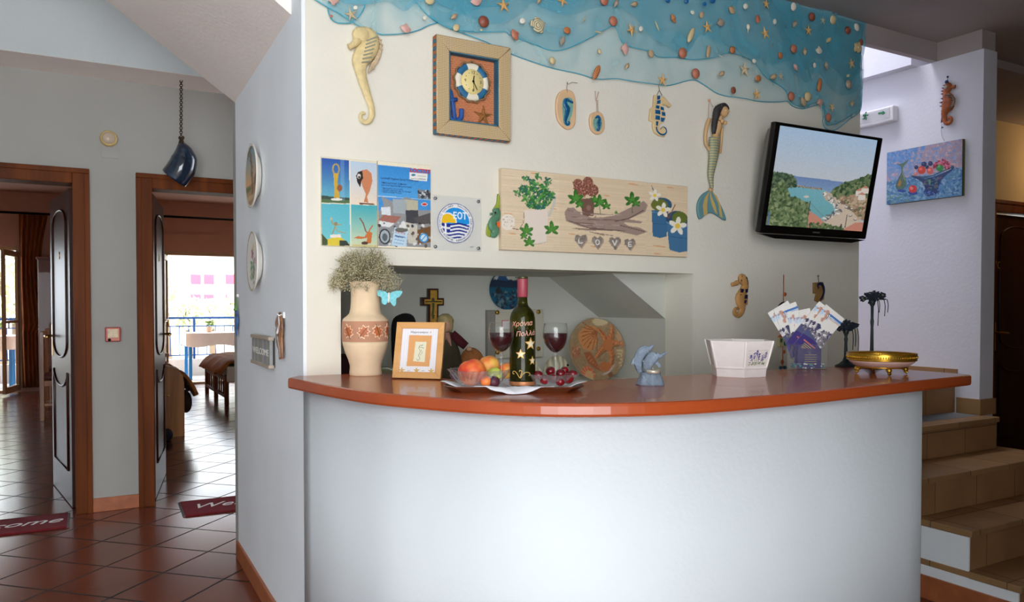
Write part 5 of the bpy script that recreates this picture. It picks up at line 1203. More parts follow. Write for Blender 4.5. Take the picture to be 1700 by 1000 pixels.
T.poly([(1205, 532), (1352, 556), (1342, 735), (1285, 746), (1222, 728)], (70, 120, 160)); T.ell(1278, 528, 74, 56, (48, 82, 112)); T.ell(1296, 520, 50, 44, (104, 118, 44)); T.line([(1208, 545), (1280, 600), (1350, 570)], 6, (120, 164, 196)); T.line([(1215, 640), (1345, 655)], 5, (50, 96, 136)); T.line([(1114, 556), (1210, 562)], 5, (50, 96, 136))
T.line([(1180, 500), (1225, 520), (1270, 430)], 6, (140, 84, 70)); T.line([(1220, 520), (1218, 470)], 5, (140, 84, 70)); T.poly([(1116, 300), (1128, 330), (1138, 360), (1120, 330)], (90, 120, 130))
for x, y, r in ((1136, 372, 38), (1188, 468, 46), (1280, 572, 56)): T.flower(x, y, r, (246, 240, 222), (240, 196, 60), 5, -1.4); T.ell(x, y, r * .3, r * .3, (244, 206, 74))
panel('canvas_print', 'wide canvas print of potted plants, driftwood and stone hearts reading LOVE', 'canvas picture', z7(KC), T, cnv, mat('canvas_edge', (214, 196, 164), .8), .022)

# ------------------------------------------------------------------ ornaments low on the right of the wall
zq = zc(1150, 440, 4.546)
f = Fr(1226, 490); t = f.thing('seahorse_ornament', 'gold and dark blue seahorse ornament on the wall above the white planter', 'wall ornament')
mb = MB(); spath(mb, f, zq([(340, 105), (365, 110), (385, 150), (370, 200), (345, 250), (355, 300), (360, 340), (335, 380), (305, 360), (312, 330), (330, 335)]), [30, 40, 32, 38, 44, 40, 28, 20, 18, 12, 8], .010, 4.546, .5)
spath(mb, f, zq([(325, 135), (300, 145), (280, 150)]), [20, 14, 15], .012, 4.546, .7); mb.prism(f.pts(zq([(385, 235), (405, 225), (404, 300), (380, 300)])), 0, .01); mb.build('body', mat('gold_ceramic', (196, 146, 88), .4, var=.15), t)
mb = MB()
for q in ([(345, 180), (362, 185), (355, 210), (338, 208)], [(372, 185), (392, 180), (390, 208), (368, 210)], [(335, 222), (360, 228), (356, 255), (332, 250)], [(368, 228), (390, 225), (388, 255), (366, 256)], [(338, 264), (356, 268), (354, 290), (342, 288)], [(364, 268), (384, 266), (376, 290), (362, 290)]): mb.prism(f.pts(zq(q)), .012, .022)
spath(mb, f, zq([(350, 88), (385, 100), (392, 150)]), [6, 8, 6], .018, 4.546); mb.ell(f.l(*zq([(340, 118)])[0]) + (.024,), .0035).build('inlay', mat('navy_inlay', (26, 32, 66), .35), t)
f = Fr(1298, 540); t = f.thing('house_mobile', 'string mobile with little painted house and fish behind the leaflet holder', 'wall ornament')
MB().tube(f.P3(zq([(678, 75), (676, 300), (672, 520), (670, 780)]), .008), .002, 5).build('cord', mat('orange_string', (190, 120, 66), .8), t)
MB().ell(f.l(*zq([(684, 222)])[0]) + (.01,), (.010, .010, .006)).ell(f.l(*zq([(678, 655)])[0]) + (.01,), (.007, .009, .006)).ell(f.l(*zq([(664, 732)])[0]) + (.01,), (.009, .012, .006)).build('bead', mat('orange_bead', (186, 96, 54), .6), t)
MB().tube(catmull(f.P3(zq([(635, 310), (660, 288), (690, 282)]), .012), 4), .004, 6).build('bird', black, t)
a, b = f.l(*zq([(638, 545)])[0]), f.l(*zq([(708, 615)])[0])
MB().box(a[0], b[0], b[1], a[1], .002, .016).build('house', mat('house_cream', (206, 190, 140), .6), t)
MB().prism(f.pts(zq([(636, 546), (672, 510), (712, 546)])), .002, .018).build('roof', mat('house_roof', (196, 92, 56), .6), t)
mb = MB()
for q in ((640, 556), (686, 560), (668, 580)): c = f.l(*zq([q])[0]); mb.box(c[0], c[0] + .014, c[1] - .018, c[1], .016, .018)
mb.build('windows', mat('house_green', (48, 108, 92), .5), t)
mb = MB(); c = f.l(*zq([(670, 775)])[0])
for s_ in (-1, 1): mb.ell((c[0] + s_ * .014, c[1], .008), (.013, .009, .006))
mb.build('fish', mat('fish_teal', (46, 92, 110), .5), t)
f = Fr(1357, 482); t = f.thing('seahorse_ornament', 'dark gold seahorse plaque on the wall right above the leaflets', 'wall ornament')
MB().prism(f.pts(zq([(905, 135), (975, 130), (985, 200), (980, 260), (945, 285), (915, 270), (925, 220), (905, 215)])), 0, .010, 0, None, .002).build('plaque', mat('dark_gold_ceramic', (160, 122, 70), .45, var=.2), t)
mb = MB(); spath(mb, f, zq([(935, 180), (930, 150), (960, 145), (975, 190), (965, 240), (945, 265)]), [8, 10, 14, 12, 10, 6], .012, 4.546); mb.build('seahorse', mat('navy_inlay', (26, 32, 66), .35), t)
MB().tube(f.P3(zq([(945, 135), (940, 90)]), .006), .002, 5).ell(f.l(*zq([(940, 85)])[0]) + (.006,), .005).build('hanger', cord, t)

# ================================================================== THINGS ON THE COUNTER
class Ct:   # a spot on a level surface: local x to the right as the camera stands, y away, z up
    def __init__(s, px, py, z=ZC, v=None):
        s.px, s.py = px, py; s.o = at(px, py, z=z) if v is None else at(px, py, v=v)
        if v is not None: s.o.z = z; d = s.o.dot(FWD); s.py = CYP - FPX * ((d * math.sin(PITCH) + (z - EYE) * math.cos(PITCH)) / (d * math.cos(PITCH) - (z - EYE) * math.sin(PITCH)))
        s.s = s.o.dot(FWD) / FPX; s.rot = (0, 0, -YAW)
    def p(s, x, y, b=0): return ((x - s.px) * s.s, b, (s.py - y) * s.s)
    def P(s, Q, b=0): return [s.p(x, y, b) for x, y in Q]
    def thing(s, name, label, cat, group=None, dz=0): return thing(name, label, cat, s.o + Vector((0, 0, dz)), s.rot, group)
def place(o, c, dz=0): o.location = c.o + Vector((0, 0, dz)); o.rotation_euler = c.rot; return o
def ctube(mb, c, Q, rad, k=1, b=0, n=5, seg=10, flat=1, ridge=0):
    S = catmull([c.p(x, y, b) for x, y in Q], n); rr = np.interp(np.linspace(0, 1, len(S)), np.linspace(0, 1, len(rad)), rad) / k * c.s
    return mb.tube(S, list(rr), seg, flat=flat, flat_axis=1, ridge=ridge)
def on_cyl(me, r, ang=-90):   # wrap a flat xy mesh round a vertical cylinder, x along the girth, y up
    for q in me.vertices:
        x, y, z = q.co; a = R(ang) + x / r; q.co = ((r + z) * math.cos(a), (r + z) * math.sin(a), y)
    return me
TC = lambda px: math.degrees(0)

# vase
c = Ct(607, 623); k = c.s / 3.846
va = c.thing('vase', 'cream pottery vase with a brown leaf band, holding dried flowers', 'vase')
pot_m = mat('cream_pottery', (236, 208, 172), .7, var=.05, vs=20, bump=.1, bs=150); band_m = mat('brown_pottery_band', (196, 142, 112), .75, var=.08)
PR = [(98, 862), (102, 856), (102, 840), (99, 812), (100, 795), (110, 760), (128, 715), (143, 665), (146, 645)]
PR2 = [(147, 645), (149, 600), (149, 560), (146, 515)]
PR3 = [(146, 515), (138, 500), (118, 484), (102, 468), (95, 440), (91, 400), (90, 350), (92, 300), (97, 272), (99, 265), (93, 266), (86, 300), (84, 400), (80, 460)]
zz = lambda L: [(r * k, (862 - y) * k) for r, y in L]
MB().lathe([(0, 0)] + zz(PR), 48).lathe_open(zz(PR3), 48).build('body', pot_m, va)
MB().lathe_open(zz(PR2), 48).build('leaf_band', band_m, va)
rv = 149.6 * k
lf_o = [(0, -50), (14, -38), (34, -36), (24, -18), (44, -4), (28, 8), (36, 28), (16, 28), (8, 54), (-6, 34), (-28, 36), (-22, 12), (-42, 4), (-24, -12), (-34, -32), (-12, -32)]
orl = mat('orange_leaf_glaze', (190, 104, 58), .5, var=.2, vs=90); crl = mat('leaf_outline', (240, 208, 178), .6)
for ang, tw in ((-125, 25), (-84, -35), (-48, -160), (-14, 10)):
    t_ = R(tw); rt = lambda P, q: [((x * math.cos(t_) - y * math.sin(t_)) * k * q * .95, (x * math.sin(t_) + y * math.cos(t_)) * k * q * .95 + 282 * k) for x, y in P]
    for q, zt_, mm_, nm in ((1.0, .0008, crl, 'leaf_outline'), (.80, .0018, orl, 'leaf')):
        me = MB().prism(closed(rt(lf_o, q), 3), -.002, zt_).mesh(nm, mm_); link(on_cyl(me, rv, ang), nm, va)
    me = MB().bar((rt([(0, -60)], .9)[0]) + (.002,), (rt([(0, 35)], .8)[0]) + (.002,), .0016).mesh('vein', mat('leaf_vein', (70, 66, 50), .7)); link(on_cyl(me, rv, ang), 'vein', va)
# dried gypsophila
rr = random.Random(11); ct_ = (597 * k * 0, 0, 0); fl = c.thing('dried_flowers', 'bunch of dried gypsophila in the cream vase', 'dried flowers')
stm = MB(); blo = MB(); top = 590 * k
def puff(x, y, z, n, sp):
    for q in range(n):
        d = Vector((rr.gauss(0, sp), rr.gauss(0, sp), rr.gauss(0, sp))); s_ = rr.uniform(.0009, .0021)
        blo.add([(x + d.x - s_, y + d.y, z + d.z), (x + d.x + s_, y + d.y, z + d.z), (x + d.x, y + d.y - s_, z + d.z), (x + d.x, y + d.y + s_, z + d.z), (x + d.x, y + d.y, z + d.z + s_), (x + d.x, y + d.y, z + d.z - s_)], [(0, 2, 4), (2, 1, 4), (1, 3, 4), (3, 0, 4), (2, 0, 5), (1, 2, 5), (3, 1, 5), (0, 3, 5)], rr.randrange(2))
        if q % 3 == 0: stm.tube([(x, y, z), (x + d.x, y + d.y, z + d.z)], .0004, 3, cap=False)
for i in range(270):
    a = rr.uniform(0, 6.283); q = rr.random() ** .55; X = -.004 + .112 * q * math.cos(a); Y = min(.02, .085 * q * math.sin(a)); Z = top + .004 + rr.random() ** .7 * .112 * (1 - q * q) ** .4 - .040 * max(0, q - .72) / .28 + (.0 if abs(X) < .05 else .0)
    if i > 250: X, Z = rr.uniform(.07, .118), top + rr.uniform(-.02, .035)
    if i > 263: X, Z = rr.uniform(-.115, -.08), top + rr.uniform(.0, .05)
    b0 = (rr.uniform(-.02, .02), rr.uniform(-.02, .02), top - .12)
    stm.tube([b0, (b0[0] * 1.2, b0[1] * 1.2, top - .005), ((b0[0] + X) * .6, (b0[1] + Y) * .6, top + (Z - top) * .55 + .01), (X, Y, Z)], .0006, 3, cap=False)
    puff(X, Y, Z, 26, .0085)
stm.build('stems', mat('dry_stem', (140, 130, 92), .9), fl)
o_ = blo.build('blossoms', [mat('dry_blossom', (240, 232, 200), .9, var=.1, vs=60), mat('dry_blossom_dark', (200, 190, 150), .9, var=.2, vs=60)], fl); o_['kind'] = 'stuff'
# butterfly
cb = Ct(607, 623); bt = thing('butterfly_clip', 'turquoise feather butterfly clipped beside the rim of the vase', 'butterfly', cb.o, cb.rot)
zb = zc(520, 400, 3.846); wing = mat('turquoise_feather', (128, 206, 214), .8, var=.15, vs=120)
def fl_prism(c, Q, b0, b1):   # outline given in the picture, standing upright
    M = Matrix(((1, 0, 0, 0), (0, 0, 1, 0), (0, 1, 0, 0), (0, 0, 0, 1)))
    return MB().prism([(c.p(x, y)[0], c.p(x, y)[2]) for x, y in Q], b0, b1, 0, M)
BB = -.055
fl_prism(cb, catmull(zb([(500, 340), (470, 322), (430, 315), (432, 350), (455, 362), (455, 395), (480, 408), (498, 380)]), 3), BB, BB + .0015).build('wing', wing, bt)
fl_prism(cb, catmull(zb([(502, 345), (530, 325), (585, 322), (570, 355), (548, 370), (545, 405), (530, 416), (505, 385)]), 3), BB, BB + .0015).build('wing', wing, bt)
ctube(MB(), cb, zb([(502, 332), (499, 395)]), [7, 6], 3.846, BB).build('body', mat('white_body', (240, 238, 232), .8), bt)
MB().tube([cb.p(*zb([(500, 370)])[0], BB + .004), cb.p(*zb([(440, 390)])[0], -.035)], .0008, 4).build('wire', cord, bt)

# framed seahorse picture
q4 = zc(520, 400, 3.846)([(545, 528), (847, 530), (822, 888), (515, 880)])
A_, B_ = at(*q4[3], z=ZC), at(*q4[2], z=ZC); d_ = (B_ - A_); W_ = d_.length; yaw_ = math.atan2(d_.y, d_.x); s_ = (A_ + B_).dot(FWD) / 2 / FPX; H_ = 92 * s_ / math.cos(R(14))
pf = thing('picture_frame', 'light wooden picture frame with a seahorse drawing standing beside the vase', 'picture frame', A_ + Vector((0, 0, .001)), Euler((R(90 - 13), 0, yaw_), 'XYZ'))
fw = wood_mat('light_frame_wood', 'd69a58', 'e8b272', 'x', 20, .35, .2); bw = W_ * .125
fr_ = MB()
for P in ([(0, 0), (W_, 0), (W_ - bw, bw), (bw, bw)], [(0, H_), (bw, H_ - bw), (W_ - bw, H_ - bw), (W_, H_)], [(0, 0), (bw, bw), (bw, H_ - bw), (0, H_)], [(W_, 0), (W_, H_), (W_ - bw, H_ - bw), (W_ - bw, bw)]): fr_.prism(P, 0, .016, 0, None, .002)
fr_.build('frame', fw, pf)
T = Art(165, 210, [(585, 570), (803, 570), (785, 845), (560, 838)], (238, 236, 240))
for k_ in range(14): T.line([(590 + k_ * 15, 570), (568 + k_ * 15, 845)], 3, (228, 224, 230))
T.poly([(626, 612), (760, 615), (745, 803), (608, 800)], (228, 166, 104)); T.poly([(662, 652), (727, 652), (716, 776), (648, 770)], (232, 226, 196))
gr = (120, 118, 110); T.line(catmull([(700, 678), (690, 672), (682, 690), (690, 710), (680, 735), (688, 752), (676, 766), (668, 755)], 4), 2.5, gr); T.line([(684, 684), (712, 690)], 2.5, gr); T.line([(694, 700), (702, 718), (688, 734)], 2, gr); T.line([(700, 678), (706, 668)], 3, gr)
for x, y in ((580, 826), (668, 828), (756, 832)):
    for q in range(5): a = q * 1.2566 - 1.57; T.line([(x, y), (x + 17 * math.cos(a), y + 17 * math.sin(a))], 7, (212, 172, 84))
for x, y in ((620, 828), (706, 829)): T.ell(x, y, 9, 3, (190, 190, 196))
link(T.mesh('picture', paper, W_ - 2 * bw + .004, H_ - 2 * bw + .004, .010, (bw - .002, bw - .002)), 'picture', pf)
text('Hippocampus', (H_) * .055, mat('grey_print', (110, 108, 112), .5, var=0), pf, 'lettering', (W_ * .48, H_ * .825, .0104), spacing=1.1)
so = link(UN['star'][0].mesh('star', SM['star']), 'star', pf, (W_ * .715, H_ * .825, .0102)); so.scale = (.004,) * 3
MB().box(W_ * .4, W_ * .6, .004, H_ * .7, -.004, 0).prism([(W_ * .4, .0), (W_ * .6, .0), (W_ * .55, H_ * .6), (W_ * .45, H_ * .6)], -.002, 0).build('backing', mat('brown_board', (120, 90, 60), .8), pf)

# tray, doily
c = Ct(853, 646); tr = c.thing('serving_tray', 'dark brown wooden tray under the wine bottle and fruit bowls', 'tray')
tw, td = .198, .105; oc = [(-tw, -td + .05), (-tw + .035, -td), (tw - .035, -td), (tw, -td + .05), (tw, td - .05), (tw - .035, td), (-tw + .035, td), (-tw, td - .05)]
tm = wood_mat('tray_wood', '4a2314', '6b3820', 'x', 9, .3, .4); t_ = MB().prism([(x * .88, y * .86) for x, y in oc], 0, .006)
n_ = 8; vs = []
for s1, z1 in ((.88, .0), (1.0, .014), (.985, .0165), (.87, .006)): vs += [(x * s1, y * s1, z1) for x, y in oc]
t_.add(vs, [(a * n_ + i, a * n_ + (i + 1) % n_, (a + 1) * n_ + (i + 1) % n_, (a + 1) * n_ + i) for a in range(3) for i in range(n_)], 0, False)
t_.build('base', tm, tr)
dl = MB(); N_ = 72
def dfn(i, j):
    a = 2 * math.pi * i / N_; t = j / 8; ca, sa = math.cos(a), math.sin(a); r = 1 / (abs(ca) ** 1.15 + abs(sa) ** 1.15) ** .87
    sc2 = 1 + .035 * abs(math.sin(9 * a)) * (t > .9); x, y = .212 * r * ca * t * sc2, .148 * r * sa * t * sc2
    z = .0085 + .002 * math.sin(x * 60) * math.cos(y * 70) * t
    if abs(x) > .155: z += min(.014, (abs(x) - .155) * .36)
    if y < -.088: z += .0085 - max(0, -y - .112) * .62
    if y > .09: z += .008
    return (x, y, max(z, .002))
vs = [dfn(i, j) for j in range(1, 9) for i in range(N_)] + [(0, 0, .0085)]
fs = [(j * N_ + i, j * N_ + (i + 1) % N_, (j + 1) * N_ + (i + 1) % N_, (j + 1) * N_ + i) for j in range(7) for i in range(N_)] + [(len(vs) - 1, i, (i + 1) % N_) for i in range(N_)]
o = place(dl.add(vs, fs).build('doily', mat('white_doily', (240, 240, 246), .9, var=.03), solid=.0012), c); tag(o, 'white scalloped cloth doily lying on the brown tray', 'doily')
ZT_ = ZC + .010
# cut glass bowls
cg = glass_mat('cut_crystal', (.95, .96, .96), .16, .05)
def crystal_bowl(label, px, py, r, h, sy=1.0):
    c = Ct(px, py, ZT_); b = tag(place(MB().lathe([(0, 0), (r * .55, 0), (r * .62, .004), (r * .82, h * .55), (r, h), (r * .955, h), (r * .77, h * .55), (r * .58, .009), (0, .007)], 56, smooth=False,
        mod=lambda i, j, a, rr, z: (rr * (1 + (.035 if 0 < i < 5 else 0) * (1 if (j + i) % 2 else -1)), z + (h * .05 * abs(math.cos(9 * a)) if i in (4, 5) else 0))).build('crystal_bowl', cg), c, .001), label, 'bowl'); b.scale = (1, sy, 1); return c
cL = crystal_bowl('cut crystal bowl of peaches on the left of the tray', 796, 641, .090, .046)
cR = crystal_bowl('cut crystal bowl of dark cherries on the right of the tray', 917, 641, .076, .034)
def fruit_mat(n, c1, c2, ):
    m = bpy.data.materials.new(n); m.use_nodes = True; nt = m.node_tree; b = nt.nodes['Principled BSDF']; L = nt.links.new
    tc = nt.nodes.new('ShaderNodeTexCoord'); no = nt.nodes.new('ShaderNodeTexNoise'); no.inputs['Scale'].default_value = 22; no.inputs['Detail'].default_value = 2
    cr = nt.nodes.new('ShaderNodeValToRGB'); cr.color_ramp.elements[0].position = .35; cr.color_ramp.elements[1].position = .62; cr.color_ramp.elements[0].color = lin(c1) + (1,); cr.color_ramp.elements[1].color = lin(c2) + (1,)
    L(tc.outputs['Object'], no.inputs['Vector']); L(no.outputs['Fac'], cr.inputs['Fac']); L(cr.outputs['Color'], b.inputs['Base Color']); b.inputs['Roughness'].default_value = .5; return m
pm = fruit_mat('peach_skin', (206, 58, 34), (236, 132, 62)); pm2 = fruit_mat('peach_skin_yellow', (222, 90, 44), (238, 182, 84)); gm = fruit_mat('green_plum_skin', (150, 170, 60), (190, 196, 84)); plm = fruit_mat('plum_skin', (40, 24, 44), (84, 34, 50)); rdm = fruit_mat('cherry_skin', (70, 8, 18), (128, 20, 28)); rdm.node_tree.nodes['Principled BSDF'].inputs['Roughness'].default_value = .15
def fruit(name, label, px, py, rpx, m, b=0, cleft=.12, sy=1, grp=None, cc=None):
    cc = cc or cL; p = cc.p(px, py, b); r = rpx * cc.s
    o = MB().ell((0, 0, 0), (r, r * sy, r * .95), 24, 16, fn=lambda d, t, a: (1 - cleft * math.exp(-(t / .35) ** 2)) * (1 - cleft * .5 * math.exp(-((a - 4.2) / .16) ** 2))).build(name, m)
    M = Matrix.Rotation(-YAW, 3, 'Z'); o.location = cc.o + M @ Vector(p); o.rotation_euler = (rng.uniform(-.4, .4), rng.uniform(-.3, .3), rng.uniform(-.5, .5)); return tag(o, label, 'fruit', grp)
fruit('peach', 'large orange-red peach at the front left of the crystal bowl', 784, 617, 23.5, pm, -.025)
fruit('peach', 'yellow and red peach behind the left wine glass', 811, 609, 18.5, pm2, .035)
fruit('peach', 'orange peach right behind the stem of the left wine glass', 842, 617, 14.5, pm2, .03)
fruit('plum', 'yellow-green plum right of the large peach', 822, 620, 12.5, gm, -.035, .05)
fruit('plum', 'dark blue plum low in front in the peach bowl', 820, 631, 10.5, plm, -.052, .05)
fruit('plum', 'dark purple plum at the left end of the peach bowl', 757, 622, 10.5, plm, .0, .05)
fruit('nectarine', 'small red nectarine low in front of the large peach', 808, 630, 9.5, pm, -.058, .05)
for i, (x, y, r, b, lab) in enumerate([(893, 622, 8, -.02, 'dark cherry beside the bottle at the front left of the cherry bowl'), (903, 628, 8.5, -.045, 'dark cherry half hidden by the rim, second from the bottle'), (915, 618, 8.5, .03, 'highest dark cherry left of the right glass stem'), (917, 627, 8.5, -.035, 'dark cherry just left of the right glass stem, low'), (931, 621, 9, .0, 'big dark cherry just right of the right glass stem'), (939, 617, 7, .04, 'dark cherry at the back right of the cherry bowl'), (942, 627, 9.5, -.03, 'bright red cherry at the front right of the cherry bowl'), (951, 622, 8, .01, 'dark cherry at the right rim of the cherry bowl'), (928, 631, 8, -.05, 'dark cherry low behind the glass rim, under the big one')]):
    fruit('cherry', lab, x, y, r, rdm, b, .1, 1, 'cherries in the crystal bowl', cR)

# wine bottle
c = Ct(867.6, 641, ZT_); k = c.s / 4.168; bo = c.thing('wine_bottle', 'dark green wine bottle with red foil and hand-painted stars and greeting', 'bottle', dz=.001)
bg_ = mat('green_glass', (92, 94, 30), .03, var=0, trans=.9, ior=1.3)
zz = lambda L: [(r * k, (855 - y) * k) for r, y in L]
MB().lathe(zz([(0, 855), (82, 855), (89, 848), (90, 838), (90, 420), (88, 385), (80, 350), (64, 326), (46, 308), (38, 296), (35, 280), (33, 240)]) + [(0, 615 * k)], 40).build('glass', bg_, bo)
MB().lathe(zz([(0, 850), (80, 850), (85, 840), (85, 470)]) + [(0, 385 * k)], 32).build('wine', mat('dark_wine', (44, 40, 10), .05, var=0, trans=.35), bo)
MB().lathe_open(zz([(34.5, 242), (36, 240), (36.5, 120), (36, 117)]), 32).build('foil', mat('red_foil', (150, 62, 74), .45, var=.08), bo)
MB().lathe(zz([(35, 118), (37, 116), (37.5, 104), (35, 98)]) + [(0, 758 * k)], 32).build('lip', mat('green_foil_top', (70, 66, 40), .3, .3), bo)
MB().lathe_open(zz([(90.8, 848), (91.2, 842), (91.2, 826), (90.6, 822)]), 40).build('base_band', mat('copper_paint', (190, 124, 82), .45, .4, var=.2, vs=60), bo)
rb = 91 * k; cop = mat('copper_lettering', (226, 164, 140), .5, var=0); gold = mat('gold_paint', (222, 178, 96), .45, .3, var=.1)
for s_, x, y, rot_ in (('Χρόνια', 2, 425, 4), ('Πολλά', 32, 492, 4)):
    me = text(s_, 46 * k, cop, None, 'lettering', (0, 0, 0), R(rot_), .0004, shear=.25); me.transform(Matrix.Translation((x * k - 8 * k, (855 - y) * k, 0))); link(on_cyl(me, rb), 'lettering', bo)
for x, y, r_ in ((-15, 632, 36), (58, 562, 46), (74, 678, 32)):
    sp = [(r_ * k * (1 if i % 2 == 0 else .45) * math.sin(i * math.pi / 5), r_ * k * (1 if i % 2 == 0 else .45) * math.cos(i * math.pi / 5)) for i in range(10)]
    for q, m_, z1 in ((1, gold, .0006), (.62, mat('pale_paint', (226, 214, 190), .5), .0011)):
        me = MB().prism([(a * q + x * k, b * q + (855 - y) * k) for a, b in sp], -.001, z1).mesh('star', m_); link(on_cyl(me, rb), 'star', bo)
sw = MB(); cv = lambda P: catmull([(x * k, (855 - y) * k, 0) for x, y in P], 5)
sw.tube(cv([(-62, 768), (-75, 766), (-74, 752), (-58, 750), (-40, 765), (-18, 795), (0, 768), (20, 756), (46, 760), (52, 774), (42, 778)]), .0011, 5).tube(cv([(-18, 795), (-12, 770), (-6, 750), (-20, 742), (-24, 752)]), .0011, 5)
me = sw.mesh('swirl', gold); link(on_cyl(me, rb), 'swirl', bo)

# wine glasses
gl = glass_mat('clear_glass', (.985, .99, .99), .03, .004); wine = mat('red_wine', (46, 2, 10), .05, var=0, ior=1.33)
def wine_glass(label, px, base, rim, wl, bot):
    c = Ct(px, base - 1, ZT_); g = c.thing('wine_glass', label, 'wine glass', dz=.003); s = c.s; Z = lambda y: (base - y) * s
    R_ = 21.3 * s; hb = Z(rim) - Z(bot); z0 = Z(bot)
    of = [(.20, 0), (.42, .06), (.68, .18), (.88, .34), (.99, .52), (1.0, .64), (.96, .82), (.90, 1.0)]
    prof = [(0, 0), (15 * s, 0), (15 * s, .0015), (6 * s, .005), (3.2 * s, .012), (2.4 * s, z0 * .45), (3.0 * s, z0 * .66), (2.8 * s, z0 * .70), (5.2 * s, z0 * .80), (5.2 * s, z0 * .90), (2.8 * s, z0 * .96)]
    prof += [(R_ * r, z0 + hb * z) for r, z in of]; th = .0011
    prof += [(R_ * r - th, z0 + hb * z + (th if i == len(of) - 1 else 0)) for i, (r, z) in reversed(list(enumerate(of)))] + [(0, z0 + hb * .02)]
    MB().lathe(prof, 40).build('glass', gl, g)
    lv = (Z(wl) - z0) / hb; pw = [(0, z0 + hb * .03)] + [(R_ * r - th * 1.5, z0 + hb * z + .0006) for r, z in of if z < lv - .03]
    rl_ = np.interp(lv, [z for r, z in of], [r for r, z in of]); pw += [(R_ * rl_ - th * 1.5, z0 + hb * lv), (0, z0 + hb * lv)]
    MB().lathe(pw, 40).build('wine', wine, g)
wine_glass('glass of red wine left of the bottle, in front of the peaches', 832, 645, 539, 555, 587)
wine_glass('glass of red wine right of the bottle, in front of the cherries', 922, 647, 540, 556, 588)

# dolphin tealight holder
c = Ct(1080, 639); z = zc(1035, 560, 11.1); do = c.thing('dolphin_candle_holder', 'blue-grey dolphin pair candle holder standing on a rock base', 'candle holder')
stn = mat('blue_grey_stone', (132, 146, 162), .8, var=.22, vs=60, bump=.5, bs=160); X0 = c.s / 11.1
MB().lathe([(0, 0), (255 * X0, 0), (250 * X0, 30 * X0), (215 * X0, 110 * X0), (190 * X0, 190 * X0), (180 * X0, 235 * X0), (120 * X0, 215 * X0), (0, 210 * X0)], 36, mod=lambda i, j, a, r, z_: (r * (1 + .05 * math.sin(7 * a) + .03 * math.sin(13 * a + i)), z_)).build('rock_base', stn, do)
def dolphin(Q, rad, b, beak, finp, tail, nm):
    mb = MB(); ctube(mb, c, z(Q), rad, 11.1, b, 6, 12); ctube(mb, c, z(beak), [64, 44, 28, 22], 11.1, b, 5, 10); 
    for F_ in finp: mb.add(*[(q.v, q.f) for q in [fl_prism(c, z(F_), b - .006, b + .004)]][0], 0, False)
    for F_ in tail: mb.add(*[(q.v, q.f) for q in [fl_prism(c, z(F_), b - .004, b + .006)]][0], 0, False)
    return mb.build(nm, stn, do)
dolphin([(330, 660), (300, 560), (290, 440), (330, 320), (400, 250), (470, 250)], [48, 74, 92, 100, 98, 74], .016, [(470, 240), (510, 200), (545, 165), (555, 140)], [], [[(290, 470), (240, 480), (150, 515), (165, 440), (230, 350), (290, 330)]], 'dolphin')
dolphin([(430, 650), (430, 560), (450, 470), (520, 380), (590, 320)], [46, 78, 100, 112, 100], -.008, [(590, 330), (660, 350), (710, 320), (785, 275)], [[(590, 420), (650, 480), (680, 530), (640, 560), (560, 470)]], [[(420, 460), (330, 450), (350, 430), (400, 390)]], 'dolphin')
o = place(MB().lathe([(0, 0), (125 * X0, 0), (125 * X0, 70 * X0), (118 * X0, 70 * X0), (116 * X0, 55 * X0), (0, 55 * X0)], 30).build('tealight', mat('tealight_cup', (214, 206, 190), .35, .5)), c, 222 * X0)
o.location += Matrix.Rotation(-YAW, 3, 'Z') @ Vector((20 * X0, -.022, 0)); tag(o, 'small tealight candle set in the dolphin holder', 'candle')
MB().lathe([(0, 54 * X0), (112 * X0, 54 * X0), (112 * X0, 60 * X0), (0, 62 * X0)], 24).build('wax', mat('candle_wax', (236, 228, 206), .5), o); MB().tube([(0, 0, 58 * X0), (-4 * X0, 0, 110 * X0)], .0009, 5).build('wick', mat('wick', (206, 200, 190), .9), o)

# lavender planter
c = Ct(1226, 624); k = c.s / 4.546; pl = c.thing('planter', 'white wooden tub planter with lavender print, empty, on the counter', 'planter')
plm_ = mat('whitewashed_wood', (238, 230, 226), .7, var=.05, vs=12, bump=.15, bs=40); n = 6; a0 = R(-95) - math.pi / 6
def octa(rad, zl): return [(rad * math.cos(a0 + (i + .5) * 2 * math.pi / n), rad * math.sin(a0 + (i + .5) * 2 * math.pi / n), zl) for i in range(n)]
RB, RT, HT = 205 * k, 262 * k, 270 * k
rings = [octa(RB, 0), octa(RB * 1.03, 62 * k), octa(RB * 1.06, 64 * k), octa(RB * 1.06, 74 * k), octa(RB * 1.035, 78 * k), octa(RT, HT), octa(RT * .955, HT), octa(RB * .96, 20 * k)]
vs = [p for r in rings for p in r]; m_ = len(rings)
MB().add(vs, [(a * n + i, a * n + (i + 1) % n, (a + 1) * n + (i + 1) % n, (a + 1) * n + i) for a in range(m_ - 1) for i in range(n)] + [tuple(range(n - 1, -1, -1)), tuple((m_ - 1) * n + i for i in range(n))], 0, False).build('tub', plm_, pl, .002)
for i in range(n): MB().bar(rings[4][i], rings[5][i], .006, .006).build('batten', plm_, pl)
T = Art(90, 110, [(0, 0), (1, 0), (1, 1), (0, 1)], (238, 230, 224))
for q in range(5): T.line([(.06, .2 + .16 * q), (.94, .19 + .16 * q)], .012, (150, 140, 140), .7)
for x, y0 in ((.2, .42), (.34, .3), (.46, .14), (.57, .34), (.74, .4), (.87, .28)):
    T.line([(x, y0), (x * .6 + .22, .95)], .02, (104, 128, 74)); T.blobs([(x - .045, y0), (x + .045, y0), (x + .035, y0 + .34), (x - .035, y0 + .34)], 26, .026, .018, [(84, 78, 150), (110, 100, 176), (64, 60, 128)], seed=int(x * 100))
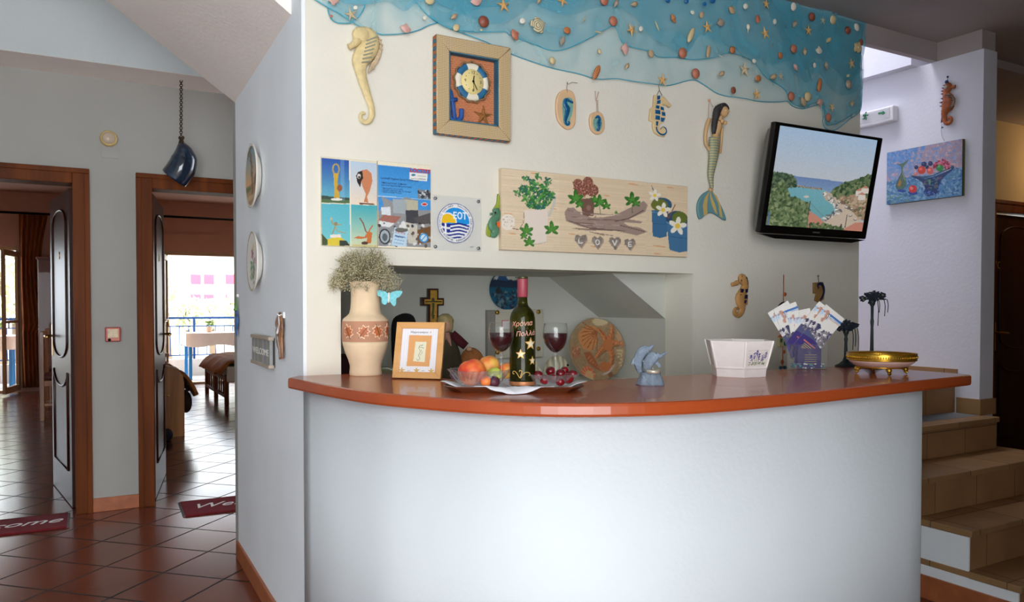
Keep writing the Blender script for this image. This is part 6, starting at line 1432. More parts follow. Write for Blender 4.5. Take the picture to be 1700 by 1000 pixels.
T.blobs([(.1, .82), (.9, .82), (.9, .97), (.1, .97)], 26, .04, .016, [(110, 136, 76), (84, 112, 62)], seed=3)
for q, i_ in ((0, 0),):
    P = [Vector(rings[4][i_]), Vector(rings[4][(i_ + 1) % n]), Vector(rings[5][(i_ + 1) % n]), Vector(rings[5][i_])]; nn_ = (P[1] - P[0]).cross(P[3] - P[0]).normalized()
    if nn_.dot((P[0] + P[1]) / 2) < 0: nn_ = -nn_
    me = T.mesh('print', paper, 1, 1)
    for v_ in me.vertices:
        x, y = .07 + v_.co.x * .86, .06 + v_.co.y * .72; v_.co = (P[0] * (1 - x) + P[1] * x) * (1 - y) + (P[3] * (1 - x) + P[2] * x) * y + nn_ * .0012
    link(me, 'lavender_print', pl)

# leaflet holder
c = Ct(1339.5, 613); z = zc(1270, 490, 7.146); k = c.s / 7.146
lh = c.thing('leaflet_holder', 'clear acrylic leaflet holder box beside the white planter', 'holder')
wH, hH, dH = 205 * k, 300 * k, .030; clr = glass_mat('holder_acrylic', (.98, .985, .985), .02, .03)
b_ = MB(); tt = .002
b_.box(-wH, wH, -dH, -dH + tt, 0, hH).box(-wH, wH, dH - tt, dH, 0, hH).box(-wH, -wH + tt, -dH + tt, dH - tt, 0, hH).box(wH - tt, wH, -dH + tt, dH - tt, 0, hH).box(-wH + tt, wH - tt, -dH + tt, dH - tt, 0, tt)
b_.build('box', clr, lh)
pb = MB(); r_ = random.Random(5)
for q in range(120): s_ = r_.uniform(.0022, .0045); pb.ell((r_.uniform(-wH + .007, wH - .007), r_.uniform(-dH + .006, dH - .006), .004 + r_.random() * .016), (s_ * 1.3, s_, s_ * .9), 7, 5, r_.randrange(3))
o = place(pb.build('glass_pebbles', [mat('pebble_white', (226, 236, 236), .1, var=.05), mat('pebble_aqua', (90, 172, 186), .1, var=.1), mat('pebble_grey', (140, 156, 166), .1, var=.1)]), c, .001); tag(o, 'white and aqua glass pebbles filling the bottom of the leaflet holder', 'pebbles'); o['kind'] = 'stuff'
T = Art(70, 150, [(0, 0), (1, 0), (1, 2.19), (0, 2.19)], (240, 236, 230))
T.line([(.0, .30), (.3, .26), (1, .24)], .09, (70, 120, 190)); T.line([(.3, .35), (1, .32)], .04, (150, 190, 226)); T.line([(.3, .40), (1, .38)], .03, (226, 170, 130)); T.blobs([(0, .25), (.45, .25), (.45, .5), (0, .5)], 20, .07, .04, [(200, 218, 236), (220, 230, 240)], seed=2)
T.line(catmull([(.20, .22), (.30, .18), (.28, .34), (.34, .5), (.24, .62), (.34, .64)], 4), .11, (206, 150, 128)); T.line([(.2, .24), (.1, .3)], .06, (206, 150, 128)); T.line(catmull([(.34, .22), (.40, .36), (.38, .5)], 3), .03, (120, 84, 84))
ph = [(0, .95), (.2, .85), (.6, .95), (1, .8), (1, 1.55), (.5, 1.45), (0, 1.5)]
T.poly(ph, (206, 200, 206)); T.blobs(ph, 120, .09, .05, [(110, 104, 116), (84, 84, 110), (236, 232, 230), (150, 142, 146), (64, 66, 104)], seed=3); T.poly([(0, 1.25), (.35, 1.35), (1, 1.62), (0, 1.65)], (84, 90, 130))
T.poly([(0, 1.55), (.5, 1.5), (1, 1.62), (1, 2.19), (0, 2.19)], (62, 48, 124)); T.line([(.2, 1.74), (.9, 1.74)], .05, (206, 120, 110))
for q in range(4): T.line([(.3, 1.84 + .07 * q), (.86, 1.84 + .07 * q)], .028, (206, 186, 96))
lw, lh_ = 281 * k, 615 * k; LM = T.mesh('leaflet_print', paper, lw, lh_, .0007, (-lw / 2, -lh_ / 2))
for i, (x, y, a, b, lab) in enumerate([(322, 400, 32, .014, 'outermost left leaflet fanned in the acrylic holder, mostly covered'), (342, 416, 20, .009, 'second leaflet from the left in the acrylic holder, with broad blue stripe'), (453, 483, 11, .004, 'third leaflet from the left in the acrylic holder, lower than its neighbours'), (500, 502, 4, .000, 'narrow visible leaflet in the middle of the acrylic holder'), (508, 513, -5, -.004, 'nearly upright leaflet right of the middle in the acrylic holder'), (545, 400, -38.5, -.009, 'leaflet tilted right behind the front one, only its top edge showing'), (620, 437, -38.5, -.014, 'front leaflet tilted far right with the full harbour picture'), (500, 720, 0, -.020, 'purple leaflet standing upright low inside the acrylic holder')]):
    t = thing('leaflet', lab, 'leaflet', c.o + Matrix.Rotation(-YAW, 3, 'Z') @ Vector(c.p(*z([(x, y)])[0], b)), Euler((R(90), 0, 0)), 'leaflets in the holder')
    t.rotation_euler = (Matrix.Rotation(-YAW, 3, 'Z') @ Matrix.Rotation(R(90), 3, 'X') @ Matrix.Rotation(R(a), 3, 'Z')).to_euler()
    hh = lh_ / 2; l0 = -hh
    if i == 7:
        MB().box(-lw / 2, lw / 2, -150 * k, 90 * k, -.0006, .0006).build('sheet', mat('purple_sheet', (70, 62, 116), .5), t)
        m5 = MB()
        for q in range(5): m5.box(-lw * .2, lw * .3, 10 * k - q * 26 * k, 15 * k - q * 26 * k, .0006, .0009)
        m5.build('print', mat('yellow_print', (196, 182, 110), .5, var=0), t)
    else:
        MB().box(-lw / 2, lw / 2, -hh, hh, -.0008, .0006).build('sheet', mat('leaflet_paper', (238, 236, 230), .6), t); link(LM, 'print', t)

# black flower candlesticks
blk = mat('dark_verdigris', (34, 42, 44), .5, .3, var=.3, vs=30); ptl = mat('dark_blue_petal', (30, 36, 52), .8, var=.3, vs=40); rib = mat('dark_ribbon', (30, 34, 40), .8)
def candlestick(label, px, py, zt, seed, rb_):
    c = Ct(px, py); t = c.thing('candlestick', label, 'candlestick'); s = c.s; h = (py - zt) * s
    MB().lathe([(0, 0), (17 * s, 0), (17 * s, 2 * s), (11 * s, 5 * s), (5 * s, 10 * s), (3 * s, 17 * s), (2.2 * s, h * .55), (3 * s, h * .62), (2.2 * s, h * .66), (2.4 * s, h - 22 * s), (4.5 * s, h - 18 * s), (5.6 * s, h - 8 * s), (0, h - 8 * s)], 20).build('stem', blk, t)
    r = random.Random(seed); f = MB(); f2 = MB()
    for q in range(38):
        a = r.uniform(0, 6.28); d = r.uniform(2, 17) * s; p = (d * math.cos(a), d * math.sin(a) * .8, h - r.uniform(2, 13) * s + (3 * s if d < 9 * s else 0))
        M = Matrix.Translation(p) @ Euler((r.uniform(-.9, .9), r.uniform(-.9, .9), a)).to_matrix().to_4x4()
        for w_ in range(5): f.ell((3.4 * s * math.cos(w_ * 1.257), 3.4 * s * math.sin(w_ * 1.257), 0), (3.0 * s, 2.4 * s, 1.0 * s), 7, 4, 0, M)
        if q % 5 == 0: f2.ell(p, (1.8 * s, 1.8 * s, 2.2 * s), 7, 5)
    f.build('flowers', ptl, t); f2.build('buds', mat('grey_green_bud', (120, 124, 104), .8), t)
    for x, l in rb_: MB().tube(catmull([(x * s, -5 * s, h - 10 * s), ((x + 1) * s, -7 * s, h - (10 + l * .4) * s), ((x + .4) * s, -7 * s, h - (10 + l) * s)], 5), .7 * s, 4, flat=.4, flat_axis=1).build('ribbon', rib, t)
candlestick('short dark candlestick with black flowers beside the leaflets', 1404, 609, 535, 1, ((8, 36), (17, 42), (12, 30)))
candlestick('tall thin dark candlestick with black flowers behind the gold dish', 1447, 611, 487, 2, ((6, 44), (17, 28), (22, 22), (8, 22)))

# gold dish on feet
c = Ct(1463, 621); k = c.s / 4.547; gd = c.thing('footed_dish', 'gilt and pink footed dish with pierced rim at the right of the counter', 'dish')
gld = mat('gilt_metal', (200, 156, 56), .3, .9, var=.15, vs=40); pkc = mat('pink_china', (214, 178, 166), .35, var=.05)
Y0 = 848; Z = lambda y: (Y0 - y) * k * .98
MB().lathe([(0, Z(795)), (150 * k, Z(795)), (190 * k, Z(780)), (225 * k, Z(755)), (238 * k, Z(735)), (228 * k, Z(735)), (180 * k, Z(770)), (0, Z(782))], 48).build('bowl', pkc, gd)
MB().lathe_open([(238 * k, Z(742)), (244 * k, Z(738)), (244 * k, Z(730)), (236 * k, Z(730)), (238 * k, Z(742))], 48).lathe_open([(238 * k, Z(732)), (243 * k, Z(705)), (240 * k, Z(690))], 48, mod=lambda i, j, a, r, z_: (r * (1 + .012 * (j % 2)), z_)).lathe_open([(236 * k, Z(694)), (247 * k, Z(690)), (244 * k, Z(684)), (234 * k, Z(688))], 48).lathe_open([(150 * k, Z(800)), (172 * k, Z(797)), (172 * k, Z(788)), (150 * k, Z(785))], 40).build('rim', gld, gd)
dm_ = MB()
for q in range(90): a = q * math.pi / 45; dm_.ell((245 * k * math.cos(a), 245 * k * math.sin(a), Z(713)), (4.5 * k, 4.5 * k, 9 * k), 6, 4)
dm_.build('beading', gld, gd)
for q in range(4):
    a = R(-98 + 90 * q) if q != 3 else R(172)
    ca, sa = math.cos(a), math.sin(a); MB().tube(catmull([(150 * k * ca, 150 * k * sa, Z(796)), (176 * k * ca, 176 * k * sa, Z(806)), (168 * k * ca, 168 * k * sa, Z(826)), (186 * k * ca, 186 * k * sa, Z(834))], 4), [18 * k] * 4 + [20 * k] * 3 + [10 * k] * 3 + [9 * k] * 2 + [14 * k], 8).build('foot', gld, gd)
for s_ in (-1, 1): MB().tube([(240 * k * s_, 0, Z(718)), (262 * k * s_, 0, Z(714))], 7 * k, 6).build('handle', gld, gd)

# ================================================================== THINGS IN THE RECESS
zx = zc(670, 470, 5.883); dbr = wood_mat('icon_wood', '2c1208', '4a2210', 'z', 10, .4, .3)
f = Fr(720, 520, 'b', .03); cr_ = f.thing('crucifix', 'dark wooden crucifix with gold painted figure leaning in the recess', 'cross')
zb_ = NB - f.o.z; L_ = lambda P: f.pts(zx(P), .03)
xa = L_([(242, 55), (343, 55), (343, 148), (396, 148), (396, 222), (343, 222)]); xb = L_([(242, 222), (176, 222), (176, 140), (242, 140)])
xl, xr = L_([(232, 390)])[0][0], L_([(332, 390)])[0][0]
MB().prism(xa + [(xr, zb_), (xl, zb_)] + xb, -.022, .0, 0, None, .003).build('cross', dbr, cr_)
gp = mat('gold_icon_paint', (206, 160, 66), .45, .2, var=.2, vs=50)
cx_ = L_([(262, 72), (326, 72), (326, 165), (380, 165), (380, 206), (326, 206)]); cy_ = L_([(262, 206), (204, 206), (204, 160), (262, 160)])
MB().prism(cx_ + [(xr - .012, zb_ + .02), (xl + .014, zb_ + .02)] + cy_, -.001, .0015).build('painted_face', gp, cr_)
fg = mat('icon_figure_paint', (86, 84, 44), .6, var=.2, vs=60); mb = MB()
mb.tube(catmull(f.P3(zx([(286, 195), (288, 240), (282, 300), (286, 350)]), .003, .03), 4), .006, 6, flat=.4).tube(f.P3(zx([(212, 184), (286, 182), (370, 184)]), .003, .03), .0035, 6, flat=.5).ell(f.l(*zx([(286, 165)])[0], .03) + (.003,), (.008, .010, .003)); mb.tube(f.P3(zx([(270, 320), (302, 320)]), .003, .03), .003, 5, flat=.5).build('painted_figure', fg, cr_)
# doll
c = Ct(742, 600, NB, v=3.12); do_ = c.thing('doll', 'cloth doll in olive dress and red jacket behind the picture frame', 'doll')
olive = mat('olive_dress', (74, 66, 46), .9, var=.2, bump=.3); h_ = lambda y: c.p(0, y)[2]; hx = lambda x: c.p(x, 0)[0]
MB().lathe([(0, 0), (.085, 0), (.08, .02), (.055, h_(585)), (.034, h_(560)), (.026, h_(552)), (0, h_(550))], 28, mod=lambda i, j, a, r, z: (r * (1 + .06 * math.sin(9 * a)), z)).build('dress', olive, do_)
MB().ell((hx(741), 0, h_(540)), (.026, .028, .032)).build('head', mat('doll_skin', (206, 158, 128), .7), do_)
MB().ell((hx(739), .008, h_(533)), (.036, .034, .032), fn=lambda d, t, a: 1 + .08 * math.sin(7 * a + 5 * t)).ell((hx(733), .0, h_(541)), (.014, .02, .03)).ell((hx(748), .004, h_(541)), (.012, .02, .03)).build('hair', mat('blonde_hair', (166, 150, 104), .9, var=.25, vs=60), do_)
rj = mat('red_jacket', (78, 18, 30), .9, var=.15)
for P in ([(750, 555), (762, 565), (774, 575)], [(735, 556), (727, 570), (722, 584)]): MB().tube([c.p(x, y, -.01) for x, y in P], [.022, .021, .018], 10).build('sleeve', rj, do_)
for x, y in ((779, 579), (720, 589)): MB().ell(c.p(x, y, -.01), (.014, .012, .010)).build('hand', mat('doll_skin', (206, 158, 128), .7), do_)
MB().tube([c.p(744, 552, -.03), c.p(746, 562, -.036), c.p(750, 574, -.04)], [.008, .010, .003], 6).tube([c.p(744, 552, -.03), c.p(741, 564, -.036)], [.008, .003], 6).build('scarf', mat('pink_scarf', (190, 136, 120), .9), do_)
# woven disc
c = Ct(788, 600, NB, v=3.22); rr_ = 32 * c.s
o = MB().lathe([(0, 0), (rr_ * .9, .002), (rr_, .010), (rr_ * .9, .016), (0, .018)], 40).build('woven_disc', mat('orange_straw', (176, 110, 58), .8, var=.3, vs=30, bump=.6, bs=60))
o.location = (c.o.x, c.o.y + .03, NB + rr_ * .985); o.rotation_euler = (R(78), 0, R(-12)); o.scale = (.72, 1, 1); tag(o, 'round orange woven straw disc leaning behind the peaches', 'dish')
for nm_, y_ in (): pass
# round blue plate on the recess wall
f = Fr(840, 481, 'b', .003); T = Art(90, 90, [(360, 30), (625, 30), (625, 310), (360, 310)], (206, 206, 196))
T.ell(492, 170, 134, 140, (30, 62, 100)); T.ell(492, 172, 124, 130, (206, 208, 200)); T.poly([(360, 100), (625, 105), (625, 160), (360, 155)], (34, 52, 78)); T.poly([(360, 153), (625, 160), (625, 310), (360, 310)], (24, 92, 120)); T.poly([(420, 105), (430, 65), (460, 58), (490, 80), (500, 108)], (50, 92, 140)); T.ell(430, 185, 24, 28, (40, 44, 50)); T.poly([(430, 160), (455, 180), (500, 290), (440, 260)], (44, 50, 56))
T.blobs([(380, 200), (610, 170), (600, 290), (420, 300)], 130, 10, 7, [(34, 42, 56), (66, 92, 112), (100, 130, 140), (28, 60, 90)], seed=4); T.blobs([(560, 60), (600, 60), (605, 105), (560, 105)], 14, 7, 5, [(40, 52, 60)], seed=4)
pr_ = 33.5 * f.s; t = f.thing('wall_plate', 'round blue glazed seascape plate hung in the recess above the bottle', 'plate')
gz = attr_mat('glazed_print', .4, coat=0); link(T.disc('plate', gz, pr_, lambda q: .014 - .004 * (1 - q * q)), 'plate', t)
MB().lathe_open([(pr_ * .6, 0), (pr_ * .98, .010), (pr_ * 1.0, .014), (pr_ * .97, .0135)], 48).build('rim', mat('blue_rim', (32, 62, 104), .3), t)
# acrylic plaque with brass screws
f = Fr(850, 552, 'b', .003); pq = f.thing('acrylic_plaque', 'cream acrylic plaque with brass screws on the recess wall behind the bottle', 'plaque')
a, b = f.l(817, 514), f.l(896, 592); MB().box(a[0], b[0], b[1], a[1], .03, .036).build('panel', mat('cream_acrylic', (196, 192, 176), .3), pq, .003)
a2, b2 = f.l(805, 515), f.l(819, 592); MB().box(a2[0], b2[0] + .1, b2[1], a2[1], 0, .028).build('backing', mat('grey_backing', (140, 136, 128), .6), pq, .003)
for x, y in ((824, 519), (892, 518), (892, 579), (824, 585)): MB().lathe([(.011, .034), (.011, .042), (.006, .046), (0, .046)], 16, M=Matrix.Translation(f.l(x, y, .03) + (0,))).build('screw', brass, pq)
a, b = f.l(832, 532, .03), f.l(846, 546, .03); MB().box(a[0], b[0], b[1], a[1], .036, .037).build('note', mat('white_note', (230, 226, 222), .7), pq)
m3 = MB()
for q in range(5): m3.box(a[0] + q * .008, a[0] + q * .008 + .005, a[1] - .005, a[1] + .001, .037, .0375)
m3.box(a[0] - .001, a[0] + .002, b[1], a[1], .037, .0375); m3.build('red_border', mat('red_border', (196, 66, 80), .6), pq)
# cream ceramic fish
c = Ct(926, 615, NB, v=3.0); z = zc(880, 560, 9.444); cf = c.thing('fish_figurine', 'cream ribbed ceramic fish behind the cherries in the recess', 'figurine')
cfm = ribbed('cream_fish_glaze', (168, 160, 130), (222, 214, 186), 14, 'BANDS')
cz = c.p(*z([(440, 430)])[0]); MB().ell((cz[0], 0, cz[2] * .5), (.072, .032, cz[2] * .5 + .042), 28, 14, fn=lambda d, t, a: 1 - .25 * max(0, d.x) ** 2).build('body', cfm, cf)
tl_ = c.p(*z([(150, 450)])[0]); MB().prism([(tl_[0] + .02, cz[2] * .5), (tl_[0] - .03, cz[2] + .04), (tl_[0] - .02, cz[2] * .5), (tl_[0] - .03, .02)], -.01, .01, 0, Matrix(((1, 0, 0, 0), (0, 0, 1, 0), (0, 1, 0, 0), (0, 0, 0, 1)))).build('tail', cfm, cf)
MB().ell((c.p(*z([(585, 430)])[0])[0], -.026, c.p(*z([(585, 430)])[0])[2]), .005).build('eye', black, cf)
# seashell plate
z = zc(880, 440, 4.547); T = Art(150, 140, [(250, 418), (742, 418), (742, 872), (250, 872)], (160, 132, 98)); T.noise(.03, 2, 2, seed=8)
T.blobs([(260, 430), (740, 430), (740, 860), (260, 860)], 160, 26, 18, [(168, 140, 104), (150, 124, 92), (174, 148, 112)], seed=3, a=.4)
T.ell(540, 445, 66, 30, (206, 186, 146)); T.poly([(515, 500), (500, 480), (440, 470), (390, 490), (350, 530), (350, 590), (385, 640), (440, 655), (480, 640), (500, 600), (520, 545)], (206, 140, 84))
for q in range(9): a = R(95 + q * 14); T.line([(515, 515), (515 + 190 * math.cos(a) * (.82 + .1 * math.sin(q * .7)), 515 + 165 * math.sin(a) * .86)], 7, (156, 92, 54))
def arm(P, w):
    S = catmull(P, 5)
    for i in range(len(S) - 1): T.ell(S[i][0] + 6, S[i][1] + 8, w * (.62 - .4 * i / len(S)), w * (.62 - .4 * i / len(S)), (110, 84, 60), 0, .5)
    for i in range(len(S)): q = w * (.58 - .36 * i / len(S)); T.ell(S[i][0], S[i][1], q, q, (188, 112, 62))
    for i in range(len(S)): q = w * (.58 - .36 * i / len(S)); T.ell(S[i][0] - q * .5, S[i][1], 5, 5, (214, 146, 96)); T.ell(S[i][0] + q * .5, S[i][1] + 3, 5, 5, (150, 84, 46)); T.ell(S[i][0], S[i][1], 4, 4, (206, 136, 86))
for P in ([(600, 610), (570, 550), (530, 500)], [(600, 610), (635, 540), (645, 480)], [(600, 610), (660, 600), (735, 610)], [(600, 610), (625, 680), (615, 750)], [(600, 610), (550, 640), (490, 700)]): arm(P, 52)
T.ell(600, 612, 46, 42, (190, 116, 66)); T.ell(315, 662, 42, 46, (176, 118, 84)); T.blobs([(280, 630), (350, 630), (350, 700), (280, 700)], 30, 5, 5, [(206, 156, 120), (150, 92, 66)], seed=5)
T.poly([(385, 665), (440, 660), (470, 700), (500, 760), (535, 810), (470, 780), (415, 740)], (166, 94, 56)); 
for q in range(6): T.line([(440 + q * 16, 690 + q * 20), (412 + q * 20, 716 + q * 14)], 6, (206, 140, 96))
T.ell(400, 820, 62, 58, (206, 110, 74)); T.ell(408, 836, 38, 40, (206, 180, 120))
for q in range(12): a = q * .5236; T.line([(404, 830), (400 + 60 * math.cos(a), 820 + 56 * math.sin(a))], 4, (226, 160, 120))
T.ell(562, 770, 50, 36, (190, 112, 62)); 
for q in range(8): T.line([(672 + q * 2, 660 + q * 22), (718 - q * 3, 655 + q * 22)], 11, (206, 184, 140))
T.ell(700, 555, 26, 36, (190, 150, 110)); T.ell(600, 832, 22, 26, (130, 84, 58)); T.line([(525, 830), (590, 810), (640, 760)], 10, (206, 206, 214), .7)
c = Ct(989, 582, NB, v=3.16); rp = 52.5 * c.s; t = thing('decorative_plate', 'large round plate with seashell and starfish picture leaning in the recess', 'plate', (c.o.x, 3.16, NB + rp * .985), Euler((R(80), 0, R(-8))))
link(T.disc('plate', gz, rp, lambda q: .018 - .012 * (1 - q ** 4), 40, 96), 'plate', t); MB().lathe_open([(rp * .55, -.006), (rp * .98, .010), (rp * 1.0, .018), (rp * .985, .0178)], 64).build('rim', mat('plate_rim', (150, 140, 130), .25, var=.1), t)
# navy box, black bag, wine red box, glass plate
def shelf_box(name, label, cat, x0, x1, yt, v0, v1, m, bev=.004):
    p, q = at(x0, yt, v=v0), at(x1, yt, v=v0)
    o = MB().box(p.x, q.x, v0, v1, NB + .001, p.z).build(name, m, None, bev); return tag(o, label, cat), p
bx, p = shelf_box('storage_box', 'navy blue box with beige lid behind the dolphin holder', 'box', 1036, 1072, 619, 3.20, 3.32, mat('navy_card', (20, 26, 66), .5))
MB().box(p.x - .003, p.x + .10, 3.205, 3.32, p.z, p.z + .016).build('lid', mat('beige_lid', (176, 160, 120), .7), bx)
c = Ct(668, 600, NB, v=3.05); bb = c.thing('hand_bag', 'black cloth bag standing behind the picture frame', 'bag'); bm_ = mat('black_cloth', (14, 13, 14), .95)
zt_ = c.p(668, 545)[2]; MB().ell((.01, .03, zt_ * .5), (.038, .04, zt_ * .52), 20, 12).build('body', bm_, bb)
MB().tube(catmull([c.p(657, 617, -.02), c.p(655, 570, -.02), c.p(657, 536, -.01), c.p(668, 530, 0), c.p(680, 531, .01), c.p(687, 548, .02)], 5), [.010, .010, .014, .024, .022, .012], 10).build('strap', bm_, bb)
shelf_box('burgundy_box', 'dark burgundy box half hidden behind the vase in the recess', 'box', 560, 592, 592, 2.95, 3.1, mat('burgundy_card', (64, 18, 24), .6))
c = Ct(640, 600, NB, v=3.0); o = MB().lathe([(0, 0), (.05, .004), (.062, .014), (.060, .016), (.048, .008), (0, .005)], 36).build('glass_dish', mat('pale_green_glass', (190, 196, 150), .1, var=.15, alpha=.75)); o.location = (c.o.x, c.o.y, NB + .062); o.rotation_euler = (R(78), 0, R(-20)); tag(o, 'pale green glass dish leaning behind the right side of the vase', 'dish')

# ================================================================== FLANK WALL
def wall_dish(label, px, py, rpx, T):
    f = Fr(px, py, 'f', .03); r = rpx * f.s; t = f.thing('wall_plate', label, 'plate')
    link(T.disc('plate', gz, r, lambda q: .004 * q ** 3, 30, 72), 'plate', t)
    MB().lathe_open([(r * .62, -.026), (r * .66, -.020), (r * .97, -.002), (r * 1.0, .004), (r * .985, .0045)], 48).build('rim', mat('white_glaze', (232, 226, 214), .25, coat=.4), t)
T = Art(90, 90, [(-1, -1), (1, -1), (1, 1), (-1, 1)], (120, 170, 196)); T.grad([(-1, -1), (1, -1), (1, .3), (-1, .3)], (96, 152, 186), (232, 176, 120)); T.poly([(-1, .3), (1, .2), (1, 1), (-1, 1)], (176, 140, 100)); T.poly([(-1, .25), (-.2, .3), (-.1, .42), (-1, .5)], (96, 110, 66)); T.poly([(.4, .1), (.9, .0), (1, .35), (.4, .35)], (124, 112, 80)); T.poly([(-1, .62), (1, .56), (1, .7), (-1, .8)], (206, 180, 140))
T.line(catmull([(-.2, -.95), (.0, -.4), (.12, .2), (.16, .62)], 5), .2, (120, 92, 62)); T.blobs([(-.3, -.95), (.1, -.95), (.3, .6), (.02, .6)], 40, .07, .03, [(150, 120, 84), (96, 70, 48)], seed=3); T.blobs([(-.7, -.98), (.3, -.98), (.2, -.75), (-.7, -.75)], 16, .2, .05, [(70, 84, 50)], seed=3); T.put((T.X * 2 - 1) ** 2 + (T.Y * 2 - 1) ** 2 > .92 ** 2, (230, 222, 208))
wall_dish('white rimmed plate painted with a palm trunk at sunset, upper of two', 417.5, 292, 53, T)
T = Art(90, 90, [(-1, -1), (1, -1), (1, 1), (-1, 1)], (232, 228, 220)); T.put((T.X * 2 - 1) ** 2 + (T.Y * 2 - 1) ** 2 > .93 ** 2, (176, 160, 120))
T.line(catmull([(-.1, .6), (.1, .1), (.1, -.4)], 4), .04, (84, 110, 70)); T.line(catmull([(-.2, .5), (.3, .2), (.5, -.1)], 4), .03, (84, 110, 70)); T.flower(-.05, -.25, .2, (170, 46, 70), (120, 30, 50)); T.flower(.15, -.48, .14, (232, 206, 90), (206, 160, 60)); T.flower(.3, .3, .16, (150, 100, 150), (200, 170, 90)); T.flower(.5, .0, .14, (206, 120, 150), (220, 190, 90)); T.blobs([(-.4, .0), (.3, 0), (.3, .75), (-.4, .7)], 26, .12, .05, [(80, 126, 70), (110, 150, 90)], seed=5)
wall_dish('white gold-edged plate painted with flowers, below the palm plate', 419.5, 434, 49.5, T)
z = zc(385, 480, 6.67); f = Fr(396, 525, 'f'); t = f.thing('seahorse_ornament', 'narrow blue and green ceramic seahorse at the far end of the flank wall', 'wall ornament'); k = f.s / 6.67
yy = lambda y: (z([(0, y)])[0][1] - 525) * -f.s
MB().tube(catmull([(.01, yy(240), .02), (.0, yy(300), .022), (.008, yy(370), .022), (-.006, yy(440), .02), (.004, yy(515), .018)], 5), [.018, .026, .03, .024, .02, .012], 10, flat=.6) if False else None
def wtube(P, rad, m, nm, fl_=.6, ridge=.05):
    S = catmull(P, 5); rr = np.interp(np.linspace(0, 1, len(S)), np.linspace(0, 1, len(rad)), rad); return MB().tube(S, list(rr), 10, flat=fl_, ridge=ridge).build(nm, m, t)
wtube([(.01, yy(235), .01), (.0, yy(300), .01), (.008, yy(370), .01), (-.008, yy(440), .01), (.004, yy(518), .01)], [.014, .03, .03, .024, .012], mat('blue_green_glaze', (52, 96, 150), .25, var=.4, vs=25, coat=.5), 'body', .25)
wtube([(.008, yy(70), .008), (.006, yy(150), .010), (.01, yy(240), .016)], [.003, .006, .016], mat('green_weed_glaze', (104, 150, 84), .4), 'weed'); MB().box(-.006, .018, yy(90), yy(58), 0, .01).build('hook', mat('white_hook', (235, 235, 232), .4), t)
f = Fr(469, 558, 'f'); t = f.thing('seahorse_ornament', 'rust and grey-green ceramic seahorse on a white hook beside the counter end', 'wall ornament'); yy = lambda y: (z([(0, y)])[0][1] - 558) * -f.s
rg_ = mat('rust_glaze', (140, 96, 66), .3, var=.55, vs=28, coat=.4)
wtube([(-.03, yy(360), .012), (.01, yy(350), .012), (.025, yy(420), .012), (.0, yy(500), .012), (.006, yy(560), .012), (.022, yy(650), .012), (.03, yy(770), .012)], [.022, .034, .036, .05, .046, .034, .028], rg_, 'body', .2, .06)
wtube([(-.035, yy(365), .012), (-.06, yy(395), .012)], [.02, .014], rg_, 'snout', .25, 0)
MB().box(.02, .05, yy(320), yy(255), 0, .008).tube([(.035, yy(280), .006), (.035, yy(295), .02), (.035, yy(275), .026)], .003, 6).build('hook', mat('white_hook', (235, 235, 232), .4), t)
# WELCOME board
f = Fr(430, 585, 'f'); wl = f.thing('welcome_sign', 'small grey striped wooden board lettered WELCOME on the flank wall', 'sign')
q4 = f.pts(z([(192, 497), (385, 535), (405, 890), (212, 820)]), .03); x0, x1 = (q4[0][0] + q4[3][0]) / 2, (q4[1][0] + q4[2][0]) / 2; yt, yb = (q4[0][1] + q4[1][1]) / 2, (q4[2][1] + q4[3][1]) / 2; hh = yt - yb
sl_ = MB(); cols = [(150, 146, 144), (170, 164, 156), (140, 146, 156), (164, 160, 140), (150, 150, 148)]
for q in range(10): a = x0 + (x1 - x0) * q / 10; sl_.box(a, a + (x1 - x0) / 10 - .001, yb + hh * .1, yt - hh * .1, .008, .020, q % 5)
sl_.build('slats', [mat('slat_paint_%s' % 'abcde'[i], cc_, .8, var=.12, vs=40) for i, cc_ in enumerate(cols)], wl)
MB().box(x0 - .004, x1 + .004, yt - hh * .11, yt, .004, .026).box(x0 - .004, x1 + .004, yb, yb + hh * .11, .004, .026).build('rail', mat('grey_pine', (176, 160, 144), .7, var=.15), wl, .002); MB().box(x0 + .004, x1 - .002, yb + .004, yt - .004, 0, .008).build('backing', mat('dark_backing', (60, 58, 56), .8), wl)
text('WELCOME', hh * .30, mat('white_paint', (235, 235, 225), .5), wl, 'lettering', ((x0 + x1) / 2, (yt + yb) / 2 - hh * .03, .0202), sx=(x1 - x0) / (hh * 1.62), ext=.0006)

# ================================================================== HALL
p = at(301, 147, z=2.66); pv = 5.24; p = Vector((pv * p.x / p.y, pv, 2.66)); d_ = p.dot(FWD); s_ = d_ / FPX
be = thing('hanging_bell', 'blue glazed ceramic bell hanging on a chain before the right doorway', 'bell', p, (0, 0, -YAW)); z = zc(150, 140, 5.555)
def bp(x, y): q = z([(x, y)])[0]; return ((q[0] - 301) * s_, 0, -(q[1] - at_y) * s_)
at_y = CYP - FPX * ((d_ * math.sin(PITCH) + (2.66 - EYE) * math.cos(PITCH)) / (d_ * math.cos(PITCH) - (2.66 - EYE) * math.sin(PITCH)))
ch = MB(); top_z = 0; z_end = bp(835, 470)[2]; n_ = 26
for q in range(n_):
    zz_ = top_z + (z_end - top_z) * q / n_; l_ = -(z_end) / n_ * .62; M = Matrix.Translation((bp(838 - 6 * q / n_, 500)[0], 0, zz_ - l_ * .6)) @ Matrix.Rotation(R(90) * (q % 2), 4, 'Z')
    ch.tube([M @ Vector((.009 * math.cos(a * .7854), 0, l_ * math.sin(a * .7854))) for a in range(9)], .0028, 5, cap=False)
ch.build('chain', mat('bronze_chain', (70, 56, 40), .5, .6), be)
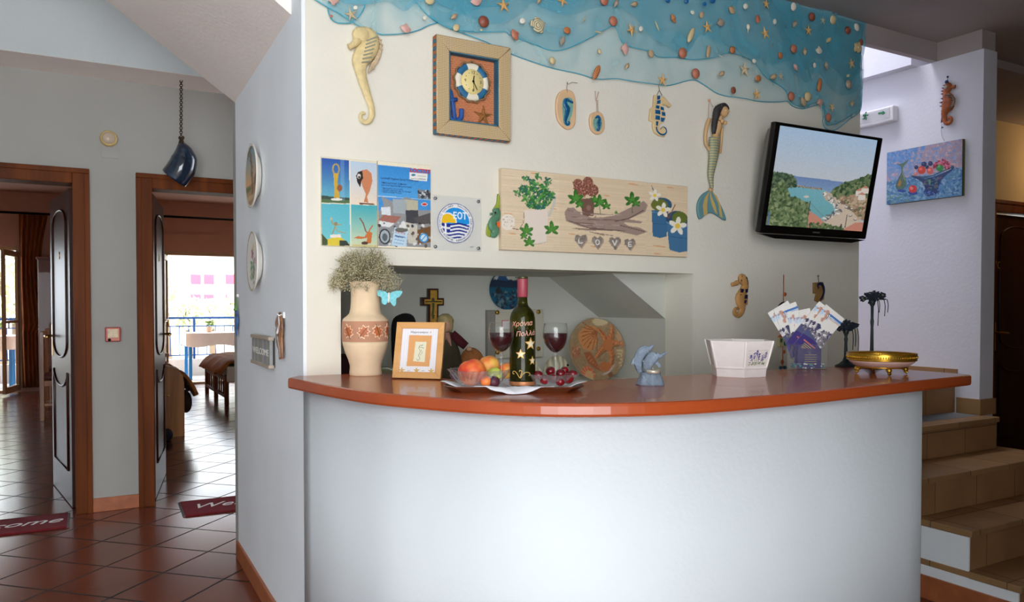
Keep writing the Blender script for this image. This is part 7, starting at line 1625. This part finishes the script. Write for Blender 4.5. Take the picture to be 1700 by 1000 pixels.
MB().tube(catmull([bp(812, 488), bp(835, 512), bp(858, 488), bp(845, 478), bp(833, 500), bp(822, 478), bp(812, 488)], 4), .005, 6).tube([bp(835, 505), bp(836, 560)], [.012, .022], 12).build('hook', mat('bronze_chain', (70, 56, 40), .5, .6), be)
S = catmull([bp(836, 545), bp(856, 620), bp(856, 700), bp(825, 780), bp(765, 856)], 6); rad = np.interp(np.linspace(0, 1, len(S)), [0, .15, .4, .7, 1], [28, 62, 106, 118, 116]) * s_ / 5.555
MB().tube(S, list(rad), 28, cap=False).build('bell', mat('midnight_glaze', (20, 38, 58), .12, var=.45, vs=14, coat=.8), be, solid=.008)
MB().tube([bp(840, 640), bp(810, 780), bp(770, 830)], [.004, .004, .014], 8).build('clapper', mat('bronze_chain', (70, 56, 40), .5, .6), be)
f = Fr(180, 231, 'h'); t = f.thing('wall_lamp', 'small round cream bulkhead lamp on the grey hall wall', 'lamp'); r = 13 * f.s
MB().lathe([(r * 1.02, 0), (r * 1.05, .02), (r * .95, .034), (r * .78, .038), (r * .76, .028), (0, .028)], 10).build('ring', mat('yellowed_plastic', (206, 180, 120), .5), t, .004)
MB().ell((0, 0, .028), (r * .78, r * .78, .022), 24, 10).build('diffuser', mat('frosted_glass', (196, 176, 156), .25), t)
f = Fr(183, 255, 'h'); a = f.l(168, 246); b = f.l(198, 264); tag(MB().box(a[0], b[0], b[1], a[1], 0, .004).build('cover_plate', mat('painted_cover', (170, 168, 162), .8), None, .001, 0, f.o, f.rot), 'blank painted cover plate under the round hall lamp', 'cover plate')
f = Fr(187, 556, 'h'); a, b = f.l(174, 543.5), f.l(200, 567); t = f.thing('fire_call_point', 'red fire alarm call point on the grey wall between the doors', 'alarm')
MB().box(a[0], b[0], b[1], a[1], 0, .03).build('case', mat('red_plastic', (160, 44, 36), .35), t, .004); w_ = b[0] - a[0]; h_ = a[1] - b[1]
MB().box(a[0] + w_ * .08, b[0] - w_ * .08, b[1] + h_ * .06, a[1] - h_ * .06, .03, .033).build('front', mat('pale_red_plastic', (206, 120, 100), .4), t, .002); MB().box(a[0] + w_ * .17, b[0] - w_ * .16, b[1] + h_ * .28, a[1] - h_ * .13, .033, .036).build('glass', mat('cream_pane', (206, 180, 140), .2, var=.2, vs=30), t, .001); MB().lathe([(.009, .033), (.009, .038), (0, .039)], 14, M=Matrix.Translation((a[0] + w_ * .27, b[1] + h_ * .13, 0))).build('key_hole', black, t)
mt = mat('wine_red_coir', (116, 22, 34), .95, var=.15, vs=40, bump=.6, bs=160); wpt = mat('white_mat_letter', (232, 226, 224), .9)
def doormat(label, x0, y0, x1, y1, rot):
    t = thing('door_mat', label, 'doormat', (x0, y0, 0), (0, 0, rot)); W, D = x1 - x0, y1 - y0
    MB().box(0, W, 0, D, 0, .010).build('mat', mt, t, .003); MB().box(-.012, 0, 0, D, 0, .006).box(W, W + .012, 0, D, 0, .006).build('rubber_edge', mat('grey_rubber', (90, 84, 86), .7), t)
    text('Welcome', .155, wpt, t, 'lettering', (W / 2, D / 2, .0104), ext=.0006, shear=.45, sx=1.05)
doormat('wine red Welcome doormat before the left doorway', -.74, 5.14, -.02, 5.49, R(-1)); doormat('wine red Welcome doormat before the right doorway under the bell', .60, 5.05, 1.33, 5.42, R(-2))

# ================================================================== WALL BY THE STAIRS
z5 = zc(1240, 0, 3.696); z = zc(1400, 50, 4.763)
f = Fr(1457, 190, 'r'); t = f.thing('exit_sign', 'white emergency exit light with green running man on the stair wall', 'exit sign')
q = f.pts([(1424, 187), (1480, 176), (1480, 200), (1424, 208)], .05); x0, x1, yt, yb = q[0][0] - .06, q[1][0] + .012, q[1][1] + .005, q[2][1] - .004
MB().box(x0, x1, yb, yt, 0, .05).build('housing', mat('white_plastic', (226, 224, 228), .4), t, .008)
MB().box(x0 + .02, x1 - .02, yb + .02, yt - .012, .05, .056).build('cover', mat('clear_cover', (236, 236, 240), .1, var=0, alpha=.4), t, .003)
gn = mat('exit_green', (20, 120, 72), .5, var=0); G = lambda P: f.P3(z(P), .0575, .05)
mb = MB(); mb.tube(G([(186, 655), (188, 656)]), .006, 8).tube(G([(184, 668), (178, 686)]), .006, 6).tube(G([(184, 668), (200, 676), (206, 668)]), .003, 6).tube(G([(182, 668), (168, 672), (166, 684)]), .003, 6).tube(G([(178, 686), (190, 698), (186, 712)]), .0035, 6).tube(G([(178, 686), (172, 704), (160, 704)]), .0035, 6); mb.build('running_man', gn, t)
mb = MB().bar(G([(285, 661)])[0], G([(322, 655)])[0], .010, .002, up=(0, 0, 1)); a_ = G([(338, 653)])[0]; b_ = G([(320, 655)])[0]; mb.prism([(b_[0], b_[1] + .012), (a_[0], a_[1]), (b_[0], b_[1] - .012)], .0565, .0585); mb.build('arrow', gn, t)
f = Fr(1575, 168, 'r'); t = f.thing('seahorse_mobile', 'red and gold metal seahorse hanging above the still-life painting', 'wall ornament')
rgm = mat('red_gold_metal', (156, 84, 44), .45, .3, var=.35, vs=40); pgm = mat('striped_belly', (150, 128, 110), .5, .2, var=.25, vs=30); rdm_ = mat('dark_red_metal', (110, 30, 34), .5, .2, var=.2)
mb = MB(); Q = lambda P, zz_: f.P3(z(P), zz_)
def q_tube(P, rad, zz_, m, nm, flat=.5, ridge=.05):
    S = catmull(Q(P, zz_), 5); rr = np.interp(np.linspace(0, 1, len(S)), np.linspace(0, 1, len(rad)), rad) / 4.763 * f.s; return MB().tube(S, list(rr), 10, flat=flat, ridge=ridge).build(nm, m, t)
q_tube([(828, 430), (842, 455), (826, 500), (845, 560), (835, 610), (815, 650), (810, 690), (825, 735), (856, 735), (868, 705), (850, 690), (840, 708)], [22, 34, 26, 50, 50, 30, 20, 18, 15, 12, 10, 7], .014, rgm, 'body')
q_tube([(850, 455), (880, 452), (900, 450)], [16, 11, 15], .016, rgm, 'snout')
mb = MB().prism(closed(f.pts(z([(838, 510), (878, 520), (898, 560), (880, 610), (840, 635), (820, 590)])), 3), .012, .026, 0, None, .003); o = mb.build('belly', pgm, t)
mb = MB()
for q in range(8): a_, b_ = f.l(*z([(826, 520 + q * 15)])[0]), f.l(*z([(890 - abs(q - 3) * 5, 522 + q * 14)])[0]); mb.bar(a_ + (.027,), b_ + (.027,), .006, .002)
mb.build('belly_stripes', mat('dark_stripe', (60, 52, 50), .5), o)
mb = MB()
for i, (x, y) in enumerate([(806, 440), (796, 462), (790, 485), (788, 508), (786, 545), (778, 575), (780, 605), (790, 640)]): mb.prism(f.pts(z([(x + 26, y - 12), (x - 10, y), (x + 26, y + 14)])), .008, .014)
mb.prism(f.pts(z([(815, 440), (832, 430), (826, 640), (800, 720), (780, 735), (790, 640), (800, 540)])), .006, .012); mb.build('spines', rdm_, t)
MB().ell(f.l(*z([(830, 456)])[0]) + (.026,), (.010, .010, .004)).build('eye', mat('grey_eye', (180, 176, 170), .4), t)
MB().tube(Q([(832, 420), (833, 365)], .008), .0012, 5).ell(Q([(828, 412)], .012)[0], .010).ell(Q([(834, 372)], .01)[0], .006).tube(catmull(Q([(783, 735), (780, 800), (790, 850), (806, 878)], .006), 4), .001, 4).ell(Q([(790, 772)], .008)[0], .005).build('hanger', mat('blue_bead', (40, 60, 120), .4), t)
KP = [(60, 232), (1105, 55), (1110, 840), (62, 950)]
T = Art(200, 140, KP, (120, 150, 190)); 
sky = [(60, 232), (1105, 55), (1108, 470), (62, 640)]; T.grad([(60, 232), (620, 130), (560, 600), (62, 640)], (96, 140, 196), (150, 160, 190)); T.poly([(600, 140), (1105, 55), (1108, 470), (420, 560)], (170, 150, 164))
T.blobs(sky, 420, 26, 12, [(110, 150, 206), (150, 168, 206), (206, 158, 158), (180, 160, 180), (130, 150, 190), (214, 172, 166)], seed=2, a=.75); T.blobs([(60, 232), (420, 180), (400, 440), (62, 480)], 110, 24, 12, [(88, 136, 200), (120, 160, 212), (104, 148, 200)], seed=4, a=.8)
tb = [(62, 640), (230, 600), (400, 570), (560, 560), (800, 580), (980, 470), (1108, 455), (1110, 840), (62, 950)]
T.poly(tb, (92, 140, 184)); T.blobs(tb, 420, 26, 11, [(70, 120, 176), (130, 172, 200), (52, 96, 160), (110, 156, 186), (160, 186, 206), (84, 130, 150)], seed=5, a=.8); T.blobs([(62, 760), (500, 740), (480, 900), (62, 930)], 50, 40, 7, [(96, 140, 110), (60, 104, 130), (150, 180, 190)], ang=.4, seed=8, a=.7)
T.poly([(200, 395), (250, 390), (300, 370), (368, 315), (340, 370), (300, 420), (290, 480), (300, 540), (328, 600), (330, 690), (300, 735), (230, 745), (196, 710), (200, 660), (240, 580), (262, 520), (266, 460), (256, 420)], (88, 116, 96)); T.poly([(215, 690), (240, 600), (270, 640), (250, 700)], (170, 124, 60)); T.line([(290, 430), (284, 520), (318, 620)], 10, (140, 160, 140)); T.line(catmull([(262, 520), (200, 660), (196, 710), (230, 745)], 3), 7, (44, 60, 60))
T.ell(270, 760, 60, 22, (40, 66, 150), .1, .8); T.ell(428, 790, 66, 30, (36, 62, 150), .1, .8); T.ell(426, 738, 58, 54, (206, 62, 56)); T.ell(408, 725, 26, 24, (232, 130, 116)); T.ell(428, 706, 12, 6, (90, 40, 40))
T.poly([(398, 550), (460, 560), (560, 590), (700, 580), (800, 540), (900, 500), (1000, 450), (960, 500), (880, 560), (820, 620), (780, 720), (790, 770), (750, 820), (640, 846), (600, 830), (572, 780), (600, 740), (560, 650), (480, 600), (410, 575)], (44, 66, 110)); T.blobs([(560, 600), (820, 580), (770, 720), (620, 740)], 60, 22, 10, [(70, 116, 130), (36, 52, 110), (110, 84, 110), (84, 130, 100), (30, 46, 96)], ang=1.2, seed=6); T.poly([(640, 610), (672, 610), (668, 690), (650, 690)], (96, 150, 110)); T.blobs([(580, 770), (790, 750), (760, 820), (620, 840)], 30, 20, 9, [(40, 70, 150), (90, 130, 190), (30, 50, 110)], seed=7); T.line([(400, 556), (560, 578), (700, 560), (830, 500), (990, 440)], 16, (56, 84, 100))
for x, y, r, c_ in ((470, 440, 28, (30, 44, 84)), (575, 400, 38, (34, 54, 100)), (665, 392, 34, (34, 50, 96)), (620, 440, 26, (28, 44, 84)), (545, 480, 56, (206, 72, 52)), (662, 492, 48, (206, 104, 98)), (795, 448, 56, (52, 140, 74)), (970, 445, 24, (40, 80, 110)), (465, 530, 24, (206, 120, 120))): T.ell(x, y, r, r, c_); T.ell(x - r * .25, y - r * .3, r * .4, r * .35, tuple(min(255, v_ + 40) for v_ in c_))
T.blobs([(690, 440), (720, 380), (850, 335), (950, 390), (930, 470), (860, 460), (830, 410), (760, 410), (730, 470)], 90, 13, 12, [(160, 44, 74), (190, 70, 100), (120, 30, 56), (214, 120, 140)], seed=9); T.noise(.025, 1, 1, seed=2)
panel('still_life_painting', 'blue still-life painting of a fruit bowl and vase on the stair wall', 'painting', zc(1465, 225, 8.33)(KP), T, cnv, mat('painting_edge', (84, 84, 50), .8), .025, 'r')
